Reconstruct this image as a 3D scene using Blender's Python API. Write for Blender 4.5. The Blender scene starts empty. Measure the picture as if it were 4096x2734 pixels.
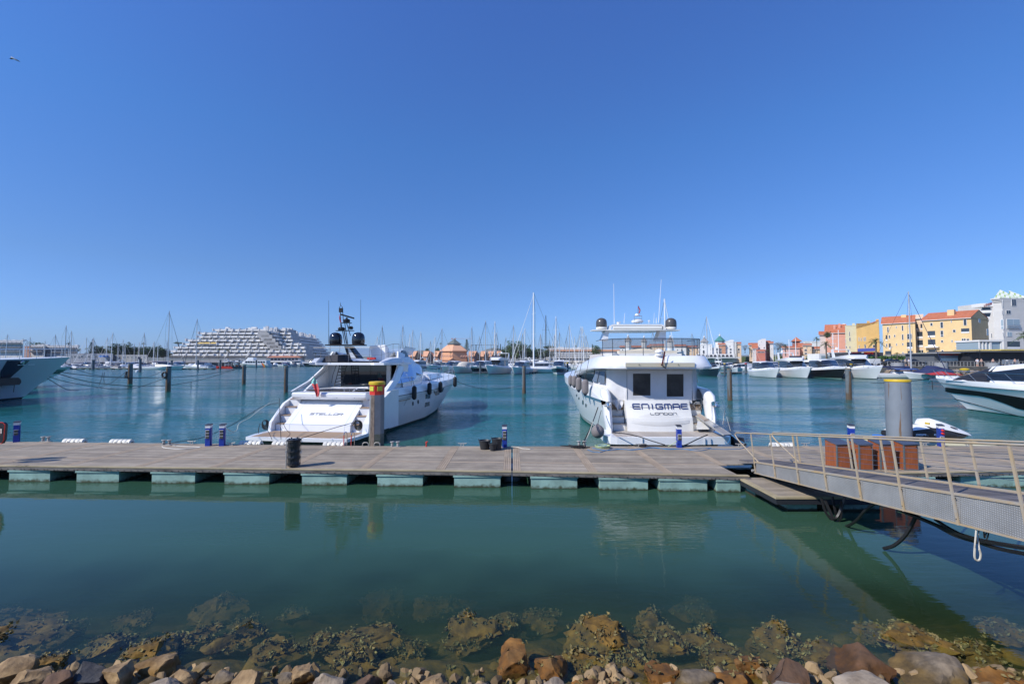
import bpy, math, random
from mathutils import Vector, Matrix, noise
R=math.radians; sin=math.sin; cos=math.cos; PI=math.pi
sc=bpy.context.scene
COL=sc.collection
FPX=1820.0; CZ=3.85; PITCH=math.atan(73/1820)
CP,SP=math.cos(PITCH),math.sin(PITCH)
def ray(px,py):
    u=(px-2048)/FPX; v=(1367-py)/FPX
    return Vector((u,CP-v*SP,SP+v*CP))
CAM=Vector((0,0,CZ))
def P(px,py,Y):
    d=ray(px,py); return CAM+d*(Y/d.y)
def G(px,py,z=0.0):
    d=ray(px,py); return CAM+d*((z-CZ)/d.z)
def XA(px,Y): return (px-2048)/FPX*Y
def ZA(py,Y): return P(2048,py,Y).z
def ONP(px,py,o,n):
    d=ray(px,py); return CAM+d*((Vector(o)-CAM).dot(n)/d.dot(n))
# ---------------------------------------------------------------- materials
MATS={}
def M(name,col=(.5,.5,.5),rough=.5,metal=0,var=0,vs=3.0,bump=0,bs=8.0,island=0,spec=.5,col2=None,coord='Object',stretch=(1,1,1),coat=0,alpha=1,fn=None):
    if name in MATS: return MATS[name]
    m=bpy.data.materials.new(name); m.use_nodes=True; nt=m.node_tree; N=nt.nodes; Lk=nt.links
    b=N['Principled BSDF']; b.inputs['Roughness'].default_value=rough; b.inputs['Metallic'].default_value=metal
    b.inputs['Specular IOR Level'].default_value=spec
    if coat: b.inputs['Coat Weight'].default_value=coat; b.inputs['Coat Roughness'].default_value=.08
    c=(*col,1); b.inputs['Base Color'].default_value=c; b.inputs['Alpha'].default_value=alpha
    tc=N.new('ShaderNodeTexCoord'); mp=N.new('ShaderNodeMapping'); mp.inputs['Scale'].default_value=stretch
    Lk.new(tc.outputs[coord],mp.inputs['Vector'])
    src=None
    if var:
        t=N.new('ShaderNodeTexNoise'); t.inputs['Scale'].default_value=vs; t.inputs['Detail'].default_value=6; t.inputs['Roughness'].default_value=.65
        Lk.new(mp.outputs[0],t.inputs['Vector'])
        rp=N.new('ShaderNodeValToRGB'); rp.color_ramp.elements[0].position=.32; rp.color_ramp.elements[1].position=.68
        c2=col2 if col2 else tuple(x*(1-var) for x in col)
        rp.color_ramp.elements[0].color=(*c2,1); rp.color_ramp.elements[1].color=c if col2 else (*[min(1,x*(1+var*.5)) for x in col],1)
        Lk.new(t.outputs['Fac'],rp.inputs['Fac']); src=rp.outputs['Color']
    if island:
        g=N.new('ShaderNodeNewGeometry'); mr=N.new('ShaderNodeMapRange'); mr.inputs['To Min'].default_value=1-island; mr.inputs['To Max'].default_value=1+island
        Lk.new(g.outputs['Random Per Island'],mr.inputs['Value'])
        mx=N.new('ShaderNodeVectorMath'); mx.operation='SCALE'
        if src: Lk.new(src,mx.inputs[0])
        else: mx.inputs[0].default_value=col
        Lk.new(mr.outputs[0],mx.inputs['Scale']); src=mx.outputs[0]
    if src: Lk.new(src,b.inputs['Base Color'])
    if bump:
        t=N.new('ShaderNodeTexNoise'); t.inputs['Scale'].default_value=bs; t.inputs['Detail'].default_value=5
        Lk.new(mp.outputs[0],t.inputs['Vector'])
        bp=N.new('ShaderNodeBump'); bp.inputs['Strength'].default_value=bump; bp.inputs['Distance'].default_value=.02
        Lk.new(t.outputs['Fac'],bp.inputs['Height']); Lk.new(bp.outputs[0],b.inputs['Normal'])
    if fn: fn(nt,b,mp,src)
    MATS[name]=m; return m
gel=M('white_gelcoat',(.80,.81,.82),.22,var=.05,vs=.8,coat=.25)
gel2=M('offwhite_gelcoat',(.76,.75,.70),.25,var=.06,vs=.8,coat=.3)
gelg=M('grey_gelcoat',(.50,.53,.56),.25,var=.05,vs=.6,coat=.4)
gelfar=M('boat_white',(.74,.75,.76),.3,var=.08,vs=.5)
green_boot=M('antifouling_green',(.03,.075,.06),.6,var=.3,vs=2)
navy=M('navy_paint',(.012,.018,.035),.15,coat=.5)
blackp=M('black_paint',(.012,.012,.014),.25,spec=.35)
blackm=M('black_metal',(.02,.02,.022),.4,metal=.3)
rubber=M('black_rubber',(.018,.018,.02),.6,var=.3,vs=6)
def _glassfn(nt,b,mp,src):
    pass
glass=M('dark_glass',(.012,.016,.022),.03,spec=.9)
glassb=M('blue_tinted_glass',(.02,.05,.12),.02,spec=1.0,metal=.0)
glassm=M('mirror_tint_glass',(.17,.26,.46),.03,metal=.95)
smoke=M('smoked_acrylic',(.20,.18,.17),.05,alpha=.32)
clear=M('clear_vinyl',(.30,.36,.42),.08,alpha=.5)
steel=M('stainless_steel',(.62,.62,.62),.22,metal=1)
alu=M('aluminium',(.55,.54,.50),.4,metal=.6,var=.2,vs=2)
teak=M('teak_deck',(.36,.25,.16),.7,var=.25,vs=3,stretch=(1,12,1))
canvas=M('white_canvas',(.62,.62,.63),.85,var=.06,vs=3,bump=.8,bs=2.2)
canvasw=M('white_cover_cloth',(.78,.78,.77),.8,bump=.5,bs=3)
canvasn=M('navy_canvas',(.015,.025,.09),.8,var=.2,vs=2)
canvasg=M('grey_canvas',(.18,.18,.19),.8,var=.2,vs=2)
canvascream=M('cream_canvas',(.62,.57,.47),.8,var=.1,vs=2)
canvasblk=M('black_canvas',(.022,.022,.026),.6,bump=.5,bs=2)
redc=M('red_cloth',(.42,.03,.03),.8)
greenc=M('pale_green_cloth',(.25,.55,.50),.8)
orange=M('orange_paint',(.85,.16,.03),.5,var=.1)
redp=M('red_paint',(.62,.035,.02),.45,var=.1)
yellowp=M('yellow_paint',(.62,.42,.015),.45,var=.08)
bluep=M('blue_paint',(.012,.045,.33),.35,var=.08)
rope_b=M('black_rope',(.02,.02,.022),.9)
rope_w=M('pale_rope',(.55,.52,.44),.9)
rope_g=M('green_hose',(.45,.55,.30),.6)
rope_c=M('blue_hose',(.05,.20,.40),.5)
plastic_w=M('white_plastic',(.72,.70,.62),.5,var=.08,vs=4)
fend_g=M('grey_fender_cloth',(.20,.18,.18),.85,var=.12,vs=6,bump=.3,bs=40)
# ---------------------------------------------------------------- mesh builder
OFF={}
class MB:
    def __init__(s): s.v=[]; s.f=[]; s.m=[]; s.cur=0
    def add(s,vs,fs,m=None):
        k=len(s.v); s.v+= [tuple(v) for v in vs]
        mm=s.cur if m is None else m
        for f in fs: s.f.append(tuple(i+k for i in f)); s.m.append(mm)
        return s
    def box(s,x0,x1,y0,y1,z0,z1,m=None):
        return s.add([(x0,y0,z0),(x1,y0,z0),(x1,y1,z0),(x0,y1,z0),(x0,y0,z1),(x1,y0,z1),(x1,y1,z1),(x0,y1,z1)],
          [(0,3,2,1),(4,5,6,7),(0,1,5,4),(1,2,6,5),(2,3,7,6),(3,0,4,7)],m)
    def hexa(s,b,t,m=None):  # b,t : 4 pts each
        return s.add(list(b)+list(t),[(0,3,2,1),(4,5,6,7),(0,1,5,4),(1,2,6,5),(2,3,7,6),(3,0,4,7)],m)
    def obox(s,c,u,v,w,m=None): # centre + half vectors
        c,u,v,w=map(Vector,(c,u,v,w))
        return s.hexa([c-u-v-w,c+u-v-w,c+u+v-w,c-u+v-w],[c-u-v+w,c+u-v+w,c+u+v+w,c-u+v+w],m)
    def prism(s,pts,ext,m=None):
        pts=[Vector(p) for p in pts]; e=Vector(ext); n=len(pts)
        return s.add(pts+[p+e for p in pts],[tuple(range(n))[::-1],tuple(range(n,2*n))]+[(i,(i+1)%n,n+(i+1)%n,n+i) for i in range(n)],m)
    def quad(s,a,b,c,d,m=None): return s.add([a,b,c,d],[(0,1,2,3)],m)
    def cyl(s,p0,p1,r0,r1=None,n=8,m=None,cap=True):
        if r1 is None: r1=r0
        p0,p1=Vector(p0),Vector(p1); d=(p1-p0)
        if d.length<1e-6: return s
        d.normalize(); a=d.orthogonal().normalized(); b=d.cross(a)
        A=[p0+(a*cos(2*PI*i/n)+b*sin(2*PI*i/n))*r0 for i in range(n)]
        B=[p1+(a*cos(2*PI*i/n)+b*sin(2*PI*i/n))*r1 for i in range(n)]
        fs=[(i,(i+1)%n,n+(i+1)%n,n+i) for i in range(n)]
        if cap: fs+=[tuple(range(n))[::-1],tuple(range(n,2*n))]
        return s.add(A+B,fs,m)
    def tube(s,pts,r,n=6,m=None):
        pts=[Vector(p) for p in pts]; rings=[]; a=None
        for i,p in enumerate(pts):
            d=(pts[min(i+1,len(pts)-1)]-pts[max(i-1,0)])
            if d.length<1e-9: d=Vector((0,0,1))
            d.normalize()
            if a is None: a=d.orthogonal().normalized()
            else:
                a=(a-d*a.dot(d))
                a=a.normalized() if a.length>1e-6 else d.orthogonal().normalized()
            b=d.cross(a); rr=r[i] if isinstance(r,(list,tuple)) else r
            rings.append([p+(a*cos(2*PI*k/n)+b*sin(2*PI*k/n))*rr for k in range(n)])
        return s.loft(rings,True,True,m)
    def loft(s,rings,closed=True,cap=False,m=None,mf=None):
        k=len(s.v); n=len(rings[0])
        for r in rings: s.v+=[tuple(v) for v in r]
        mm=s.cur if m is None else m
        for i in range(len(rings)-1):
            for j in range(n if closed else n-1):
                a=k+i*n+j; b=k+i*n+(j+1)%n
                s.f.append((a,b,b+n,a+n)); s.m.append(mf(i,j) if mf else mm)
        if cap:
            s.f.append(tuple(range(k,k+n))[::-1]); s.m.append(mm)
            e=k+(len(rings)-1)*n; s.f.append(tuple(range(e,e+n))); s.m.append(mm)
        return s
    def lathe(s,prof,c=(0,0,0),n=16,m=None,mf=None,ax=None):
        c=Vector(c); rings=[]
        for r,z in prof:
            if ax is None: rings.append([c+Vector((r*cos(2*PI*k/n),r*sin(2*PI*k/n),z)) for k in range(n)])
            else:
                d=Vector(ax).normalized(); a=d.orthogonal().normalized(); b=d.cross(a)
                rings.append([c+a*r*cos(2*PI*k/n)+b*r*sin(2*PI*k/n)+d*z for k in range(n)])
        return s.loft(rings,True,True,m,mf)
    def build(s,name,mats,parent=None,smooth=False,off=None,ang=40):
        me=bpy.data.meshes.new(name)
        o=bpy.data.objects.new(name,me); COL.objects.link(o)
        if parent is not None:
            o.parent=parent; of=OFF[parent.name]
        else:
            of=Vector(off) if off is not None else Vector((0,0,0)); o.location=of
        OFF[o.name]=of
        me.from_pydata([tuple(Vector(v)-of) for v in s.v],[],s.f)
        if not isinstance(mats,(list,tuple)): mats=[mats]
        for mt in mats: me.materials.append(mt)
        if len(mats)>1: me.polygons.foreach_set('material_index',[min(x,len(mats)-1) for x in s.m])
        me.validate(); me.update()
        if smooth:
            me.shade_smooth()
            try: me.set_sharp_from_angle(angle=R(ang))
            except Exception: pass
        return o
def tag(o,label=None,cat=None,group=None,kind=None):
    if label: o['label']=label
    if cat: o['category']=cat
    if group: o['group']=group
    if kind: o['kind']=kind
    return o
def thing(name,loc,label,cat,group=None):
    o=bpy.data.objects.new(name,None); COL.objects.link(o); o.location=loc; o.empty_display_size=.3
    OFF[o.name]=Vector(loc); return tag(o,label,cat,group)
def proto(name): # built in local coordinates at the origin, placed by the first copy
    return thing(name,(0,0,0),None,None)
def kids(o): return CH.get(o.name) or [c for c in bpy.data.objects if c.parent==o]
CH={}
USED=set()
def place(pr,loc,rz,label,cat,group=None,scale=1,mats=None,kind=None):
    if pr.name not in USED: 
        USED.add(pr.name); CH[pr.name]=[c for c in bpy.data.objects if c.parent==pr]
        for c in CH[pr.name]: CH[c.name]=[d for d in bpy.data.objects if d.parent==c]
        r=pr
    else:
        r=pr.copy(); COL.objects.link(r)
        for k in list(r.keys()): del r[k]
        for c in CH[pr.name]:
            d=c.copy(); COL.objects.link(d); d.parent=r
            for g in CH[c.name]:
                h=g.copy(); COL.objects.link(h); h.parent=d
    r.location=loc; r.rotation_euler=(0,0,rz)
    r.scale=(scale,)*3 if not isinstance(scale,tuple) else scale
    return tag(r,label,cat,group,kind)
def sag(a,b,drop,n=12):
    a,b=Vector(a),Vector(b); return [a.lerp(b,i/n)-Vector((0,0,drop*4*(i/n)*(1-i/n))) for i in range(n+1)]
def rope(name,pts,r,mat,label,cat='rope',group=None,n=5):
    m=MB(); m.tube(pts,r,n); o=m.build(name,mat,off=pts[0],smooth=True); return tag(o,label,cat,group)
def smoothpts(pts,sub=4):
    pts=[Vector(p) for p in pts]; out=[]
    for i in range(len(pts)-1):
        p0=pts[max(i-1,0)];p1=pts[i];p2=pts[i+1];p3=pts[min(i+2,len(pts)-1)]
        for k in range(sub):
            t=k/sub
            out.append(.5*((2*p1)+(-p0+p2)*t+(2*p0-5*p1+4*p2-p3)*t*t+(-p0+3*p1-3*p2+p3)*t**3))
    return out+[pts[-1]]
# ---------------------------------------------------------------- stroke lettering (flat raised strokes)
GL={'S':[[(1,1),(.15,1),(0,.85),(0,.6),(.1,.5),(.9,.5),(1,.4),(1,.15),(.85,0),(0,0)]],
'T':[[(0,1),(1,1)],[(.5,1),(.5,0)]],'E':[[(1,1),(.12,1),(0,.85),(0,.15),(.12,0),(1,0)],[(0,.5),(.95,.5)]],
'L':[[(0,1),(0,.15),(.12,0),(.95,0)]],'O':[[(.12,1),(.88,1),(1,.85),(1,.15),(.88,0),(.12,0),(0,.15),(0,.85),(.12,1)]],
'R':[[(0,0),(0,1),(.85,1),(1,.85),(1,.6),(.85,.45),(0,.45)],[(.6,.45),(1,0)]],
'N':[[(0,0),(0,.85),(.12,1),(.88,1),(1,.85),(1,0)]],'I':[[(.5,0),(.5,1)]],
'G':[[(1,1),(.12,1),(0,.85),(0,.15),(.12,0),(.88,0),(1,.15),(1,.5),(.5,.5)]],
'M':[[(0,0),(0,.85),(.1,1),(.9,1),(1,.85),(1,0)],[(.5,1),(.5,0)]],
'A':[[(0,0),(0,.85),(.12,1),(.88,1),(1,.85),(1,0)],[(0,.4),(1,.4)]],
'D':[[(0,0),(0,1),(.8,1),(1,.8),(1,.2),(.8,0),(0,0)]],'-':[[(.2,.5),(.8,.5)]],'7':[[(0,1),(1,1),(.4,0)]],'6':[[(1,1),(0,1),(0,0),(1,0),(1,.5),(0,.5)]],
'F':[[(0,0),(0,1),(1,1)],[(0,.5),(.8,.5)]],'1':[[(.3,.8),(.5,1),(.5,0)]],'9':[[(1,0),(1,1),(0,1),(0,.5),(1,.5)]],
'P':[[(0,0),(0,1),(1,1),(1,.5),(0,.5)]],'K':[[(0,0),(0,1)],[(1,1),(0,.5),(1,0)]],'B':[[(0,0),(0,1),(.85,1),(.85,.5),(0,.5)],[(.85,.5),(1,.45),(1,0),(0,0)]],
'U':[[(0,1),(0,0),(1,0),(1,1)]],'V':[[(0,1),(.5,0),(1,1)]],' ':[],'C':[[(1,1),(.12,1),(0,.85),(0,.15),(.12,0),(1,0)]]}
def letters(mb,txt,o,u,v,h,w,sw,gap,slant=0,th=.006):
    """o lower left, u right, v up unit vectors; sw stroke width"""
    o,u,v=Vector(o),Vector(u).normalized(),Vector(v).normalized(); n=u.cross(v); x=0
    for ch in txt:
        ww=w*(.5 if ch in 'I1' else .45 if ch=='-' else 1)
        for st in GL.get(ch,[]):
            pts=[(x+a*ww+b*h*slant,b*h) for a,b in st]
            for (a,b),(c,d) in zip(pts[:-1],pts[1:]):
                L=math.hypot(c-a,d-b)
                if L<1e-6: continue
                ex,ey=(c-a)/L*sw*.5,(d-b)/L*sw*.5; nx,ny=-ey,ex
                q=[(a-ex+nx,b-ey+ny),(a-ex-nx,b-ey-ny),(c+ex-nx,d+ey-ny),(c+ex+nx,d+ey+ny)]
                mb.hexa([o+u*p+v*r for p,r in q],[o+u*p+v*r+n*th for p,r in q])
        x+=ww+gap
    return x
# ---------------------------------------------------------------- camera, sky, sun
cam=bpy.data.cameras.new('camera'); co=bpy.data.objects.new('camera',cam); COL.objects.link(co); sc.camera=co
cam.sensor_width=36; cam.lens=36*FPX/4096; cam.clip_end=20000; cam.clip_start=.05
co.location=CAM; co.rotation_euler=(PI/2+PITCH,0,0)
AZ=Vector((-.861,-.509)).normalized(); EL=R(40)
sd=Vector((AZ.x*cos(EL),AZ.y*cos(EL),sin(EL)))
L=bpy.data.lights.new('sun','SUN'); lo=bpy.data.objects.new('sun',L); COL.objects.link(lo)
L.energy=4.8; L.angle=R(.53); L.color=(1,.95,.88); lo.rotation_euler=sd.to_track_quat('Z','Y').to_euler()
w=bpy.data.worlds.new('World'); sc.world=w; w.use_nodes=True; nt=w.node_tree
sky=nt.nodes.new('ShaderNodeTexSky'); sky.sky_type='NISHITA'; sky.sun_disc=False; sky.sun_elevation=EL
sky.sun_rotation=math.atan2(AZ.x,AZ.y); sky.altitude=0; sky.air_density=SKY_AIR if 'SKY_AIR' in globals() else 1.0; sky.dust_density=.4; sky.ozone_density=2.5
tcw=nt.nodes.new('ShaderNodeTexCoord'); sxw=nt.nodes.new('ShaderNodeSeparateXYZ'); nt.links.new(tcw.outputs['Generated'],sxw.inputs[0])
rpw=nt.nodes.new('ShaderNodeValToRGB'); nt.links.new(sxw.outputs['Z'],rpw.inputs['Fac'])
GA=[(0,(.33,.54,1.06)),(.05,(.35,.55,1.03)),(.174,(.38,.57,.90)),(.42,(.375,.69,1.13)),(.62,(.43,.72,1.28))]
el=rpw.color_ramp.elements
while len(el)<len(GA): el.new(.5)
for e,(p_,c_) in zip(el,GA): e.position=p_; e.color=(*c_,1)
hs=nt.nodes.new('ShaderNodeVectorMath'); hs.operation='MULTIPLY'; nt.links.new(rpw.outputs[0],hs.inputs[1])
bg=nt.nodes['Background']; bg.inputs['Strength'].default_value=.15
nt.links.new(sky.outputs[0],hs.inputs[0]); nt.links.new(hs.outputs[0],bg.inputs['Color'])
vs=sc.view_settings; vs.view_transform='Standard'; vs.look='None'; vs.exposure=0.0; vs.gamma=1
cy=sc.cycles; cy.max_bounces=7; cy.diffuse_bounces=2; cy.glossy_bounces=4; cy.transmission_bounces=4; cy.transparent_max_bounces=16; cy.caustics_reflective=False; cy.caustics_refractive=False; cy.use_denoising=True
cy.sample_clamp_indirect=4
# ---------------------------------------------------------------- water
def water_mat():
    m=bpy.data.materials.new('sea_water'); m.use_nodes=True; nt=m.node_tree; N=nt.nodes; Lk=nt.links
    N.remove(N['Principled BSDF']); out=N['Material Output']
    tc=N.new('ShaderNodeNewGeometry'); sx=N.new('ShaderNodeSeparateXYZ'); Lk.new(tc.outputs['Position'],sx.inputs[0])
    # waves: small ripples everywhere + longer ones in the open basin
    def noi(scale,st,det=3,dist=0.0,rot=0):
        mp=N.new('ShaderNodeMapping'); mp.inputs['Scale'].default_value=st; mp.inputs['Rotation'].default_value=(0,0,rot)
        Lk.new(tc.outputs['Position'],mp.inputs['Vector'])
        t=N.new('ShaderNodeTexNoise'); t.inputs['Scale'].default_value=scale; t.inputs['Detail'].default_value=det; t.inputs['Roughness'].default_value=.5; t.inputs['Distortion'].default_value=dist
        Lk.new(mp.outputs[0],t.inputs['Vector']); return t.outputs['Fac']
    def mth(op,a,b=None,c=None):
        n=N.new('ShaderNodeMath'); n.operation=op
        for i,x in enumerate((a,b,c)):
            if x is None: continue
            if isinstance(x,(int,float)): n.inputs[i].default_value=x
            else: Lk.new(x,n.inputs[i])
        return n.outputs[0]
    def smooth(x,a,b,lo=0,hi=1):
        n=N.new('ShaderNodeMapRange'); n.interpolation_type='SMOOTHSTEP'; n.inputs['From Min'].default_value=a; n.inputs['From Max'].default_value=b
        n.inputs['To Min'].default_value=lo; n.inputs['To Max'].default_value=hi; Lk.new(x,n.inputs['Value']); return n.outputs[0]
    open_=smooth(sx.outputs['Y'],15,30,.11,1.9)
    patch=smooth(noi(.07,(.6,1.8,1),3),.35,.65,.3,1.3)
    far=smooth(sx.outputs['Y'],40,220,1,.95)
    a=mth('MULTIPLY',noi(1.0,(.8,1.7,1),3,.4,.25),.058)
    b=mth('MULTIPLY',noi(3.6,(.6,2.3,1),3,.3,-.12),.03)
    big=mth('MULTIPLY',noi(.42,(1,1.4,1),2,.3,.1),.055)
    h=mth('MULTIPLY',mth('ADD',mth('ADD',a,b),big),mth('MULTIPLY',mth('MULTIPLY',open_,patch),far))
    bp=N.new('ShaderNodeBump'); bp.inputs['Strength'].default_value=1; bp.inputs['Distance'].default_value=1; Lk.new(h,bp.inputs['Height'])
    dt=N.new('ShaderNodeVectorMath'); dt.operation='DOT_PRODUCT'; Lk.new(tc.outputs['Incoming'],dt.inputs[0]); Lk.new(bp.outputs[0],dt.inputs[1])
    cs_=mth('ABSOLUTE',dt.outputs['Value']); frv=mth('ADD',mth('MULTIPLY',mth('POWER',mth('SUBTRACT',1.0,cs_),5.0),.98),.02)
    gl=N.new('ShaderNodeBsdfGlossy'); gl.inputs['Roughness'].default_value=.035; Lk.new(bp.outputs[0],gl.inputs['Normal'])
    Lk.new(smooth(sx.outputs['Y'],15,120,.012,.12),gl.inputs['Roughness'])
    # turbid body: clear over the shallow stony bank, opaque where it is deep
    di=N.new('ShaderNodeBsdfDiffuse')
    cm=N.new('ShaderNodeMix'); cm.data_type='RGBA'; Lk.new(smooth(noi(.16,(1,1,1),3),.3,.7),cm.inputs['Factor'])
    cm.inputs[6].default_value=(.017,.110,.084,1); cm.inputs[7].default_value=(.021,.122,.098,1)
    cd=N.new('ShaderNodeMix'); cd.data_type='RGBA'; Lk.new(smooth(sx.outputs['Y'],6,34),cd.inputs['Factor'])
    cd.inputs[6].default_value=(.036,.084,.050,1); Lk.new(cm.outputs[2],cd.inputs[7])
    ce=N.new('ShaderNodeMix'); ce.data_type='RGBA'; Lk.new(smooth(sx.outputs['Y'],16,30),ce.inputs['Factor'])
    Lk.new(cd.outputs[2],ce.inputs[6]); ce.inputs[7].default_value=(.011,.135,.130,1)
    Lk.new(ce.outputs[2],di.inputs['Color'])
    tr=N.new('ShaderNodeBsdfTransparent'); tr.inputs['Color'].default_value=(.86,.93,.84,1)
    op=smooth(mth('ADD',sx.outputs['Y'],mth('MULTIPLY',mth('ADD',noi(.5,(1,1,1),2),-.5),2.0)),6.3,10.0,.03,1)
    mb=N.new('ShaderNodeMixShader'); Lk.new(op,mb.inputs[0]); Lk.new(tr.outputs[0],mb.inputs[1]); Lk.new(di.outputs[0],mb.inputs[2])
    ms=N.new('ShaderNodeMixShader'); Lk.new(frv,ms.inputs[0]); Lk.new(mb.outputs[0],ms.inputs[1]); Lk.new(gl.outputs[0],ms.inputs[2])
    Lk.new(ms.outputs[0],out.inputs['Surface']); return m
wm=MB(); wm.quad((-4000,-3,0),(4000,-3,0),(4000,6000,0),(-4000,6000,0))
tag(wm.build('water',water_mat()),kind='structure',label='teal green harbour water with light ripples')
# murk layers suspended in the shallow water over the stones
def murk(i,a):
    m=bpy.data.materials.new('murky_layer'); m.use_nodes=True; nt=m.node_tree; N=nt.nodes; Lk=nt.links
    N.remove(N['Principled BSDF']); di=N.new('ShaderNodeBsdfDiffuse'); di.inputs['Color'].default_value=(.058,.092,.042,1)
    tr=N.new('ShaderNodeBsdfTransparent'); ms=N.new('ShaderNodeMixShader')
    g=N.new('ShaderNodeNewGeometry'); t=N.new('ShaderNodeTexNoise'); t.inputs['Scale'].default_value=.7; t.inputs['Detail'].default_value=2
    Lk.new(g.outputs['Position'],t.inputs['Vector'])
    r=N.new('ShaderNodeMapRange'); r.inputs['From Min'].default_value=.3; r.inputs['From Max'].default_value=.7; r.inputs['To Min'].default_value=a*.6; r.inputs['To Max'].default_value=a*1.4
    Lk.new(t.outputs['Fac'],r.inputs['Value']); Lk.new(r.outputs[0],ms.inputs[0]); Lk.new(tr.outputs[0],ms.inputs[1]); Lk.new(di.outputs[0],ms.inputs[2])
    Lk.new(ms.outputs[0],N['Material Output'].inputs['Surface']); return m
mb=MB()
for i,z in enumerate((-.15,-.32,-.52,-.78,-1.1)): mb.quad((-14,1,z),(16,1,z),(16,12.5,z),(-14,12.5,z))
tag(mb.build('murky_water',murk(0,.16)),kind='structure',label='greenish silt suspended in the shallow water over the stones')
# ================================================================ PONTOON
def interp(T,x):
    if x<=T[0][0]: a,b=T[0],T[1]
    elif x>=T[-1][0]: a,b=T[-2],T[-1]
    else:
        for a,b in zip(T[:-1],T[1:]):
            if a[0]<=x<=b[0]: break
    return a[1]+(b[1]-a[1])*(x-a[0])/(b[0]-a[0])
NT=[(-26,15.15),(-16.4,14.62),(0,13.86),(6.9,13.36),(16,14.0),(30,14.9)]
FT=[(-30,19.4),(-19.3,18.87),(-5.4,17.95),(0,17.9),(8.4,17.9),(30,18.1)]
def yd(x,f): return interp(NT,x)*(1-f)+interp(FT,x)*f
ZD=.5
def woodfn(nt,b,mp,src):
    # grain lines running along the boards + pale weathering patches
    N=nt.nodes; Lk=nt.links
    g=N.new('ShaderNodeTexCoord'); m2=N.new('ShaderNodeMapping'); m2.inputs['Scale'].default_value=(.8,60,1); Lk.new(g.outputs['Object'],m2.inputs['Vector'])
    t=N.new('ShaderNodeTexNoise'); t.inputs['Scale'].default_value=2.2; t.inputs['Detail'].default_value=4; Lk.new(m2.outputs[0],t.inputs['Vector'])
    r=N.new('ShaderNodeMapRange'); r.inputs['From Min'].default_value=.3; r.inputs['From Max'].default_value=.7; r.inputs['To Min'].default_value=.6; r.inputs['To Max'].default_value=1.25; Lk.new(t.outputs['Fac'],r.inputs['Value'])
    v=N.new('ShaderNodeVectorMath'); v.operation='SCALE'; Lk.new(src,v.inputs[0]); Lk.new(r.outputs[0],v.inputs['Scale']); Lk.new(v.outputs[0],b.inputs['Base Color'])
    bp=N.new('ShaderNodeBump'); bp.inputs['Strength'].default_value=.5; bp.inputs['Distance'].default_value=.01; Lk.new(t.outputs['Fac'],bp.inputs['Height']); Lk.new(bp.outputs[0],b.inputs['Normal'])
wood=M('weathered_deck_boards',(.335,.28,.21),.8,var=.3,vs=.9,island=.22,fn=woodfn)
wood2=M('tan_joint_boards',(.40,.31,.215),.8,var=.18,vs=1.5,island=.1,fn=woodfn)
fascia=M('worn_grey_fascia_board',(.24,.22,.20),.85,var=.6,vs=5,stretch=(.5,1,4),fn=None,col2=(.07,.065,.06))
ftan=M('yellowish_edge_board',(.40,.33,.20),.8,var=.3,vs=1.2,stretch=(1,1,1))
def growth(z0,c):
    def f(nt,b,mp,src):
        N=nt.nodes; Lk=nt.links; g=N.new('ShaderNodeNewGeometry'); s=N.new('ShaderNodeSeparateXYZ'); Lk.new(g.outputs['Position'],s.inputs[0]); t=N.new('ShaderNodeTexNoise'); t.inputs['Scale'].default_value=9; t.inputs['Detail'].default_value=6; Lk.new(g.outputs['Position'],t.inputs['Vector'])
        a=N.new('ShaderNodeMath'); a.operation='MULTIPLY_ADD'; Lk.new(t.outputs['Fac'],a.inputs[0]); a.inputs[1].default_value=-.22; Lk.new(s.outputs['Z'],a.inputs[2])
        r=N.new('ShaderNodeMapRange'); Lk.new(a.outputs[0],r.inputs['Value']); r.inputs['From Min'].default_value=z0-.11-.04; r.inputs['From Max'].default_value=z0-.11+.05; mx=N.new('ShaderNodeMix'); mx.data_type='RGBA'; Lk.new(r.outputs[0],mx.inputs['Factor']); mx.inputs[6].default_value=(*c,1); Lk.new(src,mx.inputs[7]); Lk.new(mx.outputs[2],b.inputs['Base Color'])
    return f
floatm=M('mint_concrete_float',(.30,.47,.41),.75,var=.3,vs=1.6,bump=.2,bs=12,fn=growth(.05,(.05,.06,.025)))
weed=M('weed_band',(.035,.035,.018),.9,var=.5,vs=8)
dark=M('shaded_timber',(.03,.028,.025),.9,var=.3)
screwm=M('dark_bolt',(.02,.018,.016),.6)
JX=[-2.2-2.4*k for k in range(11)][::-1]; 
RJ=[2.45,4.65,6.75,8.95,11.4,14.1,16.5,18.9,21.3]
def deckpart(mb,x0,x1,f0,f1,nb,gap=.012,jl=None):
    for i in range(nb):
        a=f0+(f1-f0)*i/nb; b=f0+(f1-f0)*(i+1)/nb
        g=gap/4
        p=[(x0,yd(x0,a)+g),(x1,yd(x1,a)+g),(x1,yd(x1,b)-g),(x0,yd(x0,b)-g)]
        dz=random.uniform(-.002,.003)
        mb.hexa([(x,y,ZD-.035) for x,y in p],[(x,y,ZD+dz) for x,y in p])
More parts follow.
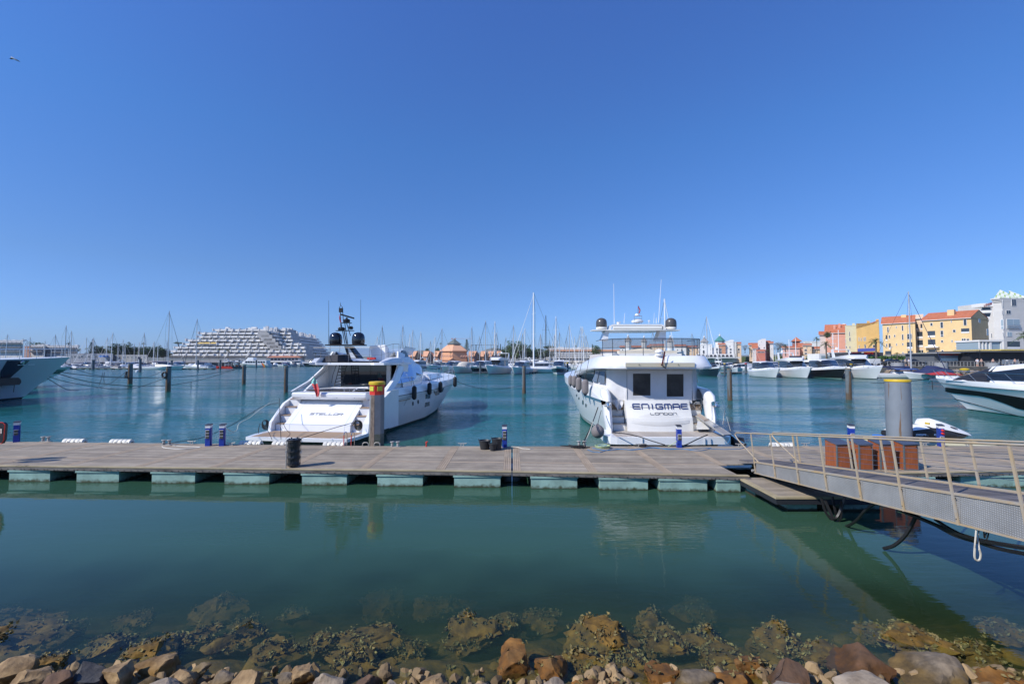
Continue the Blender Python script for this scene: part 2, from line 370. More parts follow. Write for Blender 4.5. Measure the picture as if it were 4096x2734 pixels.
def pontoon(label,xs,joints,holes=()):
    root=thing('floating_pontoon',((xs[0]+xs[1])/2,15.9,0),label,'pontoon','pontoons moored end to end')
    d=MB(); t=MB(); e=MB(); frs={.05:MB(),.5:MB(),.95:MB()}
    xj=[xs[0]]+[j for j in joints if xs[0]<j<xs[1]]+[xs[1]]
    for a,b in zip(xj[:-1],xj[1:]):
        a2=a+(.14 if a!=xs[0] else .26); b2=b-(.14 if b!=xs[1] else .26)
        hf=.0
        for h0,h1,ff in holes:
            if a<h1-.3 and b>h0+.3: hf=ff
        secs=[(max(.035,hf),.29),(.325,.60),(.604,.865),(.90,1.0)]
        for f0,f1 in secs:
            if f1>f0: deckpart(d,a2,b2,f0,f1,max(1,int((f1-f0)*4/.125)))
        for f0,f1 in ((.29,.325),(.865,.90)):
            if f0>=hf: deckpart(t,a2,b2,f0,f1,1,gap=.008)
        # support under boards
        for f in (.05,.5,.95):
            if f>hf: frs[f].hexa([(a,yd(a,f)-.05,ZD-.2),(b,yd(b,f)-.05,ZD-.2),(b,yd(b,f)+.05,ZD-.2),(a,yd(a,f)+.05,ZD-.2)],[(a,yd(a,f)-.05,ZD-.04),(b,yd(b,f)-.05,ZD-.04),(b,yd(b,f)+.05,ZD-.04),(a,yd(a,f)+.05,ZD-.04)])
    for x in xj:
        hw=.14
        if x in xs: rg=[(x+ (0.015 if x==xs[0] else -.26), x+(.26 if x==xs[0] else -.015))]
        else: rg=[(x-.135,x+.135)]
        for x0,x1 in rg:
            n=4
            for k in range(n):
                u0=x0+(x1-x0)*k/n+.004; u1=x0+(x1-x0)*(k+1)/n-.004
                fs=[(.035,.5),(.505,1.0)]
                for f0,f1 in fs:
                    for h0,h1,ff in holes:
                        if h0-.01<x<h1+.01: f0=max(f0,ff)
                    if f1>f0: t.hexa([(u0,yd(u0,f0),ZD-.03),(u1,yd(u1,f0),ZD-.03),(u1,yd(u1,f1),ZD-.03),(u0,yd(u0,f1),ZD-.03)],[(u0,yd(u0,f0),ZD+.004),(u1,yd(u1,f0),ZD+.004),(u1,yd(u1,f1),ZD+.004),(u0,yd(u0,f1),ZD+.004)])
    # near edge board and fascia, far fascia
    brk=sorted(set([xs[0]]+[q for q,_ in NT+FT if xs[0]<q<xs[1]]+[xs[1]]))
    ss_=(MB(),MB())
    segs=[]
    for a,b in zip(brk[:-1],brk[1:]):
        n=max(1,int((b-a)/3.2))
        segs+=[(a+(b-a)*k/n,a+(b-a)*(k+1)/n) for k in range(n)]
    for a,b in segs:
        if any(h0<(a+b)/2<h1 for h0,h1,_ in holes): continue
        a1,b1=a+.004,b-.004
        for f,sg in ((0,-1),(1,1)):
            ya,yb=yd(a1,f),yd(b1,f)
            s=ss_[f]; s.hexa([(a1,ya-.005*0,ZD-.13),(b1,yb,ZD-.13),(b1,yb-sg*.045,ZD-.13),(a1,ya-sg*.045,ZD-.13)] if sg>0 else [(a1,ya,ZD-.13),(b1,yb,ZD-.13),(b1,yb+.045,ZD-.13),(a1,ya+.045,ZD-.13)],
                   [(a1,ya,ZD-.03),(b1,yb,ZD-.03),(b1,yb-sg*.045,ZD-.03),(a1,ya-sg*.045,ZD-.03)])
        e.hexa([(a1,yd(a1,0)-.01,ZD-.028),(b1,yd(b1,0)-.01,ZD-.028),(b1,yd(b1,0)+.12,ZD-.028),(a1,yd(a1,0)+.12,ZD-.028)],[(a1,yd(a1,0)-.01,ZD+.002),(b1,yd(b1,0)-.01,ZD+.002),(b1,yd(b1,0)+.12,ZD+.002),(a1,yd(a1,0)+.12,ZD+.002)])
    d.build('decking',wood,root); t.build('joint_board',wood2,root); [q.build('fascia_board',fascia,root) for q in ss_]; e.build('edge_board',ftan,root); [q.build('support_beam',dark,root) for q in frs.values()]
    bo=MB(); x=xs[0]+.2
    while x<xs[1]:
        if not any(h0<x<h1 for h0,h1,_ in holes):
            y=yd(x,0)-.004; bo.cyl((x,y,ZD-.1),(x,y-.012,ZD-.1),.012,n=6)
        x+=random.choice((.22,.22,.22,.11))
    tag(bo.build('bolts',screwm,root),kind='stuff')
    return root
random.seed(3)
pw=pontoon('long grey boarded pontoon left of the double joint strip, carrying the black bin',(-26,-.012),JX)
pe=pontoon('grey boarded pontoon right of the double joint strip, with the brown cabinets',(.012,24),RJ,holes=((6.75,8.95,.30),))
FL=[(-16.6,-15.4)]+[tuple(XA(p,14.4) for p in q) for q in ((28,192),(312,480))]+[tuple(XA(p,14.2) for p in q) for q in ((603,776),(904,1081))]+[tuple(XA(p,14.0) for p in q) for q in ((1207,1386),(1513,1693),(1820,2002))]
FL=[(-25,-23.6),(-22.6,-21.2),(-20.3,-18.9)]+FL[0:0]+[(-18.2,-16.9)][0:0]+FL[1:]
FR=[tuple(XA(p,13.8) for p in q) for q in ((2124,2306),(2392,2580))]+[tuple(XA(p,13.55) for p in q) for q in ((2632,2819),(2853,2944))]+[(9.3,10.4),(10.9,12.6),(13.6,15.6),(16.4,17.8),(18.9,20.3)]
for root,LST in ((pw,FL),(pe,FR)):
    for a,b in LST:
        f=MB(); c=(a+b)/2; y0=yd(c,0)+.05; y1=yd(c,1)-.08
        prof=[(0,-.35),(.0,.0),(-.005,.24),(-.03,.27),(-.03,.33)]
        lw=MB()
        for k,(off,z0,z1) in enumerate(((.0,-.35,.31),(-.03,.31,.365))):
            f.box(a+off,b-off,y0+off,y1-off,z0,z1)
        fo=f.build('float',floatm,root)
        wv=MB(); wv.box(a-.012,b+.012,y0-.012,y1+.012,-.1,.012); wv.build('weed_band',weed,fo)
# pontoon chalk marks P-19
lm=MB(); p=G(70,1862,ZD); letters(lm,'F-19',(p.x-.02,p.y-.03,ZD+.003),(1,-.04,0),(0,1,0),.09,.06,.012,.05,th=.002)
tag(lm.build('berth_mark',screwm),'small dark berth letters on the pontoon edge near the ring buoy','marking')
# ---------------------------------------------------------------- shore power pedestals
def pedestal(nsock=3,sock=0):
    r=proto('power_pedestal')
    m=MB(); m.hexa([(-.085,-.1,0),(.085,-.1,0),(.085,.1,0),(-.085,.1,0)],[(-.085,-.1,.70),(.085,-.1,.70),(.085,.1,.72),(-.085,.1,.72)])
    m.box(.086,.10,-.03,-.01,.03,.7); m.build('housing',bluep,r)
    m=MB(); m.hexa([(-.088,-.103,.702),(.088,-.103,.702),(.088,.103,.722),(-.088,.103,.722)],[(-.09,-.105,.80),(.09,-.105,.80),(.09,.105,.82),(-.09,.105,.82)]); m.build('lamp_band',M('white_lamp_band',(.72,.72,.72),.4),r)
    m=MB(); m.hexa([(-.1,-.115,.802),(.1,-.115,.802),(.1,.115,.822),(-.1,.115,.822)],[(-.09,-.105,.835),(.09,-.105,.835),(.09,.105,.86),(-.09,.105,.86)]); m.build('lid',M('slate_lid',(.04,.045,.06),.5),r)
    for k in range(nsock):
        z=.3+k*.115
        s=MB(); s.box(-.06,.06,-.125,-.101,z,z+.085); so=s.build('socket',M('socket_cover',(.07,.075,.06),.3),r)
        s=MB(); s.box(-.066,.066,-.128,-.10,z+.086,z+.098); s.box(-.066,-.058,-.127,-.10,z,z+.085); s.build('socket_frame',plastic_w,so)
    if sock:
        for k in range(2):
            s=MB(); s.cyl((.0,-.1,.52+k*.12),(.03,-.17,.50+k*.12),.04,n=10); s.build('plug',redp if sock==1 else bluep,r)
    return r
p3=pedestal(3); p2_=pedestal(2); p4=pedestal(1,1)
gp='blue power pedestals along the pontoon'
def pcl(px,py,z=ZD): q=G(px,py,z); return (q.x,q.y,z)
place(p2_,pcl(66,1767),R(35),'blue power pedestal nearest the orange ring buoy','power pedestal',gp)
place(p3,pcl(834,1782),R(8),'blue power pedestal with a white cable plugged into its side, left of a close pair','power pedestal',gp)
place(p3,pcl(889,1782),R(12),'blue power pedestal in the close pair, the one nearer the yacht with the flag','power pedestal',gp)
place(p3,pcl(2018,1787),R(0),'blue power pedestal behind the three black buckets','power pedestal',gp)
place(p2_,pcl(2716,1788),R(-6),'blue power pedestal in front of the stern with dark blue lettering','power pedestal',gp)
place(p2_,pcl(3406,1784),R(-12),'blue power pedestal standing behind the brown cabinets','power pedestal',gp)
place(p4,pcl(3764,1784),R(-20),'blue power pedestal with red sockets in front of the covered jet ski','power pedestal',gp)
# ---------------------------------------------------------------- dock fenders, bollards, cleats
def mkfender():
    r=proto('dock_fender'); m=MB()
    for k in range(5):
        x0=-.45+k*.18; x1=x0+.17
        rings=[]
        for x,s in ((x0,.9),(x0+.02,1),(x1-.02,1),(x1,.9)):
            if k==0 and x==x0: s=.5
            if k==4 and x==x1: s=.5
            rings.append([(x,.12+.15*s*cos(a),-.06+.19*s*sin(a)) for a in [PI*i/8 for i in range(9)]])
        m.loft(rings,False,False)
    m.box(-.45,.45,-.02,.26,-.12,-.05)
    m.build('cushion',plastic_w,r,smooth=True)
    for x in (-.15,.12,.36): s=MB(); s.tube([(x-.015,-.036,-.02),(x,-.03,.06),(x+.015,-.036,-.02)],.007,5); s.build('lashing',rope_b,r)
    return r
fe=mkfender(); gf='white edge fenders along the pontoon'
for px,py,l in ((287,1768,'white ribbed edge fender left of centre between bollards and open water'),(473,1771,'white ribbed edge fender, second one to the right of the pair of grey bollards'),(987,1780,'white ribbed edge fender in front of the left corner of the swim platform'),(1120,1782,'white ribbed edge fender half hidden behind the black bin'),(1330,1783,'white ribbed edge fender left of the red boarding ladder'),(3125,1781,'white edge fender seen through the gangway railing')):
    q=G(px,py,ZD); place(fe,(q.x,yd(q.x,1)-.02,ZD),-.05 if q.x<0 else 0,l,'fender',gf)
galv=M('galvanised_steel',(.42,.41,.38),.55,metal=.3,var=.3,vs=8)
def bollard():
    r=proto('double_bollard'); m=MB(); m.box(-.2,.2,-.08,.08,0,.02); m.build('base_plate',galv,r)
    for s in (-1,1):
        m=MB(); m.lathe([(.05,.02),(.045,.17),(.085,.18),(.09,.195),(.085,.205),(.0,.207)],(s*.11,0,0),14); m.build('post',galv,r,smooth=True,ang=30)
    return r
bo_=bollard(); gb='double mooring bollards on the pontoon'
for px,py,l in ((183,1765,'pair of grey bollards beside the leftmost white edge fender'),(666,1779,'pair of grey bollards with a dark mooring line round them'),(1580,1786,'pair of grey bollards right of the red and yellow pile'),(2327,1783,'pair of grey bollards heaped with black rope')):
    place(bo_,pcl(px,py),0,l,'bollard',gb)
def cleat():
    r=proto('mooring_cleat'); m=MB(); m.box(-.1,.1,-.04,.04,0,.015); m.build('base_plate',galv,r)
    m=MB()
    for s in (-1,1): m.cyl((s*.05,0,.015),(s*.04,0,.1),.018,n=8)
    m.tube([(-.17,0,.12),(-.1,0,.105),(.1,0,.105),(.17,0,.12)],.018,8); m.build('horns',galv,r,smooth=True); return r
cl=cleat(); gc='mooring cleats on the pontoon'
for px,py,l in ((766,1775,'grey cleat beside a white looped cable left of the paired pedestals'),(924,1781,'dark cleat just right of the paired blue pedestals'),(1150,1786,'cleat behind the black bin holding the thin stern lines'),(1849,1784,'grey cleat between the red hydrant and the buckets'),(2560,1786,'cleat under a tangle of black rope near the centre of the stern'),(2960,1786,'cleat with black rope at the left end of the gangway rail'),(3222,1783,'pale cleat seen through the gangway rail, left of the cabinets'),(3870,1784,'pale cleat to the right of the jet ski'),(3700,1781,'small dark cleat on the cream jet ski float')):
    place(cl,pcl(px,py),.0,l,'cleat',gc,scale=(1,1,1))
m=MB(); q=G(1705,1785,ZD)
r=thing('fire_hydrant',q,'small red hydrant valve on the pontoon edge between bollards and buckets','hydrant')
m.lathe([(.035,0),(.035,.02),(.025,.03),(.025,.13),(.035,.14),(.03,.18),(0,.2)],q,12); m.build('body',redp,r,smooth=True)
m=MB(); m.cyl(q+Vector((0,0,.16)),q+Vector((.06,-.01,.2)),.02,n=8); m.build('spout',redp,r)
for px,l in ((1462,'small grey hoop on the pontoon left of the striped pile base'),(1508,'small grey hoop on the pontoon right of the striped pile base')):
    q=G(px,1783,ZD); m=MB(); w_=.12
    m.tube(smoothpts([q+Vector((-w_,0,0)),q+Vector((-w_*.8,0,.11)),q+Vector((0,0,.14)),q+Vector((w_*.8,0,.11)),q+Vector((w_,0,0))]),.018,7)
    tag(m.build('pile_guide_hoop',galv,off=q,smooth=True),l,'hoop','hoops around the striped pile')
# ladder
q=G(1395,1782,ZD); r=thing('boarding_ladder',q,'red and steel ladder hoops in front of the yacht with the flag','ladder')
for s in (-1,1):
    m=MB(); x=q.x+s*.145
    m.tube(smoothpts([(x-.045,q.y-.02,ZD-.1),(x-.045,q.y,ZD+.42),(x-.02,q.y+.03,ZD+.52),(x+.03,q.y+.05,ZD+.52),(x+.045,q.y+.08,ZD+.4)],4)+[(x+.045,q.y+.08,ZD-.2)],.016,7); m.build('stile',steel,r,smooth=True)
    m=MB(); m.cyl((x-.047,q.y-.012,ZD),(x-.047,q.y-.006,ZD+.4),.019,n=8); m.build('red_sleeve',redp,r)
# buckets
bkm=M('black_bucket_plastic',(.025,.027,.03),.5,bump=.2,bs=5)
def bucket(px,py,rt,rb,h,lab,oval=1):
    q=G(px,py,ZD); q.z=ZD; r=thing('bucket',q,lab,'bucket','black buckets beside the power pedestal')
    m=MB(); m.lathe([(0,.01),(rb,.0),(rb+(rt-rb)*.5,h*.5),(rt,h),(rt+.012,h),(rt+.012,h-.02),(rt-.006,h+.004),(rt-.012,h-.005),(rb-.01,.02),(0,.02)],q,22); m.build('tub',bkm,r,smooth=True,ang=50)
    for s in (-1,1):
        m=MB(); a=R(25)
        pts=[q+Vector((s*(rt*cos(t*.35)+.01),-rt*sin(t*.35),h+.045*(1-t*t))) for t in (-1,-.6,-.2,.2,.6,1)]
        m.tube(pts,.009,6); m.build('handle',bkm,r,smooth=True)
bucket(1939,1795,.225,.16,.33,'wide low black bucket, the left one of three')
bucket(1988,1797,.205,.155,.42,'tallest black bucket, standing at the back against the pedestal')
bucket(1972,1801,.145,.10,.26,'smallest black bucket standing in front of the other two')
# waste bin with bag and post
q=G(1172,1866,ZD); q.z=ZD; binm=M('black_bag_plastic',(.022,.025,.026),.45,bump=.9,bs=7)
r=thing('litter_bin',q,'black wire litter bin lined with a black bag on the near edge of the pontoon','bin')
m=MB(); rings=[]
for k in range(14):
    z=.05+k*.057; rr=.175+.012*sin(k*1.9)+(.0 if k<12 else .015)
    rings.append([(q.x+.02+(rr+.012*noise.noise((a*1.3,z*5,1)))*cos(2*PI*a/20),q.y+(rr+.02*noise.noise((a*.9,z*4,7)))*sin(2*PI*a/20),ZD+z) for a in range(20)])
m.loft(rings,True,True); m.build('bag',binm,r,smooth=True)
m=MB()
for z in (.1,.3,.5,.68,.8): m.tube([(q.x+.02+.205*cos(2*PI*a/18),q.y+.205*sin(2*PI*a/18),ZD+z) for a in range(19)],.006,5)
for a in range(12): m.cyl((q.x+.02+.2*cos(a*PI/6),q.y+.2*sin(a*PI/6),ZD+.05),(q.x+.02+.21*cos(a*PI/6),q.y+.21*sin(a*PI/6),ZD+.81),.004,n=4)
m.build('wire_cage',blackm,r)
m=MB(); m.box(q.x-.115,q.x-.095,q.y-.25,q.y-.23,ZD,ZD+.86); m.box(q.x-.23,q.x+.0,q.y-.26,q.y-.22,ZD+.0,ZD+.012); m.build('post',galv,r)
m=MB(); m.lathe([(.215,.82),(.22,.85),(.2,.87),(0,.885)],q+Vector((.02,0,0)),20)
for a in range(5): m.lathe([(.0,.0),(.03,.01),(.02,.035),(0,.04)],q+Vector((.02+.15*cos(a*1.25),.12*sin(a*1.25),.87)),8)
m.build('lid',blackm,r,smooth=True)
for s in (-1,1):
    m=MB(); c=q+Vector((.02+s*.235,-.02,.47)); m.tube([c+Vector((.03*cos(t),0,.03*sin(t))) for t in [2*PI*i/12 for i in range(13)]],.006,5); m.build('handle',steel,r)
# ring buoy on its stand, left edge
q=Vector((-16.95,14.75,ZD)); r=thing('ring_buoy_stand',q,'black board on a post at the left edge of the pontoon','stand')
m=MB(); m.cyl(q,q+Vector((0,0,1.2)),.03,n=8); m.box(q.x-.15,q.x+.15,q.y-.15,q.y+.15,ZD,ZD+.015); m.build('post',blackm,r)
m=MB(); m.prism([(q.x-.35,q.y+.3,ZD+.62),(q.x+.22,q.y+.3,ZD+.62),(q.x+.28,q.y+.3,ZD+.75),(q.x+.30,q.y+.3,ZD+1.24),(q.x+.22,q.y+.3,ZD+1.31),(q.x-.35,q.y+.3,ZD+1.31)],(0,.08,0)); bb=m.build('board',M('board_black',(.02,.02,.03),.4),r)
m=MB(); m.tube([(q.x-.35,q.y+.29,ZD+.62),(q.x+.22,q.y+.29,ZD+.62),(q.x+.28,q.y+.29,ZD+.75),(q.x+.30,q.y+.29,ZD+1.24),(q.x+.22,q.y+.29,ZD+1.31),(q.x-.35,q.y+.29,ZD+1.31)],.014,5); m.build('rim',redp,bb)
m=MB(); m.box(q.x+.06,q.x+.2,q.y+.288,q.y+.296,ZD+.95,ZD+1.1); m.build('notice',plastic_w,bb)
c=q+Vector((.16,-.08,.62+.42)); m=MB(); rings=[]
for i in range(33):
    a=2*PI*i/32; ce=c+Vector((.3*cos(a),0,.3*sin(a)))
    rings.append([ce+Vector((.085*cos(b)*cos(a),.07*sin(b),.085*cos(b)*sin(a))) for b in [2*PI*j/12 for j in range(12)]])
m.loft(rings,True,False,mf=lambda i,j:1 if i%8 in(3,) else 0)
lb=m.build('ring_buoy',[M('orange_buoy',(.80,.13,.02),.45,var=.08,vs=4),M('white_band',(.75,.75,.75),.5)],off=c,smooth=True); tag(lb,'orange ring buoy with pale bands at the left edge of the pontoon','ring buoy')
rope('buoy_line',smoothpts([c+Vector((.3,-.1,-.02)),c+Vector((.42,-.08,-.2)),c+Vector((.36,-.08,-.42)),c+Vector((.16,-.05,-.5))],5),.008,rope_w,'thin pale grab line hanging from the orange ring buoy')
# brown cabinets
cabw=M('orange_brown_laminate',(.31,.088,.028),.55,var=.3,vs=2.5,stretch=(6,6,.6))
lidm=M('slate_blue_lid',(.06,.075,.11),.45); trimm=M('grey_trim',(.12,.13,.13),.5)
def cab():
    r=proto('pontoon_cabinet'); w_,d_=.40,.52
    m=MB(); m.hexa([(0,0,0),(w_,0,0),(w_,d_,0),(0,d_,0)],[(0,0,.76),(w_,0,.78),(w_,d_,.86),(0,d_,.84)]); m.build('body',cabw,r)
    m=MB(); m.hexa([(-.02,-.03,.765),(w_+.02,-.03,.785),(w_+.02,d_+.02,.87),(-.02,d_+.02,.85)],[(-.015,-.025,.79),(w_+.015,-.025,.81),(w_+.015,d_+.015,.90),(-.015,d_+.015,.88)]); m.build('lid',lidm,r)
    m=MB(); m.box(-.006,.03,-.008,.03,0,.757); m.box(w_-.012,w_+.006,-.008,.012,0,.77); m.box(0.031,w_-.013,-.006,.003,0,.03); m.build('corner_trim',trimm,r)
    m=MB(); m.cyl((w_-.05,-.03,.72),(w_-.05,0,.72),.012,n=8); m.build('latch',steel,r); return r
cb=cab(); gk='brown cabinets behind the gangway railing'
for i,(x,l) in enumerate(((9.92,'brown laminate cabinet with slate lid, first from the left'),(10.6,'brown laminate cabinet with slate lid, second from the left'),(11.27,'brown laminate cabinet with slate lid, second from the right'),(11.97,'brown laminate cabinet with slate lid, nearest the big grey pile'))):
    place(cb,(x,14.02+(.03 if i==2 else 0),ZD),R(-1.5*i),l,'cabinet',gk)
# ---------------------------------------------------------------- GANGWAY
gz=lambda y:.82+(13.7-y)*.1376
gb_=lambda y:.50+(13.7-y)*.113
galw=M('ochre_stained_galvanised_bar',(.46,.33,.17),.6,metal=.1,var=.35,vs=3,col2=(.38,.35,.30))
def platefn(nt,b,mp,src):
    N=nt.nodes; Lk=nt.links; g=N.new('ShaderNodeTexCoord'); s=N.new('ShaderNodeSeparateXYZ'); Lk.new(g.outputs['Object'],s.inputs[0])
    def mt(op,*a):
        n=N.new('ShaderNodeMath'); n.operation=op
        for i,x in enumerate(a):
            if isinstance(x,(int,float)): n.inputs[i].default_value=x
            else: Lk.new(x,n.inputs[i])
        return n.outputs[0]
    y,z=s.outputs['Y'],s.outputs['Z']
    A=mt('SINE',mt('MULTIPLY',mt('ADD',y,mt('MULTIPLY',z,1.0)),95)); B=mt('SINE',mt('MULTIPLY',mt('SUBTRACT',y,z),95))
    h=mt('MAXIMUM',mt('SUBTRACT',mt('MULTIPLY',A,B),.25),0)
    bp=N.new('ShaderNodeBump'); bp.inputs['Strength'].default_value=.9; bp.inputs['Distance'].default_value=.006; Lk.new(h,bp.inputs['Height']); Lk.new(bp.outputs[0],b.inputs['Normal'])
    r=N.new('ShaderNodeMapRange'); Lk.new(h,r.inputs['Value']); r.inputs['From Max'].default_value=.6; r.inputs['To Min'].default_value=.82; r.inputs['To Max'].default_value=1.2
    v=N.new('ShaderNodeVectorMath'); v.operation='SCALE'; Lk.new(src,v.inputs[0]); Lk.new(r.outputs[0],v.inputs['Scale']); Lk.new(v.outputs[0],b.inputs['Base Color'])
plate=M('diamond_plate',(.42,.42,.41),.5,metal=.35,var=.22,vs=1.3,fn=platefn)
gw=thing('gangway',(7.9,13.8,.7),'sloping metal gangway with railings and diamond plate sides at the right','gangway')
d=MB(); y=14.9
Y1=.6
while y>Y1:
    a,b=y,y-.125; d.hexa([(7.36,b,gz(b)-.06),(8.46,b,gz(b)-.06),(8.46,a-.012,gz(a)-.06),(7.36,a-.012,gz(a)-.06)],[(7.36,b,gz(b)-.02),(8.46,b,gz(b)-.02),(8.46,a-.012,gz(a)-.02),(7.36,a-.012,gz(a)-.02)]); y-=.125
# the tread boards
d.build('deck_boards',M('dark_tread_boards',(.15,.135,.13),.8,var=.3,vs=2,island=.25),gw)
for x,nm in ((7.3,'near'),(8.5,'far')):
    m=MB(); sx=1 if x>8 else -1; yy=[13.75]+[13.75-1.04*k for k in range(1,13)]
    for a,b in zip(yy[:-1],yy[1:]):
        m.hexa([(x,b,gb_(b)),(x+.012,b,gb_(b)),(x+.012,a-.006,gb_(a)),(x,a-.006,gb_(a))],[(x,b,gz(b)-.03),(x+.012,b,gz(b)-.03),(x+.012,a-.006,gz(a)-.03),(x,a-.006,gz(a)-.03)])
    m.build('side_panel',plate,gw)
    m=MB()
    m.hexa([(x-.02,Y1,gz(Y1)-.028),(x+.055,Y1,gz(Y1)-.028),(x+.055,13.85,gz(13.85)-.028),(x-.02,13.85,gz(13.85)-.028)],[(x-.02,Y1,gz(Y1)+.012),(x+.055,Y1,gz(Y1)+.012),(x+.055,13.85,gz(13.85)+.012),(x-.02,13.85,gz(13.85)+.012)])
    m.hexa([(x-.015,Y1,gb_(Y1)-.03),(x+.05,Y1,gb_(Y1)-.03),(x+.05,13.85,gb_(13.85)-.03),(x-.015,13.85,gb_(13.85)-.03)],[(x-.015,Y1,gb_(Y1)-.002),(x+.05,Y1,gb_(Y1)-.002),(x+.05,13.85,gb_(13.85)-.002),(x-.015,13.85,gb_(13.85)-.002)])
    m.build('side_rail',galw,gw)
    rl=MB(); rz=lambda y:1.62+(14.0-y)*.137+.0
    pts=[Vector((x,13.62,gz(13.62)+.0)),Vector((x,14.55,1.22)),Vector((x,14.93,1.40)),Vector((x,15.02,1.47)),Vector((x,14.93,rz(14.93)))]
    pts=[Vector((x,13.6,gz(13.6)+.0)),Vector((x,14.75,1.26))]+smoothpts([(x,14.75,1.26),(x,14.98,1.40),(x,14.92,1.49),(x,14.7,rz(14.7))],5)+[Vector((x,Y1,rz(Y1)))]
    rl.tube(pts,.020,10); rl.build('handrail',galw,gw,smooth=True)
    for k in range(12):
        yb=13.74-1.035*k+( -.3 if x>8 else 0); yt=yb+.22
        if yb<Y1: continue
        p=MB(); p.obox(((x-.024),(yb+yt)/2,(gb_(yb)-.03+rz(yt)-.02)/2),(.012,0,0),(0,.019,-.004),(0,(yt-yb)/2,(rz(yt)-.02-gb_(yb)+.03)/2)); po=p.build('post',galw,gw)
        p=MB()
        for z in (.06,gz(yb)-gb_(yb)-.08): p.cyl((x-.04,yb+.02,gb_(yb)+z),(x-.03,yb+.02,gb_(yb)+z),.01,n=6)
        p.build('bolt',screwm,po)
    for k in range(4):
        h=.2+.2*k; m=MB(); m.tube([(x,14.6-.45*(3-k)*.5,gz(14.2)+h+.0),(x,Y1,gz(Y1)+h+.02)],.0045,5); m.build('wire',steel,gw)
m=MB(); m.box(7.32,8.48,13.75,13.85,.45,.6); m.build('cross_beam',galv,gw); m=MB(); m.cyl((7.25,13.9,.52),(8.55,13.9,.52),.04,n=8); m.build('hinge_bar',galv,gw)
for y in (12,10,8,6,4,2): m=MB(); m.box(7.33,8.47,y-.04,y+.04,gb_(y)+.03,gb_(y)+.12); m.build('cross_beam',galv,gw)
# low landing stage under the gangway
ls=thing('landing_stage',(7.9,12.6,.4),'low wooden landing stage on pale green floats under the gangway foot','landing stage')
m=MB()
for k in range(16):
    y0=11.72+k*.115; m.box(6.78,9.6,y0,y0+.105,.37,.40)
m.build('boards',wood,ls)
m=MB(); m.box(6.64,6.77,11.6,13.55,.36,.41); m.box(6.77,9.6,11.6,11.71,.36,.41); m.build('edge_board',ftan,ls)
m=MB(); m.box(6.66,6.74,11.62,13.5,.22,.358); m.box(6.74,9.6,11.62,11.68,.22,.358); m.build('bumper_strip',M('black_rubber_strip',(.02,.022,.028),.5),ls)
for a,b,c,d_ in ((7.05,7.8,11.8,12.9),(6.85,7.2,13.0,13.5),(8.4,9.4,11.8,12.9)):
    f=MB(); f.box(a,b,c,d_,-.3,.215); fo=f.build('float',floatm,ls); f=MB(); f.box(a-.01,b+.01,c-.01,d_+.01,-.1,.05); f.build('weed_band',weed,fo)
# hoses and cables under the gangway
hose=M('black_hose',(.012,.012,.013),.45)
def hx(px,py,Y): return P(px,py,Y)
hs_=[([(3300,2000,11.2),(3318,2040,11.1),(3335,2072,11.0),(3352,2060,11),(3372,2010,11),(3378,1985,11)],.035,'looped black hose bundle hanging under the gangway beside the landing stage'),
([(3285,1990,11.3),(3305,2050,11.2),(3340,2085,11.1),(3362,2070,11),(3366,2005,11)],.03,'thinner black hose loop hanging behind the hose bundle'),
([(3330,1985,11.2),(3338,2030,11.1),(3346,2062,11.1)],.028,'straight black hose dropping into the loop under the gangway'),
([(3500,2010,9.7),(3460,2040,9.9),(3430,2075,10.2),(3395,2100,10.6),(3370,2104,10.95),(3330,2090,11.2),(3290,2066,11.6)],.032,'black hose curving down from the gangway middle into the water'),
([(3670,2040,8.7),(3655,2080,8.85),(3620,2140,9.0),(3575,2180,9.2),(3535,2192,9.4)],.035,'black weedy hose arcing down from the gangway to the water'),
([(3600,2040,8.9),(3700,2080,8.5),(3800,2122,8.0),(3900,2155,7.4),(4000,2175,6.9),(4130,2195,6.4)],.035,'upper black cable slung beneath the right end of the gangway'),
([(3620,2050,8.85),(3720,2088,8.4),(3820,2140,7.9),(3920,2170,7.4),(4000,2195,6.9),(4130,2220,6.4)],.03,'lower black cable slung beneath the right end of the gangway'),
([(3740,2075,8.2),(3790,2108,8.0),(3850,2140,7.7)],.028,'short black cable joining the slung cables under the gangway'),
([(3905,2110,7.3),(3901,2160,7.2),(3898,2190,7.2)],.01,'thin dark cord hanging from the gangway above a white loop'),
([(3899,2190,7.2),(3898,2225,7.2),(3906,2239,7.2),(3918,2236,7.2),(3922,2215,7.2),(3917,2195,7.2)],.013,'white rope loop dangling below the right end of the gangway'),
([(3917,2112,7.3),(3912,2150,7.3),(3918,2197,7.2)],.009,'second thin dark cord hanging beside the white loop'),
([(3935,2118,7.2),(3938,2150,7.2),(3945,2130,7.2),(3955,2120,7.2),(3950,2150,7.2),(3938,2165,7.2)],.01,'knotted thin black cord under the gangway near the slung cables')]
for pts,rr,l in hs_:
    pp=smoothpts([hx(*a) for a in pts],5); rope('rope_loop' if 'white' in l else 'hanging_hose',pp,rr,rope_w if 'white' in l else hose,l,'hose' if rr>.02 else 'cord')
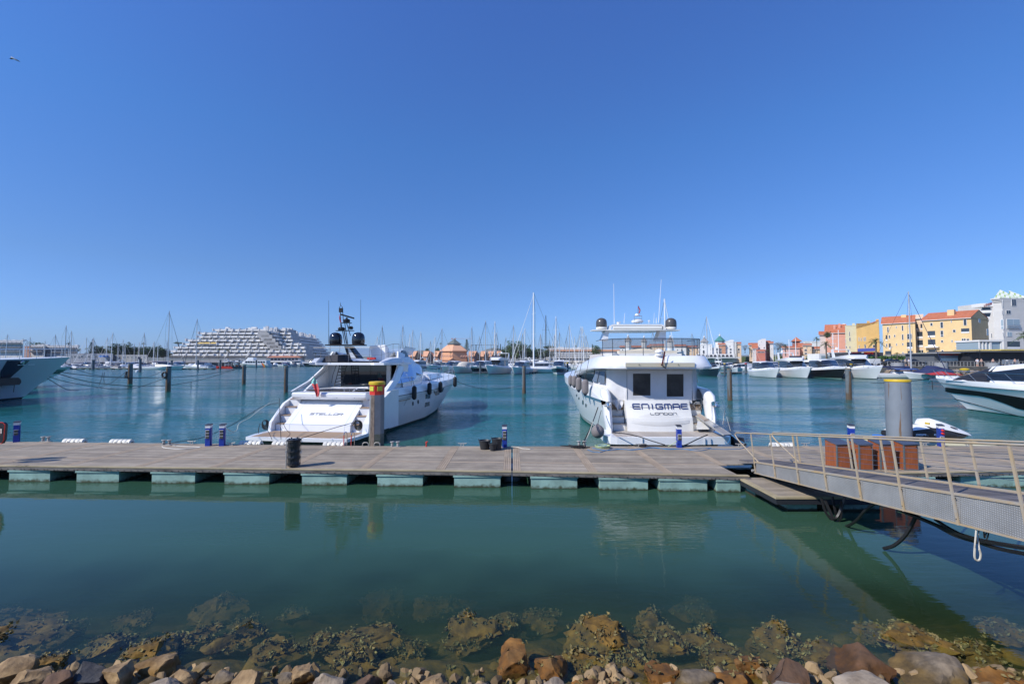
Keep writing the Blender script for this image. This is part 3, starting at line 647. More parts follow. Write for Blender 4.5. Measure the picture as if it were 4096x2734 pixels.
# ---------------------------------------------------------------- PILES
def pilefn(nt,b,mp,src):
    # bare paint above, rusty brown streaks and mussels towards the waterline (real growth at fixed height)
    N=nt.nodes; Lk=nt.links; g=N.new('ShaderNodeNewGeometry'); s=N.new('ShaderNodeSeparateXYZ'); Lk.new(g.outputs['Position'],s.inputs[0])
    t=N.new('ShaderNodeTexNoise'); t.inputs['Scale'].default_value=1.6; t.inputs['Detail'].default_value=6
    m2=N.new('ShaderNodeMapping'); m2.inputs['Scale'].default_value=(3,3,.5); Lk.new(g.outputs['Position'],m2.inputs['Vector']); Lk.new(m2.outputs[0],t.inputs['Vector'])
    a=N.new('ShaderNodeMath'); a.operation='MULTIPLY_ADD'; Lk.new(s.outputs['Z'],a.inputs[0]); a.inputs[1].default_value=-.22; a.inputs[2].default_value=.28
    c=N.new('ShaderNodeMath'); c.operation='ADD'; Lk.new(a.outputs[0],c.inputs[0]); Lk.new(t.outputs['Fac'],c.inputs[1])
    r=N.new('ShaderNodeMapRange'); r.inputs['From Min'].default_value=.5; r.inputs['From Max'].default_value=.6; Lk.new(c.outputs[0],r.inputs['Value'])
    mx=N.new('ShaderNodeMix'); mx.data_type='RGBA'; Lk.new(r.outputs[0],mx.inputs['Factor']); Lk.new(src,mx.inputs[6]); mx.inputs[7].default_value=(.10,.07,.045,1)
    Lk.new(mx.outputs[2],b.inputs['Base Color'])
pilem=M('old_painted_pile',(.13,.15,.155),.6,var=.3,vs=3,fn=pilefn)
rustp=M('brown_bare_pile_timber',(.14,.09,.055),.9,var=.55,vs=7,stretch=(3,3,.6),bump=.5,bs=14)
pileg=M('dark_blue_grey_pile',(.06,.085,.11),.5,var=.15)
tanc=M('tan_pile_cap',(.30,.22,.11),.8,var=.3)
def pile(px,bpy_,tpy,wpx,lab,cap=None,strip=True,mat=None,grp='mooring piles standing in the basin',nseg=8,rust=True):
    q=G(px,bpy_,0); zt=ZA(tpy,q.y); rr=wpx/FPX*q.y/2
    r=thing('mooring_pile',(q.x,q.y,0),lab,'pile',grp)
    m=MB(); m.cyl((q.x,q.y,-1),(q.x,q.y,zt),rr,n=nseg); m.build('shaft',mat or pilem,r,smooth=nseg>10)
    if strip:
        m=MB(); m.hexa([(q.x-rr*.35,q.y-rr*1.06,-1),(q.x+rr*.3,q.y-rr*1.06,-1),(q.x+rr*.3,q.y-rr*.7,-1),(q.x-rr*.35,q.y-rr*.7,-1)],[(q.x-rr*.3,q.y-rr*1.06,zt*.93),(q.x+rr*.25,q.y-rr*1.06,zt*.93),(q.x+rr*.25,q.y-rr*.7,zt*.93),(q.x-rr*.3,q.y-rr*.7,zt*.93)]); m.build('timber_strip',rustp,r)
    if cap:
        m=MB(); m.cyl((q.x,q.y,zt),(q.x,q.y,zt+rr*.45),rr*1.08,n=12); m.build('cap',cap,r)
    else:
        m=MB(); m.cyl((q.x,q.y,zt),(q.x,q.y,zt+.05),rr*1.04,n=nseg); m.build('cap',tanc,r)
    return r,q,zt,rr
A1=pile(130,1535,1500,17,'dark mooring pile half hidden under the bow at the left edge')
B1=pile(520,1534,1455,16,'mooring pile with a rope bundle, left of the two roped piles')
C1=pile(672,1563,1465,18,'mooring pile with a black tyre ring, in front of the tall-masted sailboat')
pile(975,1535,1460,14,'mooring pile in open water left of the flagged yacht, farther one')
pile(1143,1568,1465,16,'mooring pile just left of the flagged yacht with a dark bracket')
pile(2096,1572,1466,15,'mooring pile between the two large yachts, with a rusty brown face')
pile(2920,1601,1477,19,'mooring pile right of the large yacht with the dark blue lettering')
pile(3396,1598,1475,21,'mooring pile with pale mussel growth, left of the big grey pile')
q=C1[1]; m=MB(); c=Vector((q.x-.25,q.y-.35,ZA(1498,q.y))); m.tube([c+Vector((.26*cos(t),0,.33*sin(t))) for t in [2*PI*i/16 for i in range(17)]],.11,8)
tag(m.build('tyre_fender',rubber,off=c,smooth=True),'black tyre hanging on the side of a mooring pile','tyre')
q=B1[1]; m=MB(); c=Vector((q.x-.35,q.y-.3,ZA(1500,q.y)))
random.seed(5)
for k in range(7): m.tube(smoothpts([c+Vector((random.uniform(-.12,.12),random.uniform(-.1,.1),.6)),c+Vector((random.uniform(-.35,.1),random.uniform(-.2,.1),0)),c+Vector((random.uniform(-.2,.25),random.uniform(-.2,.1),-.5))],4),.05,5)
tag(m.build('rope_bundle',rope_b,off=c),'dark coil of rope hung on the left roped pile','rope')
# striped pile (red and yellow), octagonal, at the pontoon
q=G(1510,1783,0); q=Vector((XA(1510,18.25),18.25,0)); zt=ZA(1535,18.25); rr=.30
r=thing('striped_pile',q,'octagonal grey pile with red band and yellow cap beside the flagged yacht','pile')
m=MB(); m.cyl((q.x,q.y,-1),(q.x,q.y,zt-.42),rr,n=8); m.build('shaft',M('grey_octagonal_pile',(.20,.215,.23),.5,var=.2,vs=2,fn=None),r)
m=MB(); m.cyl((q.x,q.y,zt-.419),(q.x,q.y,zt-.02),rr*1.005,n=8); rb=m.build('red_band',redp,r)
m=MB(); m.lathe([(rr*1.07,zt-.02),(rr*1.07,zt+.07),(rr*.98,zt+.1),(0,zt+.12)],(q.x,q.y,0),24); m.build('cap',yellowp,r,smooth=True)
m=MB()
for a in (-52,-118):
    c=Vector((q.x+cos(R(a))*rr*.96,q.y+sin(R(a))*rr*.96,zt-.17)); t=Vector((-sin(R(a)),cos(R(a)),0)); n=Vector((cos(R(a)),sin(R(a)),0))
    m.obox(c,t*.10,n*.012,Vector((0,0,.09)))
m.build('notice',M('yellow_notice',(.62,.60,.06),.5,var=.2,vs=20),rb)
m=MB(); m.hexa([(q.x-.17,q.y-.305,.0),(q.x-.0,q.y-.305,.0),(q.x,q.y-.26,0),(q.x-.17,q.y-.26,0)],[(q.x-.14,q.y-.305,zt-.43),(q.x-.01,q.y-.305,zt-.43),(q.x,q.y-.26,zt-.43),(q.x-.14,q.y-.26,zt-.43)]); m.build('worn_strip',M('worn_pile_face',(.23,.18,.14),.85,var=.5,vs=8,stretch=(2,2,.6)),r)
m=MB(); m.cyl((q.x,q.y,-.2),(q.x,q.y,.95),rr*1.004,n=8); m.build('algae_band',M('algae_stain',(.10,.12,.07),.8,var=.6,vs=5,col2=(.17,.17,.15)),r)
# big grey pile
q=Vector((XA(3590,18.3),18.35,0)); zt=ZA(1520,18.35); rr=.415
def bigfn(nt,b,mp,src):
    N=nt.nodes; Lk=nt.links; g=N.new('ShaderNodeNewGeometry'); 
    m2=N.new('ShaderNodeMapping'); m2.inputs['Scale'].default_value=(4,4,.35); Lk.new(g.outputs['Position'],m2.inputs['Vector'])
    t=N.new('ShaderNodeTexNoise'); t.inputs['Scale'].default_value=1.3; t.inputs['Detail'].default_value=7; Lk.new(m2.outputs[0],t.inputs['Vector'])
    r=N.new('ShaderNodeMapRange'); r.inputs['From Min'].default_value=.68; r.inputs['From Max'].default_value=.72; Lk.new(t.outputs['Fac'],r.inputs['Value'])
    mx=N.new('ShaderNodeMix'); mx.data_type='RGBA'; Lk.new(r.outputs[0],mx.inputs['Factor']); Lk.new(src,mx.inputs[6]); mx.inputs[7].default_value=(.16,.10,.06,1)
    Lk.new(mx.outputs[2],b.inputs['Base Color'])
r=thing('big_steel_pile',q,'thick round grey steel pile with yellow cap behind the brown cabinets','pile')
m=MB(); m.cyl((q.x,q.y,-1),(q.x,q.y,zt-.05),rr,n=40); m.build('shaft',M('grey_steel_pile',(.20,.23,.26),.45,var=.12,vs=1.5,fn=bigfn),r,smooth=True)
m=MB(); m.lathe([(rr*1.045,zt-.05),(rr*1.045,zt+.02),(rr*1.03,zt+.035),(0,zt+.05)],(q.x,q.y,0),40); m.build('cap',yellowp,r,smooth=True)
m=MB()
for s,x in ((0,(.72)),):
    rings=[]
    for i in range(15):
        z=.2+i*(zt-.8)/14; wd=.05+.10*(1-i/14)+.03*noise.noise((i*.7,2,1)); a0=R(-90)+x
        rings.append([(q.x+cos(a0+k*wd-.1)*rr*1.003,q.y+sin(a0+k*wd-.1)*rr*1.003,z) for k in (-1,-.3,.3,1)])
    m.loft(rings,False,False)
m.build('rust_streak',M('rust_streak',(.14,.075,.045),.9,var=.6,vs=9,stretch=(3,3,.5),col2=(.28,.25,.22)),r)
rings=[]
for i in range(12):
    z=-.1+i*.1; wd=.22*(1-i/12)+.05*noise.noise((i*.8,5,2)); a0=R(-90)-.62
    rings.append([(q.x+cos(a0+k*wd-.06*i/12)*rr*1.003,q.y+sin(a0+k*wd-.06*i/12)*rr*1.003,z) for k in (-1,-.3,.3,1)])
m=MB(); m.loft(rings,False,False); m.build('algae_streak',M('algae_stain'),r)
# ---------------------------------------------------------------- mooring lines at the left
LN=[([(172,1472,48),(240,1496,50),(330,1521,53),(422,1535,56),(549,1544,60),(687,1539,65),(820,1514,75),(942,1477,90)],'lowest long dark mooring line sweeping from the left bow past both roped piles'),
([(200,1480,49),(320,1498,54),(430,1508,60),(549,1511,64),(687,1509,70),(820,1497,80),(950,1475,92)],'upper long dark mooring line sweeping from the left bow past both roped piles'),
([(152,1490,48),(210,1525,49),(268,1557,50),(317,1560,51)],'short dark mooring line dipping to the water in front of the left bow'),
([(165,1494,48),(260,1525,50),(393,1548,53),(473,1557,54),(553,1548,56),(664,1511,57)],'dark mooring line from the left bow to the pile with the tyre'),
([(223,1452,62),(300,1475,64),(393,1501,66),(535,1509,70),(600,1504,72),(660,1478,74)],'thin dark line from the farther bow running behind the rope-hung pile'),
([(386,1551,62),(440,1533,66),(505,1486,70)],'thin slanting line rising to the pile with the rope bundle'),
([(395,1543,60),(405,1515,62),(411,1491,63)],'slack dark cord dangling from the mooring lines'),
([(417,1533,62),(415,1510,62),(418,1489,63)],'second slack dark cord dangling from the mooring lines'),
([(765,1550,66),(764,1538,66),(766,1529,66)],'short cord end hanging from the lowest mooring line')]
for pts,l in LN:
    rope('mooring_line',smoothpts([P(*a) for a in pts],4),.038 if 'long' in l else .03,rope_b,l,'mooring line')
# ================================================================ SHORE STONES
random.seed(11)
def rockfn(nt,b,mp,src):
    # wet dark-ochre film near and under the waterline, dry above
    N=nt.nodes; Lk=nt.links; g=N.new('ShaderNodeNewGeometry'); s=N.new('ShaderNodeSeparateXYZ'); Lk.new(g.outputs['Position'],s.inputs[0])
    t=N.new('ShaderNodeTexNoise'); t.inputs['Scale'].default_value=5; Lk.new(g.outputs['Position'],t.inputs['Vector'])
    a=N.new('ShaderNodeMath'); a.operation='MULTIPLY_ADD'; Lk.new(t.outputs['Fac'],a.inputs[0]); a.inputs[1].default_value=-.15; Lk.new(s.outputs['Z'],a.inputs[2])
    r=N.new('ShaderNodeMapRange'); r.inputs['From Min'].default_value=.04; r.inputs['From Max'].default_value=.12; Lk.new(a.outputs[0],r.inputs['Value'])
    mx=N.new('ShaderNodeMix'); mx.data_type='RGBA'; mx.blend_type='MULTIPLY'; Lk.new(src,mx.inputs[6]); 
    inv=N.new('ShaderNodeMath'); inv.operation='SUBTRACT'; inv.inputs[0].default_value=1; Lk.new(r.outputs[0],inv.inputs[1]); Lk.new(inv.outputs[0],mx.inputs['Factor']); mx.inputs[7].default_value=(.62,.50,.22,1)
    Lk.new(mx.outputs[2],b.inputs['Base Color'])
def rockm(n,c,c2): return M(n,c,.85,var=.5,vs=4,col2=c2,bump=1.0,bs=11,fn=rockfn)
RM={'tan':rockm('tan_stone',(.38,.26,.13),(.12,.07,.03)),'ochre':rockm('ochre_stone',(.36,.18,.045),(.09,.05,.015)),'grey':rockm('dark_grey_stone',(.09,.085,.08),(.035,.033,.032)),
'pale':rockm('pale_pinkish_stone',(.38,.31,.23),(.16,.12,.08)),'brown':rockm('brown_stone',(.17,.09,.045),(.07,.045,.03)),'red':rockm('reddish_wet_stone',(.17,.085,.04),(.07,.04,.02)),
'mot':rockm('mottled_stone',(.27,.21,.14),(.07,.055,.04)),'sub':rockm('sunken_stone',(.35,.235,.06),(.05,.04,.015))}
import bmesh
def rockmesh(sx,sy,sz,seed,sub=4,rough=.35,facet=.5):
    bm=bmesh.new(); bmesh.ops.create_icosphere(bm,subdivisions=sub,radius=1)
    rnd=random.Random(seed); planes=[(Vector((rnd.uniform(-1,1),rnd.uniform(-1,1),rnd.uniform(-.6,1))).normalized(),rnd.uniform(.45,.82)) for _ in range(13)]
    for v in bm.verts:
        p=v.co.copy()
        for n,d in planes:
            e=p.dot(n)-d
            if e>0: p-=n*e
        f=1+rough*.4*noise.noise(p*1.5+Vector((seed,0,0)))+rough*.30*noise.noise(p*4+Vector((0,seed,0)))+(rough*.1*noise.ridged_multi_fractal(p*2.2+Vector((seed,seed,0)),.9,2.1,5,1,2) if sub>2 else 0)+rough*.14*noise.noise(p*12+Vector((0,0,seed)))
        v.co=Vector((p.x*f*sx,p.y*f*sy,p.z*f*sz))
    out=([v.co.copy() for v in bm.verts],[[w_.index for w_ in f.verts] for f in bm.faces]); bm.free(); return out
SHV=[]
def rock(px,py,wpx,hf,kind,lab,z=None,grp=None,sub=4,dz=0,rough=.4,df=.9,oy=0):
    """py is where its centre shows; z height of the centre"""
    q=G(px,py+(26 if z>.04 else 14 if z>-.04 else 0),z); s=wpx/FPX*q.y/2*(.9 if z>.04 else 1.1 if z>-.04 else .97)
    vs_,fs=rockmesh(s,s*df,s*hf,int(px*7+py),sub,rough); rz=random.uniform(-.6,.6); c,s_=cos(rz),sin(rz)
    m=MB(); m.add([(q.x+v.x*c-v.y*s_,q.y+v.x*s_+v.y*c,q.z+v.z) for v in vs_],fs)
    o=m.build('boulder' if (z or 0)>-.05 else 'sunken_boulder',RM[kind],off=q,smooth=True,ang=32)
    tag(o,lab,'rock',grp)
    if oy:
        for k in range(oy):
            v=random.choice(vs_)
            if v.z<-.1*s: continue
            SHV.append((Vector((q.x+v.x*c-v.y*s_,q.y+v.x*s_+v.y*c,q.z+v.z)),v.normalized()))
    return o
gr='dry boulders along the bottom edge'
for a in ((40,2665,190,.55,'tan','long tan boulder at the bottom left corner',.12),(150,2690,200,.6,'tan','tan sloping boulder second from the bottom left corner',.2),(225,2712,190,.55,'brown','brown rounded boulder left of the dark grey one',.25),
(345,2690,190,.75,'grey','jagged dark grey boulder at the lower left',.2),(478,2675,140,.8,'tan','pointed tan boulder right of the dark grey one',.2),(640,2640,230,.5,'tan','large pale ochre boulder awash at lower left of centre',.06),
(735,2680,130,.65,'tan','light tan boulder beside the ochre one',.15),(800,2655,90,.6,'pale','small pale boulder at the water edge',.1),(665,2722,150,.5,'pale','low grey boulder in front of the pale ochre one',.2),
(985,2705,180,.75,'tan','pale tan angular boulder below the oyster bank',.2),(1215,2675,120,1.0,'tan','tall tan boulder standing upright by the green ledge',.12),(1130,2700,90,.7,'mot','small mottled boulder left of the upright tan one',.12),
(1300,2712,170,.6,'pale','pink tan boulder cut by the bottom edge',.22),(1470,2715,150,.6,'brown','rusty brown pitted boulder at the bottom middle',.1),(1745,2705,130,.65,'tan','lone tan boulder tip at the bottom middle',.15),
(1920,2728,110,.5,'pale','pale flat stone at the bottom middle',.2),(2050,2635,170,.75,'ochre','orange oyster crusted boulder breaking the surface in the middle',.0),(2210,2660,170,.6,'ochre','square orange boulder half awash right of the oyster crusted one',.0),
(2215,2722,110,.6,'pale','small pale pyramid stone in front of the orange boulders',.2),(2360,2725,150,.4,'ochre','low orange brown slab at the bottom edge',.05),(2470,2728,120,.4,'ochre','mossy ochre stone tip right of the low slab',.08),
(2640,2700,170,.5,'ochre','broad rust coloured slab at the water edge',.0),(2780,2705,180,.55,'mot','olive brown ridged boulder beside the rust slab',.03),(3010,2655,150,.6,'ochre','bright orange boulder with oysters left of the dark one',.02),
(3150,2705,250,.6,'brown','large dark brown wet boulder at lower right',.1),(2950,2715,180,.45,'ochre','olive stained slab below the orange boulder',.0),(3440,2640,260,.42,'red','smooth reddish brown dome wet boulder at lower right',.0),
(3480,2725,340,.38,'pale','large pale pinkish grey boulder at the bottom right',.35),(3170,2733,180,.3,'pale','whitish flat stone left of the large pale boulder',.3),(3690,2660,250,.55,'mot','round mottled pitted boulder at lower right',.02),
(3800,2690,150,.5,'mot','small mottled boulder touching the round pitted one',.02),(3950,2715,200,.5,'ochre','tan boulder in the lower right corner',.0),(4060,2722,150,.5,'ochre','ochre boulder at the right edge of the bottom row',.05),
(880,2700,120,.6,'mot','dark mossy boulder between tan ones at lower left',.1),(585,2712,140,.6,'mot','shaded dark boulder under the pale ochre one',.08),(1560,2728,110,.5,'pale','small pinkish stone right of the rusty pitted one',.15)):
    px,py,w_,hf,k,l,z=a
    rock(px,py,w_,hf,k,l,z,gr,oy=14 if k=='ochre' else 0)
gs='sunken boulders under the shallow water'
# sunken boulders, coated in silt
for a in ((890,2430,230,.5,-.40,'arched sunken boulder farthest from the bank at the left'),(60,2590,300,.4,-.2,'large silty sunken slab at the far left'),(120,2500,240,.4,-.35,'broken sunken slab with shells at the left edge'),(270,2520,180,.35,-.42,'faint sunken stone right of the left slab'),
(430,2590,230,.4,-.22,'sunken ledge with shells above the dark grey boulder'),(600,2610,260,.4,-.14,'sunken ledge behind the large pale ochre boulder'),(780,2560,170,.45,-.2,'shell covered sunken stone left of centre'),(960,2560,240,.45,-.2,'wide shell covered sunken ledge left of centre'),
(1110,2600,180,.4,-.15,'olive sunken slab beside the upright tan boulder'),(1290,2570,180,.4,-.2,'sunken stone with a shell rim at left of centre'),(1490,2560,270,.55,-.2,'tall humped sunken boulder covered with shells'),(1420,2640,210,.4,-.1,'olive sunken slab in front of the humped boulder'),
(1180,2460,140,.4,-.45,'faint sunken stone in deeper water left of centre'),(970,2500,120,.4,-.4,'small faint sunken stone below the arched one'),(1640,2600,150,.3,-.25,'low sunken stone right of the humped boulder'),(1880,2540,270,.5,-.24,'dark shell bank left of the oyster crusted boulder'),
(2010,2500,200,.45,-.32,'sunken mound behind the oyster crusted boulder'),(2400,2570,280,.55,-.16,'broad yellowish sunken boulder with a shell rim'),(2340,2650,200,.4,-.08,'olive sunken slab below the yellowish boulder'),(2610,2500,200,.45,-.32,'sunken mound topped with shells right of centre'),
(2680,2580,220,.4,-.18,'flat silty sunken slab right of centre'),(2830,2560,230,.5,-.2,'shell studded sunken ridge right of centre'),(2880,2630,200,.35,-.1,'shell covered ledge left of the orange boulder'),(3120,2560,260,.4,-.16,'shell carpeted sunken slab left of the gangway reflection'),
(3270,2620,200,.35,-.15,'shell strewn sunken slab under the gangway reflection'),(3660,2560,300,.35,-.12,'dark weedy sunken slab in the gangway reflection'),(3900,2620,240,.35,-.15,'olive sunken ledge at the lower right'),(4010,2520,240,.3,-.3,'pale sunken slab near the right edge'),
(2760,2440,200,.3,-.62,'faint deep sunken stone right of centre'),(1760,2430,240,.3,-.7,'faint deep sunken stone near the middle'),(550,2480,200,.3,-.55,'faint deep sunken stone at the left'),(1540,2400,260,.3,-.8,'faintest deep stone left of centre'),(2170,2480,180,.35,-.5,'faint sunken stone between the two orange boulders'),
(0,2480,200,.4,-.35,'sunken slab cut by the left edge'),(3500,2540,180,.3,-.35,'sunken stone within the gangway reflection'),(180,2660,190,.35,-.05,'olive wet ledge behind the tan boulders at far left'),(2520,2640,170,.35,-.1,'olive ledge between yellowish boulder and rust slab')):
    px,py,w_,hf,z,l=a
    rock(px,py,w_,hf,'sub',l,z,gs,oy=int(w_*.45),rough=.8)
# sea bed under everything
sb=MB(); nx,ny=130,70; vv=[]
for j in range(ny):
    for i in range(nx):
        x=-12+25*i/(nx-1); y=2.2+11*j/(ny-1)
        z=(.3 if y<4.3 else .3-(y-4.3)*.27 if y<5.9 else -.13-(y-5.9)*.36)+.22*noise.noise((x*1.1,y*1.1,3))+.09*noise.noise((x*3.2,y*3.2,8))
        if z>-.03 and y>5: z=-.03
        vv.append((x,y,z))
sb.add(vv,[(j*nx+i,j*nx+i+1,(j+1)*nx+i+1,(j+1)*nx+i) for j in range(ny-1) for i in range(nx-1)])
tag(sb.build('sea_bed',RM['sub'],smooth=True),kind='structure',label='silty stone covered sea bed sloping away from the bank')
rb_=MB()
for _ in range(190):
    x=random.uniform(-9.5,10.5); y=5.1+2.9*random.random()**1.5; z=.3-(y-4.3)*.27 if y<5.9 else -.13-(y-5.9)*.36
    b_=random.uniform(.07,.24); vs_,fs=rockmesh(b_*random.uniform(.8,1.3),b_,b_*.5,random.randrange(999),2,.6); rb_.add([v+Vector((x,y,min(z+.14*noise.noise((x,y,3)),-.03-b_*.45))) for v in vs_],fs)
    for _k in range(3): SHV.append((Vector((x,y,min(z,-.03)))+random.choice(vs_)*.9,Vector((0,0,1))))
tag(rb_.build('sunken_rubble',RM['sub'],smooth=True),'silty rubble covering the shallow bottom between the sunken boulders',None,None,'stuff')
# oyster shells encrusting the sunken stones
oy=MB()
for _ in range(2200):
    x=random.uniform(-9,9.5); y=random.uniform(4.9,7.4)
    if noise.noise((x*.9,y*.9,5))<.02: continue
    z=(-.03 if y<5.3 else .42-(y-4.2)*.42 if y<5.9 else -.30-(y-5.9)*.40)+.22*noise.noise((x*1.1,y*1.1,3))+.02
    SHV.append((Vector((x,y,min(z,-.01))),Vector((0,0,1))))
for p,n in SHV:
    for _ in range(3):
        a=random.uniform(0,2*PI); s=random.uniform(.02,.055); t=Vector((cos(a),sin(a),random.uniform(-.1,.9))).normalized(); b=t.cross(n)
        b=b.normalized() if b.length>.1 else t.orthogonal().normalized(); u=t.cross(b)
        c=p+Vector((random.gauss(0,.035),random.gauss(0,.035),random.uniform(0,.03)))
        k=[c-t*s*.6,c+b*s*.5,c+t*s*.9,c-b*s*.5]
        oy.add([*k,c+u*s*.35],[(0,1,4),(1,2,4),(2,3,4),(3,0,4)])
shell=M('oyster_shell',(.17,.135,.05),.8,island=.6,var=.5,vs=9)
tag(oy.build('oyster_shells',shell),'oyster shells crusting the sunken stones',None,None,'stuff')
# scattered small stones between the boulders
st=MB()
for _ in range(300):
    px=random.uniform(-100,4200); q=G(px,random.uniform(2675,2780),random.uniform(-.05,.06)); b_=random.uniform(.03,.13); vs_,fs=rockmesh(*(b_*random.uniform(.75,1.1) for _ in range(3)),random.randrange(999),2,.25)
    st.add([v+q for v in vs_],fs)
tag(st.build('small_stones',M('small_brown_stones',(.24,.165,.085),.9,island=.45,bump=.8,bs=14),smooth=False),'small stones wedged between the boulders',None,None,'stuff')
# ================================================================ BOAT TOOLS
class Fr: # local frame: s forward, t starboard, z up
    def __init__(f,o,d):
        f.o=Vector(o); f.d=Vector((d[0],d[1],0)).normalized(); f.r=Vector((f.d.y,-f.d.x,0))
    def __call__(f,s,t,z): return f.o+f.d*s+f.r*t+Vector((0,0,z))
    def on_t(f,px,py,t): # point on plane t = const
        return ONP(px,py,f(0,t,0),f.r)
    def on_s(f,px,py,s): return ONP(px,py,f(s,0,0),f.d)
    def loc(f,p):
        q=Vector(p)-f.o; return (q.dot(f.d),q.dot(f.r),q.z)
ID=Fr((0,0,0),(0,1))
def hullmb(mb,W,L,B,zs,zb,draft=.6,rake=.14,fl=.72,n=18,stern=.86,rows=None,full=2.6,midz=None,s0=0.0,capz=99):
    """rows: list of (height fraction, width fraction, material of strip above)"""
    rows=rows or [(-1,.05,1),(-.35,.6,1),(0,.82,1),(.07,.85,0),(.3,.92,0),(.62,.985,0),(.82,1.0,0),(1,.985,0)]
    st=[]
    for i in range(n+1):
        u=i/n; u=u**.85 if False else u
        b=B/2*min(1,stern+.45*u)
        if u>.42: b*=max(0,1-((u-.42)/.58)**full)
        zsh=zs+(zb-zs)*max(0,(u-.1)/.9)**1.7
        if midz: zsh+=midz*sin(PI*u)
        pts=[]
        for h,wf,_ in rows:
            z=h*draft if h<0 else h*zsh
            k=max(0,u-.35)/.65
            hh=max(0,min(1,h)) if h>=0 else 0
            w=b*(wf*(1-k*(1-fl)*(1-hh)*1.6) if hh<1 else wf)
            w=max(w,0.0)
            s=s0+u*(L-s0)-rake*L*(1-hh)**1.1*u**3 - (0.10*L*(-h) *u**3 if h<0 else 0)
            pts.append((s,w,z))
        st.append(pts)
    m=len(rows)
    for sg in (1,-1):
        rings=[[W(s,sg*w,z) for s,w,z in p] for p in st]
        if sg<0: rings=[r for r in rings]
        k=len(mb.v)
        for r in rings: mb.v+=[tuple(v) for v in r]
        for i in range(n):
            for j in range(m-1):
                a=k+i*m+j; q=(a,a+m,a+m+1,a+1)
                mb.f.append(q if sg>0 else q[::-1]); mb.m.append(rows[j][2])
    # stern
    for j in range(m-1):
        a,b=st[0][j],st[0][j+1]
        if b[2]>capz: continue
        mb.quad(W(a[0],-a[1],a[2]),W(a[0],a[1],a[2]),W(b[0],b[1],b[2]),W(b[0],-b[1],b[2]),rows[j][2])
    return st
def deckmb(mb,W,st,drop=.05,m=0,inset=.0,crown=.06):
    n=len(st); k=len(mb.v)
    for p in st:
        s,w,z=p[-1]; w=max(0,w-inset)
        mb.v+= [tuple(W(s,-w,z-drop)),tuple(W(s,0,z-drop+crown)),tuple(W(s,w,z-drop))]
    for i in range(n-1):
        a=k+i*3
        for j in (0,1): mb.f.append((a+j,a+j+1,a+j+4,a+j+3)); mb.m.append(m)
def cabmb(mb,W,st,mf=lambda i,j:0,cap=True):
    """st: list of (s,[(w,z)...] from deck edge to the centre line)"""
    rings=[]
    for s,prof in st:
        a=[W(s+ (p[2] if len(p)>2 else 0),p[0],p[1]) for p in prof]; b=[W(s+(p[2] if len(p)>2 else 0),-p[0],p[1]) for p in prof[::-1]]
        rings.append(a+b)
    n=len(st[0][1])
    def f(i,j):
        jj=j if j<n else 2*n-2-j
        return mf(i,max(0,min(jj,n-1)))
    mb.loft(rings,False,False,mf=f)
    if cap:
        k=len(mb.v)
        for r,o in ((rings[0],0),(rings[-1],1)):
            k=len(mb.v); mb.v+=[tuple(v) for v in r]; mb.f.append(tuple(range(k,k+len(r)))[::(-1 if o==0 else 1)]); mb.m.append(0)
def rail(mb,pts,h,r=.012,every=1,mid=False):
    pts=[Vector(p) for p in pts]; up=Vector((0,0,h))
    mb.tube([p+up for p in pts],r,5)
    if mid: mb.tube([p+up*.5 for p in pts],r*.6,4)
    for p in pts[::every]: mb.cyl(p,p+up,r*.9,n=5)
def fender(W_p,r,h,mat,lab,top,grp,tipm=None,cat='fender'):
    p=Vector(W_p); t=thing('boat_fender',p,lab,cat,grp)
    m=MB(); m.lathe([(0,-h/2),(r*.5,-h/2+.02*1),(r*.9,-h/2+r*.6),(r,-h/2+r),(r,h/2-r),(r*.9,h/2-r*.6),(r*.5,h/2-.02),(0,h/2)],p,14); m.build('body',mat,t,smooth=True)
    if tipm:
        m=MB(); m.lathe([(0,-h/2-.07),(r*.35,-h/2-.02),(r*.6,-h/2+.03)],p,10); m.build('tip',tipm,t,smooth=True)
    m=MB(); m.tube([p+Vector((0,0,h/2)),Vector(top)],.012,5); m.build('line',rope_b,t)
# ================================================================ FLAGGED YACHT (lettering STELLOR)
W=Fr((-9.2,19.55,0),(.13,1)); r0=thing('motor_yacht',W(0,0,0),'white motor yacht with black domes and STELLOR lettering on its stern','motor yacht')
hb=MB(); rows=[(-1,.05,1),(-.35,.55,1),(0,.72,1),(.045,.75,2),(.06,.755,0),(.28,.87,0),(.55,.95,0),(.74,.99,0),(.82,1.03,2),(.835,1.03,0),(1,.97,0)]
sA=[]
st=hullmb(hb,W,23.3,5.6,2.35,2.62,.7,.13,.60,26,.84,rows,2.9,s0=4.3,capz=.5)
hb.loft([[W(x,-2.3*k,z),W(x,2.3*k,z)] for x,k,z in ((4.6,.8,-.3),(1.2,.8,-.3),(1.0,.95,.3),(1.0,1,.42),(4.6,1,.42))],False,False,m=1)
for q in (-1,1): hb.add([W(1.2,q*1.84,-.3),W(1.0,q*2.19,.3),W(1.0,q*2.3,.42),W(4.6,q*2.3,.42),W(4.6,q*1.84,-.3)],[(0,1,2,3,4)],1)
hb.build('hull',[gel,green_boot,blackm],r0,smooth=True,ang=30)
m=MB(); deckmb(m,W,st,.02,0); m.build('foredeck',gel,r0,smooth=True)
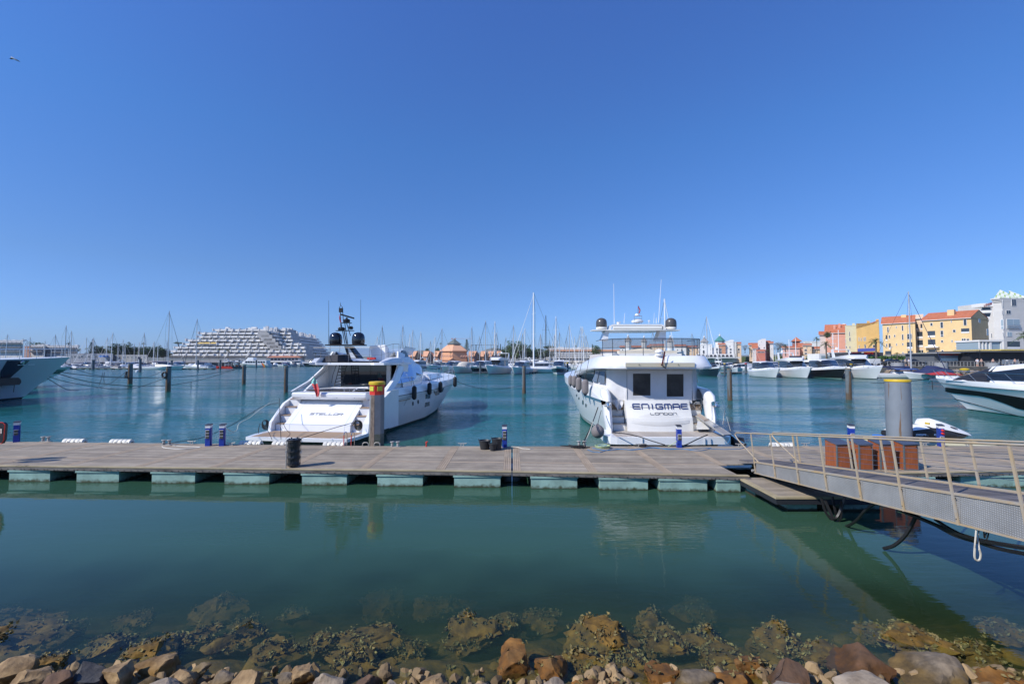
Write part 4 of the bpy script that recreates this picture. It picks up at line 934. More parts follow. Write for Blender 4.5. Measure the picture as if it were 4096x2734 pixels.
# swim platform
m=MB(); pl=[(-.0,-2.35),(-.05,-1.8),(-.1,0),(-.05,1.8),(.0,2.3),(.6,2.45),(1.95,2.5),(1.95,-2.55),(.75,-2.5)]
m.prism([W(s,t,.40) for s,t in pl],(0,0,.14)); po=m.build('swim_platform',gel,r0)
m=MB()
for a,b in ((-2.2,-1.6),(-1.55,1.5),(1.55,2.2)): m.prism([W(.14,a,.541),W(.10,b,.541),W(1.68,b,.541),W(1.68,a,.541)],(0,0,.006))
m.build('teak_inlay',teak,po)
m=MB(); m.prism([W(.5,-2.0,.02),W(.5,2.0,.02),W(2,2.1,-.3),W(2,-2.1,-.3)],(0,0,.38)); m.build('platform_support',green_boot,po)
# garage door, slanting; its trim
m=MB()
gl_=[(1.69,.55),(1.74,.86),(3.15,1.86)]
for (s0,z0),(s1,z1) in zip(gl_[:-1],gl_[1:]):
    m.hexa([W(s0,-1.72,z0),W(s0,1.55,z0),W(s0+.25,1.55,z0),W(s0+.25,-1.72,z0)],[W(s1,-1.72,z1),W(s1,1.55,z1),W(s1+.25,1.55,z1),W(s1+.25,-1.72,z1)])
gd=m.build('garage_door',gel,r0)
m=MB()
for a,b in ((-1.46,-1.445),(1.27,1.285)):
    for (s0,z0),(s1,z1) in zip(gl_[:-1],gl_[1:]):
        m.hexa([W(s0-.004,a,z0),W(s0-.004,b,z0),W(s0+.01,b,z0),W(s0+.01,a,z0)],[W(s1-.004,a,z1),W(s1-.004,b,z1),W(s1+.01,b,z1),W(s1+.01,a,z1)])
m.hexa([W(1.73,-1.72,.855),W(1.73,1.55,.855),W(1.76,1.55,.855),W(1.76,-1.72,.855)],[W(1.733,-1.72,.868),W(1.733,1.55,.868),W(1.763,1.55,.868),W(1.763,-1.72,.868)])
m.build('panel_seam',gelg,gd)
o=W(2.30,-.85,1.27)-W.d*.0; upv=(W(3.15,0,1.86)-W(1.74,0,.86)).normalized()
m=MB(); nrm=W.r.cross(upv); o=W(2.28,-.80,.86+(2.28-1.74)*1.0/1.41)+nrm*.004
letters(m,'STELLOR',o,W.r,upv,.12,.185,.026,.055,.35,.006); m.build('name_lettering',M('chrome_grey_letters',(.22,.22,.25),.3,metal=.6),gd)
# stern coaming (bench back) above the garage
m=MB(); prof=[(3.2,1.86),(2.78,1.93),(2.62,2.06),(2.60,2.2),(2.68,2.27),(3.5,2.28),(3.5,1.86)]
m.loft([[W(s,t,z) for s,z in prof] for t in (-1.95,-1.85,1.75,1.85)],True,True); co_=m.build('stern_coaming',gel,r0,smooth=True,ang=35)
m=MB()
for t in (-1.3,-.5,.4,1.3): m.cyl(W(2.635,t,2.03),W(2.60,t,2.03),.014,n=6)
m.build('courtesy_light',steel,co_)
m=MB(); m.tube([W(2.9,t,2.42-.0*abs(t)) for t in (-1.9,-1,0,1,1.7)],.014,6)
for t in (-1.85,-.9,0,.9,1.65): m.cyl(W(2.9,t,2.27),W(2.9,t,2.42),.012,n=5)
m.build('stern_rail',steel,r0)
# stairs, port and starboard
for a,b in ((-2.27,-1.73),(1.56,2.2)):
    sm=MB(); tms=[]
    for k in range(4):
        tm=MB(); tms.append(tm); z=.54+.36*(k+1)-.05; s=1.9+.36*k
        sm.hexa([W(s,a,.4),W(s,b,.4),W(3.6,b,.4),W(3.6,a,.4)],[W(s,a,z-.02),W(s,b,z-.02),W(3.6,b,z-.02),W(3.6,a,z-.02)])
        tm.hexa([W(s-.03,a,z-.018),W(s-.03,b,z-.018),W(s+.34,b,z-.018),W(s+.34,a,z-.018)],[W(s-.03,a,z+.012),W(s-.03,b,z+.012),W(s+.34,b,z+.012),W(s+.34,a,z+.012)])
    so=sm.build('stern_stairs',gel,r0); [t_.build('tread',teak,so) for t_ in tms]
# quarter wings (outer stair walls)
for sg,t0,t1 in ((-1,-2.29,-2.42),(1,2.21,2.50)):
    m=MB(); pr=[(1.55,.5),(1.62,.95),(2.6,1.75),(3.3,2.0),(4.3,2.32),(5.2,2.3),(5.2,.4)]
    m.loft([[W(s,t,z) for s,z in pr] for t in ((t0,(t0+t1)/2,t1) if sg>0 else (t1,(t0+t1)/2,t0))],True,True); m.build('quarter_wing',gel,r0,smooth=True,ang=35)
# cockpit floor + side walls
m=MB(); m.prism([W(3.3,-2.3,1.62),W(3.3,2.3,1.62),W(7,2.5,1.62),W(7,-2.5,1.62)],(0,0,.04)); m.build('cockpit_sole',teak,r0)
# side bulwark upper blade: slopes from the wing up to the flybridge
for sg in (-1,1):
    t=2.1*sg; pr=[(3.9,2.2),(4.3,2.42),(6.0,3.2),(6.3,3.6),(7.4,3.6),(7.4,2.2)]
    m=MB(); m.prism([W(s,t,z) for s,z in pr],W.r*.1*sg); m.build('side_blade',gel,r0)
# saloon bulkhead with dark glass doors
m=MB(); m.hexa([W(6.27,-2.1,1.65),W(6.27,-1.35,1.65),W(6.38,-1.35,1.65),W(6.38,-2.1,1.65)],[W(6.27,-2.1,3.6),W(6.27,-1.35,3.6),W(6.38,-1.35,3.6),W(6.38,-2.1,3.6)])
m.hexa([W(6.27,1.35,1.65),W(6.27,1.6,1.65),W(6.38,1.6,1.65),W(6.38,1.35,1.65)],[W(6.27,1.35,3.6),W(6.27,1.6,3.6),W(6.38,1.6,3.6),W(6.38,1.35,3.6)]); m.build('saloon_bulkhead',gelg,r0)
for a,b in ((-1.345,-.48),(-.46,.43),(.45,1.345)):
    m=MB(); m.hexa([W(6.25,a,1.66),W(6.25,b,1.66),W(6.3,b,1.66),W(6.3,a,1.66)],[W(6.25,a,3.58),W(6.25,b,3.58),W(6.3,b,3.58),W(6.3,a,3.58)]); m.build('saloon_door',glass,r0)
# superstructure: long white shell with big tinted side window
prof={5.4:(2.05,3.6),6.4:(2.0,4.35),8.2:(1.95,4.17),10.3:(1.75,3.85),11.7:(1.5,3.5),12.8:(1.25,3.1),14.2:(.9,2.72)}
ss=sorted(prof); cs=[]
for s in ss:
    tw,zt=prof[s]; bw=min(2.28,tw+.3)*(1 if s<11 else .93)
    cs.append((s,[(bw,2.25),(bw-.02,2.5),(tw+.02,min(zt,3.62)-.1),(tw-.25,zt),(tw*.62,zt+.02 if s>9 else 3.8),(0,zt+.08 if s>9 else 3.8)]))
m=MB(); cabmb(m,W,cs[1:],cap=False); m.build('superstructure',gel,r0,smooth=True,ang=35)
# aft pillars joining down to the gunwale
for sg in (-1,1):
    m=MB(); pts=[(6.4,4.35,1.9),(7.3,4.2,1.95),(6.6,3.4,2.14),(5.6,2.75,2.3),(4.2,2.3,2.45),(3.4,2.28,2.45),(4.7,2.75,2.3),(5.8,3.45,2.12)]
    m.prism([W(s,t*sg,z) for s,z,t in pts],W.r*(.09*sg)); m.build('sweeping_pillar',gel,r0)
    # side window traced on its own plane, standing a finger proud of the shell
    if True:
        wp=[(1584,1533),(1597,1516),(1611,1499),(1634,1464),(1647,1454),(1660,1450),(1688,1453),(1710,1464),(1729,1484),(1725,1495),(1691,1496),(1668,1485),(1660,1489),(1673,1507),(1655,1520),(1600,1532)]
        q=[W.loc(W.on_t(px,py,2.3)) for px,py in wp]
    def tw_(s,z):
        tw,zt=prof[ss[0]]
        for a,b in zip(ss[:-1],ss[1:]):
            if a<=s<=b:
                f=(s-a)/(b-a); tw=prof[a][0]*(1-f)+prof[b][0]*f
        bw=min(2.28,tw+.3)*(1 if s<11 else .93); f=(z-2.5)/1.05
        return (bw-.02)+(tw+.02-bw+.02)*max(0,min(1,f))+.11
    m=MB(); rows_=[]
    # fill polygon as vertical strips so that it follows the shell
    s_min=min(a[0] for a in q); s_max=max(a[0] for a in q); N=24
    def span(s):
        zz=[]
        for (a,b) in zip(q,q[1:]+q[:1]):
            if (a[0]-s)*(b[0]-s)<=0 and abs(a[0]-b[0])>1e-6:
                f=(s-a[0])/(b[0]-a[0]); zz.append(a[2]+(b[2]-a[2])*f)
        return (min(zz),max(zz)) if len(zz)>1 else None
    prev=None
    for i in range(N+1):
        s=s_min+.001+(s_max-s_min-.002)*i/N; z=span(s)
        if z is None: prev=None; continue
        cur=[W(s,sg*tw_(s,z[0]+(z[1]-z[0])*k/4),z[0]+(z[1]-z[0])*k/4) for k in range(5)]
        if prev: m.loft([prev,cur] if sg>0 else [cur,prev],False,False)
        prev=cur
    m.build('side_window',glassm,r0,smooth=True)
# windscreen / fore coachroof
m=MB(); m.hexa([W(10.2,-1.5,3.86),W(10.2,1.5,3.86),W(10.3,1.4,3.95),W(10.3,-1.4,3.95)],[W(12.7,-1.1,3.2),W(12.7,1.1,3.2),W(12.75,1.0,3.25),W(12.75,-1.0,3.25)]); m.build('windscreen',glass,r0)
m=MB(); cabmb(m,W,[(13.5,[(1.6,2.45),(1.4,2.85),(0,2.98)]),(18,[(1.2,2.5),(1.0,2.8),(0,2.9)]),(19.5,[(.6,2.55),(.5,2.62),(0,2.66)])]); m.build('coachroof',gel,r0,smooth=True,ang=40)
m=MB(); m.box(-.3,.3,-.3,.3,0,0)
# flybridge overhang deck
m=MB(); top=[(4.3,-1.7),(4.45,-2.05),(5.2,-2.25),(7.6,-2.3),(7.6,2.3),(5.0,2.3),(4.15,2.1),(4.1,1.6),(4.55,1.2),(4.55,-1.2)]
m.prism([W(s,t,3.6) for s,t in top],(0,0,.12)); m.build('flybridge_deck',gel,r0)
for sg in (-1,1):
    m=MB(); m.loft([[W(4.2,sg*2.05,3.62),W(4.2,sg*1.9,3.74),W(4.35,sg*1.75,3.74),W(4.3,sg*1.8,3.62)],[W(5.0,sg*2.3,3.6),W(5.0,sg*2.22,3.95),W(5.0,sg*1.9,3.98),W(5.0,sg*1.9,3.62)],[W(7.6,sg*2.32,3.6),W(7.8,sg*2.15,4.05),W(7.8,sg*1.8,4.1),W(7.6,sg*1.9,3.62)]],True,True)
    m.build('flybridge_coaming',gel,r0,smooth=True,ang=40)
m=MB(); m.hexa([W(6.2,2.06,3.95),W(7.9,2.08,4.0),W(7.9,2.0,4.0),W(6.2,1.98,3.95)],[W(7.1,1.99,4.42),W(7.5,1.99,4.40),W(7.5,1.9,4.40),W(7.1,1.9,4.42)]); m.build('wing_window',glass,r0)
m=MB(); letters(m,'76',W(6.1,2.335,3.7),W.d*1,(0,0,1),.13,.1,.014,.04,0,.004); m.build('length_mark',steel,r0)
m=MB(); m.box(0,0,0,0,0,0)
# fly rail
m=MB(); pts=[W(4.5,-2.0,3.74),W(4.5,-1.1,3.74),W(4.5,0,3.74),W(4.4,1.2,3.74),W(4.4,1.85,3.74),W(5.3,2.12,3.95),W(6.2,2.1,3.98)]
rail(m,pts,.78,.012,1,True); m.build('flybridge_rail',M('rail_grey',(.25,.25,.26),.45,metal=.3),r0)
m=MB(); pts=[W(4.5,-2.0,3.74),W(5.5,-2.15,3.9),W(6.5,-2.15,3.95),W(7.5,-2.1,4.0)]; rail(m,pts,.76,.012,1,True); m.build('flybridge_side_rail',M('rail_grey'),r0)
m=MB(); m.loft([[W(8.6,sg*2.0,4.15),W(9.3,sg*1.95,4.6)] for sg in (-1,)]+[[W(9.6,-1.0,4.15),W(10.2,-1.1,4.6)],[W(9.9,0,4.15),W(10.5,0,4.6)],[W(9.6,1.0,4.15),W(10.2,1.1,4.6)],[W(8.6,1.95,4.15),W(9.3,2.0,4.6)],[W(7.0,1.95,4.3),W(7.3,2.05,4.68)]],False,False); m.build('fly_windscreen',M('pale_acrylic',(.28,.36,.48),.05,alpha=.6),r0)
m=MB(); m.hexa([W(6.9,.25,3.75),W(6.9,1.0,3.75),W(7.8,1.0,3.75),W(7.8,.25,3.75)],[W(7.0,.0,4.68),W(7.0,.95,4.75),W(7.6,.9,4.62),W(7.6,.1,4.60)]); 
o=m.build('covered_helm',canvasw,r0)
m=MB(); m.hexa([W(7.4,.9,3.73),W(7.4,1.8,3.73),W(9.0,1.7,3.73),W(9.0,.9,3.73)],[W(7.5,.9,4.3),W(7.5,1.7,4.3),W(8.9,1.6,4.42),W(8.9,.9,4.42)]); m.build('fly_sofa',gel2,r0)
m=MB(); m.hexa([W(5.2,-2.0,3.76),W(5.2,-1.0,3.76),W(6.9,-.9,3.76),W(6.9,-2.0,3.76)],[W(5.6,-1.9,4.1),W(5.6,-1.2,4.15),W(6.6,-1.2,4.2),W(6.6,-1.9,4.15)]); m.build('stowed_tender_cover',canvasblk,r0)
m=MB(); m.obox(W(6.2,.5,3.95),W.r*.22,W.d*.1,(0,0,.06)); m.build('life_jacket_bag',redc,r0)
# black radar arch
def PB(px,py,s): return W.on_s(px,py,s)
m=MB()
a,b,c,d_=[PB(*k,6.0) for k in ((1377,1384),(1398,1384),(1438,1433),(1392,1433))]
m.prism([a,b,c,d_],W.d*.55); ar=m.build('mast_pylon',blackp,r0)
m=MB(); m.prism([PB(1390,1392,5.99),PB(1397,1392,5.99),PB(1424,1431,5.99),PB(1404,1431,5.99)],W.d*.01); m.build('pylon_inlay',gelg,ar)
m=MB(); zc=ZA(1379,25.5); cx=W.loc(PB(1381,1379,6.0))[1]
m.prism([W(s,cx+t,zc-.03) for s,t in ((5.7,-1.05),(5.7,1.05),(6.0,1.12),(6.6,1.0),(6.6,-1.0),(6.0,-1.12))],(0,0,.06)); m.build('mast_wing',M('satin_black',(.03,.03,.033),.6,spec=.2),ar)
for dx in (-.68,.68):
    m=MB(); m.lathe([(.30,.02),(.33,.05),(.345,.12),(.355,.3),(.35,.45),(.3,.6),(.2,.69),(.08,.725),(0,.73)],W(6.2,cx+dx,zc),22); m.build('satellite_dome',M('gloss_black_dome',(.012,.013,.018),.12,coat=.6),ar,smooth=True,ang=60)
m=MB(); bp_=[PB(1389,1375,6.1),PB(1384,1290,6.0)]
def tb(p,q,rr,s=6.1,n=5): m.cyl(PB(*p,s),PB(*q,s),rr,n=n)
tb((1387,1375),(1376,1322),.03); tb((1380,1375),(1364,1290),.022); tb((1391,1375),(1379,1290),.022); tb((1402,1342),(1386,1290),.022); tb((1364,1322),(1361,1232),.022); tb((1374,1290),(1370,1232),.02); tb((1400,1291),(1393,1312),.018)
m.obox(PB(1380,1322,6.1),W.r*.5,W.d*.12,(0,0,.018)); m.obox(PB(1385,1291,6.1),W.r*.28,W.d*.14,(0,0,.015)); m.build('mast_frame',blackm,ar)
m=MB(); p0=PB(1387,1283,6.1); m.lathe([(.17,-.08),(.19,0),(.17,.08),(.08,.12),(0,.12)],p0,14); m.cyl(p0,p0+Vector((0,0,.2)),.05,n=8)
a,b=PB(1364,1257,6.1),PB(1415,1272,6.1); m.obox((a+b)/2,(b-a)/2,W.d*.07,(0,0,.045)); m.build('radar',blackp,ar,smooth=False)
for p,rr in (((1369,1316),.16),((1404,1312),.12),((1357,1316),.07)):
    m=MB(); q=PB(*p,6.1); m.lathe([(rr*.7,-.07),(rr,-.02),(rr,.06),(rr*.6,.11),(0,.12)],q,12); m.build('radome',blackp,ar,smooth=True)
m=MB(); q=PB(1364,1240,6.1); m.obox(q,W.r*.1,W.d*.06,(0,0,.12)); m.tube([PB(1358,1245,6.1),PB(1358,1228,6.1),PB(1364,1222,6.1),PB(1370,1228,6.1),PB(1370,1245,6.1)],.015,5); m.cyl(PB(1363,1222,6.1),PB(1361,1208,6.1),.02,.005,n=5); m.build('horn_and_light',blackm,ar)
m=MB()
m.add([PB(1356,1255,6.05),PB(1358,1262,6.05),PB(1362,1275,6.1),PB(1366,1288,6.05),PB(1360,1288,6.15),PB(1357,1275,6.1)],[(0,1,2,3,4,5)]); m.build('small_flag',redc,ar)
for px,py0,py1,mt in ((1315,1378,1201,blackm),(1443,1378,1198,blackm)):
    m=MB(); m.cyl(PB(px,py0,6.3),PB(px,py1,6.3),.016,.008,n=5); m.build('whip_antenna',mt,r0)
# cockpit furniture
m=MB(); m.lathe([(0,0),(.86,.0),(.95,.03),(.9,.055),(0,.06)],(0,0,0),24); 
vv=[W(4.6+v[1]*.55,-.05+v[0],2.37+v[2]) for v in m.v]; m.v=[tuple(v) for v in vv]; tb_=m.build('cockpit_table',gel,r0,smooth=True)
m=MB()
for t in (-.25,.3): m.cyl(W(4.6,t,1.66),W(4.6,t,2.37),.045,n=8)
m.build('table_leg',steel,tb_)
# boarding ladder to the flybridge
m=MB()
a0,a1=(1336,1547),(1360,1455); b0,b1=(1366,1540),(1388,1455)
for p,q in ((a0,a1),(b0,b1)): m.cyl(W.on_s(*p,5.2),W.on_s(*q,5.6),.022,n=6)
for k in range(7):
    f=(k+.5)/7; p=W.on_s(a0[0]+(a1[0]-a0[0])*f,a0[1]+(a1[1]-a0[1])*f,5.2+.4*f); q=W.on_s(b0[0]+(b1[0]-b0[0])*f,b0[1]+(b1[1]-b0[1])*f,5.2+.4*f); m.cyl(p,q,.02,n=6)
m.tube([W.on_s(1326,1531,5.0),W.on_s(1331,1500,5.0),W.on_s(1346,1457,5.3)],.014,5)
m.build('fly_ladder',blackm,r0)
# cockpit gate starboard
m=MB(); m.tube([W.on_s(1452,1607,2.9),W.on_s(1443,1604,2.9),W.on_s(1443,1575,2.9),W.on_s(1450,1571,2.9),W.on_s(1478,1571,2.9)],.018,6)
m.tube([W(3.0,1.0,2.33),W(3.0,1.3,2.5),W(3.0,1.8,2.52),W(3.0,1.88,2.42)],.014,5); m.build('cockpit_gate',steel,r0)
# side rail forward
m=MB(); P1=[]
def gun(s):  # gunwale points from the hull stations
    for a,b in zip(st[:-1],st[1:]):
        if a[-1][0]<=s<=b[-1][0]:
            f=(s-a[-1][0])/(b[-1][0]-a[-1][0]+1e-9); return a[-1][1]*(1-f)+b[-1][1]*f,a[-1][2]*(1-f)+b[-1][2]*f
    return 0.05,st[-1][-1][2]
for sg in (-1,1):
    pts=[]
    for s in (6,7.5,9,10.5,12,13.5,15,16.5,18,19.5,21,22.3): w_,z_=gun(s); pts.append(W(s,sg*(w_-.12),z_-.02))
    m=MB(); rail(m,pts,.55,.016,1,True); m.build('side_rail',steel,r0)
m=MB(); m.tube([W(22.0,-.9,3.1),W(23.5,-.35,3.3),W(23.9,0,3.32),W(23.5,.35,3.3),W(22.0,.9,3.1)],.02,6)
for t in (-.35,.35): m.cyl(W(23.5,t,3.3),W(23.0,t,2.62),.018,n=5)
m.build('pulpit',steel,r0)
# portlights and hull windows on the starboard topsides, traced on the flare plane
def hullpt(px,py,off=.015,sd_=1):
    best=None
    for i in range(len(st)-1):
        for j in range(2,len(rows)-1):
            a=W(*[st[i][j][0],sd_*st[i][j][1],st[i][j][2]]); b=W(st[i+1][j][0],sd_*st[i+1][j][1],st[i+1][j][2]); c=W(st[i][j+1][0],sd_*st[i][j+1][1],st[i][j+1][2])
            n=(b-a).cross(c-a)
            if n.length<1e-6: continue
            n.normalize(); d=ray(px,py); den=d.dot(n)
            if abs(den)<1e-6: continue
            t=(a-CAM).dot(n)/den; p=CAM+d*t; l=W.loc(p)
            s0,s1=min(st[i][j][0],st[i][j+1][0]),max(st[i+1][j][0],st[i+1][j+1][0]); z0,z1=min(st[i][j][2],st[i+1][j][2]),max(st[i][j+1][2],st[i+1][j+1][2])
            if s0-.02<=l[0]<=s1+.02 and z0-.01<=l[2]<=z1+.01 and t>0:
                if best is None or t<best[0]: best=(t,p,n)
    if best is None: return None
    p,n=best[1],best[2]; n=n if n.dot(CAM-p)>0 else -n
    return p+n*off,n
def hullpatch(poly,name,mat,par,sd_=1,off=.015,lab=None):
    pts=[hullpt(px,py,off,sd_) for px,py in poly]; pts=[p[0] for p in pts if p]
    if len(pts)<3: return None
    c=sum(pts,Vector())/len(pts); m=MB(); m.add(pts+[c],[(i,(i+1)%len(pts),len(pts)) for i in range(len(pts))]); return m.build(name,mat,par)
dkw=M('hull_window_glass',(.05,.08,.085),.08,spec=.8)
hullpatch([(1698,1627),(1702,1577),(1722,1573),(1717,1622)],'hull_window',dkw,r0)
hullpatch([(1733,1562),(1742,1582),(1756,1576),(1764,1555)],'hull_window',dkw,r0); hullpatch([(1760,1570),(1766,1554),(1776,1549),(1771,1566)],'hull_window',dkw,r0)
for cx_,cy_ in ((1651,1613),(1672,1606)): hullpatch([(cx_+3.4*cos(a*PI/6),cy_+9*sin(a*PI/6)) for a in range(12)],'porthole',glass,r0)
for pl in ([(1540,1648),(1562,1607),(1565,1607),(1543,1650)],[(1562,1607),(1634,1586),(1634,1588),(1562,1609)],[(1634,1586),(1616,1622),(1613,1622),(1631,1588)],[(1616,1622),(1540,1650),(1540,1648),(1614,1620)]): hullpatch(pl,'hull_recess_line',gelg,r0)
# stern details: cleats of line, coiled rope, flag
m=MB(); fa,fb=W.on_s(1255,1498,2.55),W.on_s(1262,1530,2.6); m.cyl(W.on_s(1265,1572,2.7),fa,.014,n=6); fs=m.build('flagstaff',blackm,r0)
grid=[];  R_=7;C_=6
for i in range(R_+1):
    f=i/R_; row=[]
    lx=1257-10*sin(min(1,f*2.2)*PI/2)*(1 if f<.5 else 1-.0*(f)) ; lx=[1256,1251,1246,1246,1252,1257,1261,1266][i]; rx=[1259,1262,1265,1270,1274,1278,1279,1274][i]
    y=[1508,1515,1524,1535,1546,1558,1572,1586][i]
    for k in range(C_+1):
        g=k/C_; row.append(W.on_s(lx+(rx-lx)*g,y+2*sin(g*9+i),2.45+.05*sin(g*8+i*.8)))
    grid.append(row)
m=MB(); m.loft(grid,False,False,mf=lambda i,j:1 if i<3 else 0); m.build('flag',[M('red_flag',(.62,.09,.09),.8),greenc],fs,smooth=True)
for px,py,l,s in ((1060,1690,'tangled black rope hung on the left stern quarter of the flagged yacht',1.7),(1432,1692,'coil of black rope hanging on the right stern quarter of the flagged yacht',1.75)):
    random.seed(px); m=MB(); c=W.on_s(px,py,s)
    for k in range(6):
        rr=.10+.02*k; m.tube([c+Vector((rr*cos(a)*(.9),-.04+.02*k,-.02*k+rr*1.15*sin(a))) for a in [2*PI*i/14 for i in range(15)]],.017,5)
    tag(m.build('rope_coil',rope_b,off=c),l,'rope')
gF='black fenders along the starboard side of the flagged yacht'
for px,py0,py1,l in ((1646,1547,1593,'black fender nearest the striped pile on the flagged yacht'),(1708,1534,1574,'black fender second from the stern of the flagged yacht'),(1752,1530,1566,'black fender third from the stern of the flagged yacht'),(1789,1513,1547,'black fender at the bow of the flagged yacht')):
    h=hullpt(px if px<1780 else 1776,(py0+py1)/2,.18)
    if h is None: continue
    p=h[0]
    if px>1780: p=p+W.d*1.8+W.r*.15
    hh=(py1-py0)/FPX*p.y*1.22; fender(p-Vector((0,0,.06)),.14,hh,rubber,l,p+Vector((-.15,0,hh/2+.45)),gF)
# lines of the flagged yacht
RP=lambda L_:smoothpts([P(*a) for a in L_],4)
cA=pcl(1150,1783,.6)
for L_,rr,mt,l in (([(1118,1592,21.5),(1119,1650,20.5),(1124,1756,18.2)],.012,rope_b,'straight dark stern line from the left quarter of the flagged yacht down to the cleat'),
([(1118,1655,20.5),(1142,1712,19.5),(1161,1734,19),(1142,1754,18.3)],.010,rope_b,'thin bent line crossing the white garage door of the flagged yacht'),
([(1190,1757,18.2),(1280,1728,19.0),(1360,1704,19.8),(1424,1686,20.6)],.014,rope_b,'dark line from the black bin up to the right rope coil'),
([(1058,1700,20.8),(1075,1728,20),(1088,1757,18.5)],.012,rope_b,'short dark line from the left rope tangle to the pontoon'),
([(1035,1732,20.6),(1034,1715,20.8),(1040,1693,20.9)],.014,rope_b,'black cord hanging from the left rope tangle'),
([(650,1775,17.8),(720,1765,18),(820,1746,18.8),(920,1702,20),(1000,1655,21),(1050,1625,21.8),(1115,1610,22)],.012,rope_b,'long black shore cable rising from the bollards to the left stern quarter'),
([(905,1712,17.8),(930,1726,18.2),(948,1718,18.8),(957,1692,19.4),(1000,1668,20.4),(1040,1636,21.3),(1080,1610,21.9)],.012,rope_w,'white shore power cable twisted up to the flagged yacht'),
([(1795,1510,42),(1840,1530,43),(1900,1548,46),(1960,1558,52),(2030,1552,58),(2090,1540,60)],.02,rope_b,'dark bow line of the flagged yacht sagging towards the open pile')):
    rope('mooring_line',RP(L_),rr,mt,l,'mooring line')
rope('power_cable',smoothpts([pcl(648,1784,.51),pcl(660,1790,.51),pcl(720,1795,.51),pcl(780,1790,.51),pcl(800,1787,.51),pcl(740,1784,.51),pcl(690,1781,.51)],5),.012,plastic_w,'white cable looped on the boards beside the leftmost cleat','cable')
# ================================================================ YACHT WITH DARK BLUE LETTERING
E=Fr((6.8,19.4,0),(0.0,1)); W=E; r1=thing('motor_yacht',W(0,0,0),'cream white motor yacht with a canvas enclosure and ENIGMAE lettering on its stern','motor yacht')
hb=MB(); rows=[(-1,.05,1),(-.35,.55,1),(0,.76,1),(.05,.79,0),(.075,.795,2),(.10,.80,0),(.30,.88,0),(.6,.96,0),(.8,1.0,0),(.82,1.02,0),(1,.99,0)]
st=hullmb(hb,W,24.5,5.7,2.45,3.0,.8,.10,.62,24,.88,rows,3.0,s0=2.75,capz=.5)
hb.build('hull',[gel,green_boot,blackm],r1,smooth=True,ang=30)
m=MB(); deckmb(m,W,st,.02,0); m.build('foredeck',gel,r1,smooth=True)
m=MB(); pl=[(.05,-2.62),(-.02,-2.35),(-.12,-1),(-.15,0),(-.12,1),(-.0,2.2),(.1,2.5),(.5,2.62),(2.2,2.6),(2.2,-2.75),(.5,-2.8)]
m.prism([W(s,t,.30) for s,t in pl],(0,0,.30)); po=m.build('swim_platform',gel,r1)
m=MB()
for k in range(26):
    t=-2.35+k*.181; m.prism([W(.12,t,.601),W(.12,t+.165,.601),W(2.0,t+.165,.601),W(2.0,t,.601)],(0,0,.005))
m.build('slatted_inlay',M('weathered_teak_slats',(.38,.34,.30),.8,island=.12),po)
m=MB(); m.prism([W(.45,-2.1,-.1),W(.45,2.1,-.1),W(2.2,2.2,-.3),W(2.2,-2.2,-.3)],(0,0,.38)); m.build('platform_support',green_boot,po)
m=MB(); m.box(0,0,0,0,0,0)
for t in (-1.32,1.30): 
    m=MB(); m.obox(W(-.135,t,.45),W.r*.006,W.d*.02,(0,0,.15)); m.build('platform_seam',gelg,po)
m=MB(); m.prism([W(0,2.62,.22),W(-.05,2.9,.25),W(.0,3.05,.4),W(.1,3.05,.55),W(.1,2.62,.6)],W.d*.5); m.build('corner_bumper',blackm,po)
# transom: bulged panel between two stairs; sections measured on the stern face
def TS(px,py,s): return W.on_s(px,py,s)
m=MB(); zz=[.6,.75,.98,1.2,1.25,1.55,1.72,1.78,1.98]; ssv=[1.55,1.58,1.60,1.66,1.72,1.84,1.96,1.98,2.05]
rings=[]
for z,s in zip(zz,ssv):
    rings.append([W(s-.14*(1-(t/1.55)**2)+.10*abs(t)**3*.1,t,z) for t in [-1.5+3.0*k/12 for k in range(13)]])
m.loft(rings,False,False); m.hexa([W(2.1,-1.5,.5),W(2.1,1.5,.5),W(2.4,1.5,.5),W(2.4,-1.5,.5)],[W(2.1,-1.5,1.98),W(2.1,1.5,1.98),W(2.4,1.5,1.98),W(2.4,-1.5,1.98)])
for t in (-1.5,1.5): m.prism([W(s+.1*3.375*.1,t,z) for z,s in zip(zz,ssv)]+[W(2.4,t,1.98),W(2.4,t,.5)],W.r*(.0+.02*(1 if t>0 else -1)))
tp=m.build('transom_panel',gel2,r1,smooth=True,ang=30)
# crescent scoop and ledge on the transom
def tsurf(t,z):
    s=ssv[-1]
    for a,b,c,d_ in zip(zz[:-1],zz[1:],ssv[:-1],ssv[1:]):
        if a<=z<=b: s=c+(d_-c)*(z-a)/(b-a)
    return s-.14*(1-(t/1.55)**2)+.01*abs(t)**3
m=MB()
top=[(t,1.10+.34*(1-(t/1.32)**2)) for t in [-1.32+2.64*k/16 for k in range(17)]]
rings=[[W(tsurf(t,1.08)+.0-.03,t,1.08) for t,_ in top],[W(tsurf(t,z)-.004,t,z) for t,z in top]]
m.loft(rings,False,False); m.build('scoop',gelg if False else M('shell_shadow_cream',(.66,.65,.61),.35),tp,smooth=True)
m=MB(); m.loft([[W(tsurf(t,1.06)-.05*(1-(t/1.4)**2)-.006,t,1.09) for t,_ in top],[W(tsurf(t,1.06)-.07*(1-(t/1.4)**2)-.006,t,1.04) for t,_ in top],[W(tsurf(t,.95)-.01,t,1.0-.16*(1-(t/1.32)**2)) for t,_ in top]],False,False); m.build('ledge',gel2,tp,smooth=True,ang=40)
m=MB(); m.loft([[W(tsurf(t,1.66)-.012,t,1.675+.0*abs(t)) for t,_ in top],[W(tsurf(t,1.66)-.012,t,1.668-.035*(1-(t/1.32)**2)) for t,_ in top]],False,False); m.build('panel_seam',M('seam_shadow',(.20,.19,.17),.7),tp)
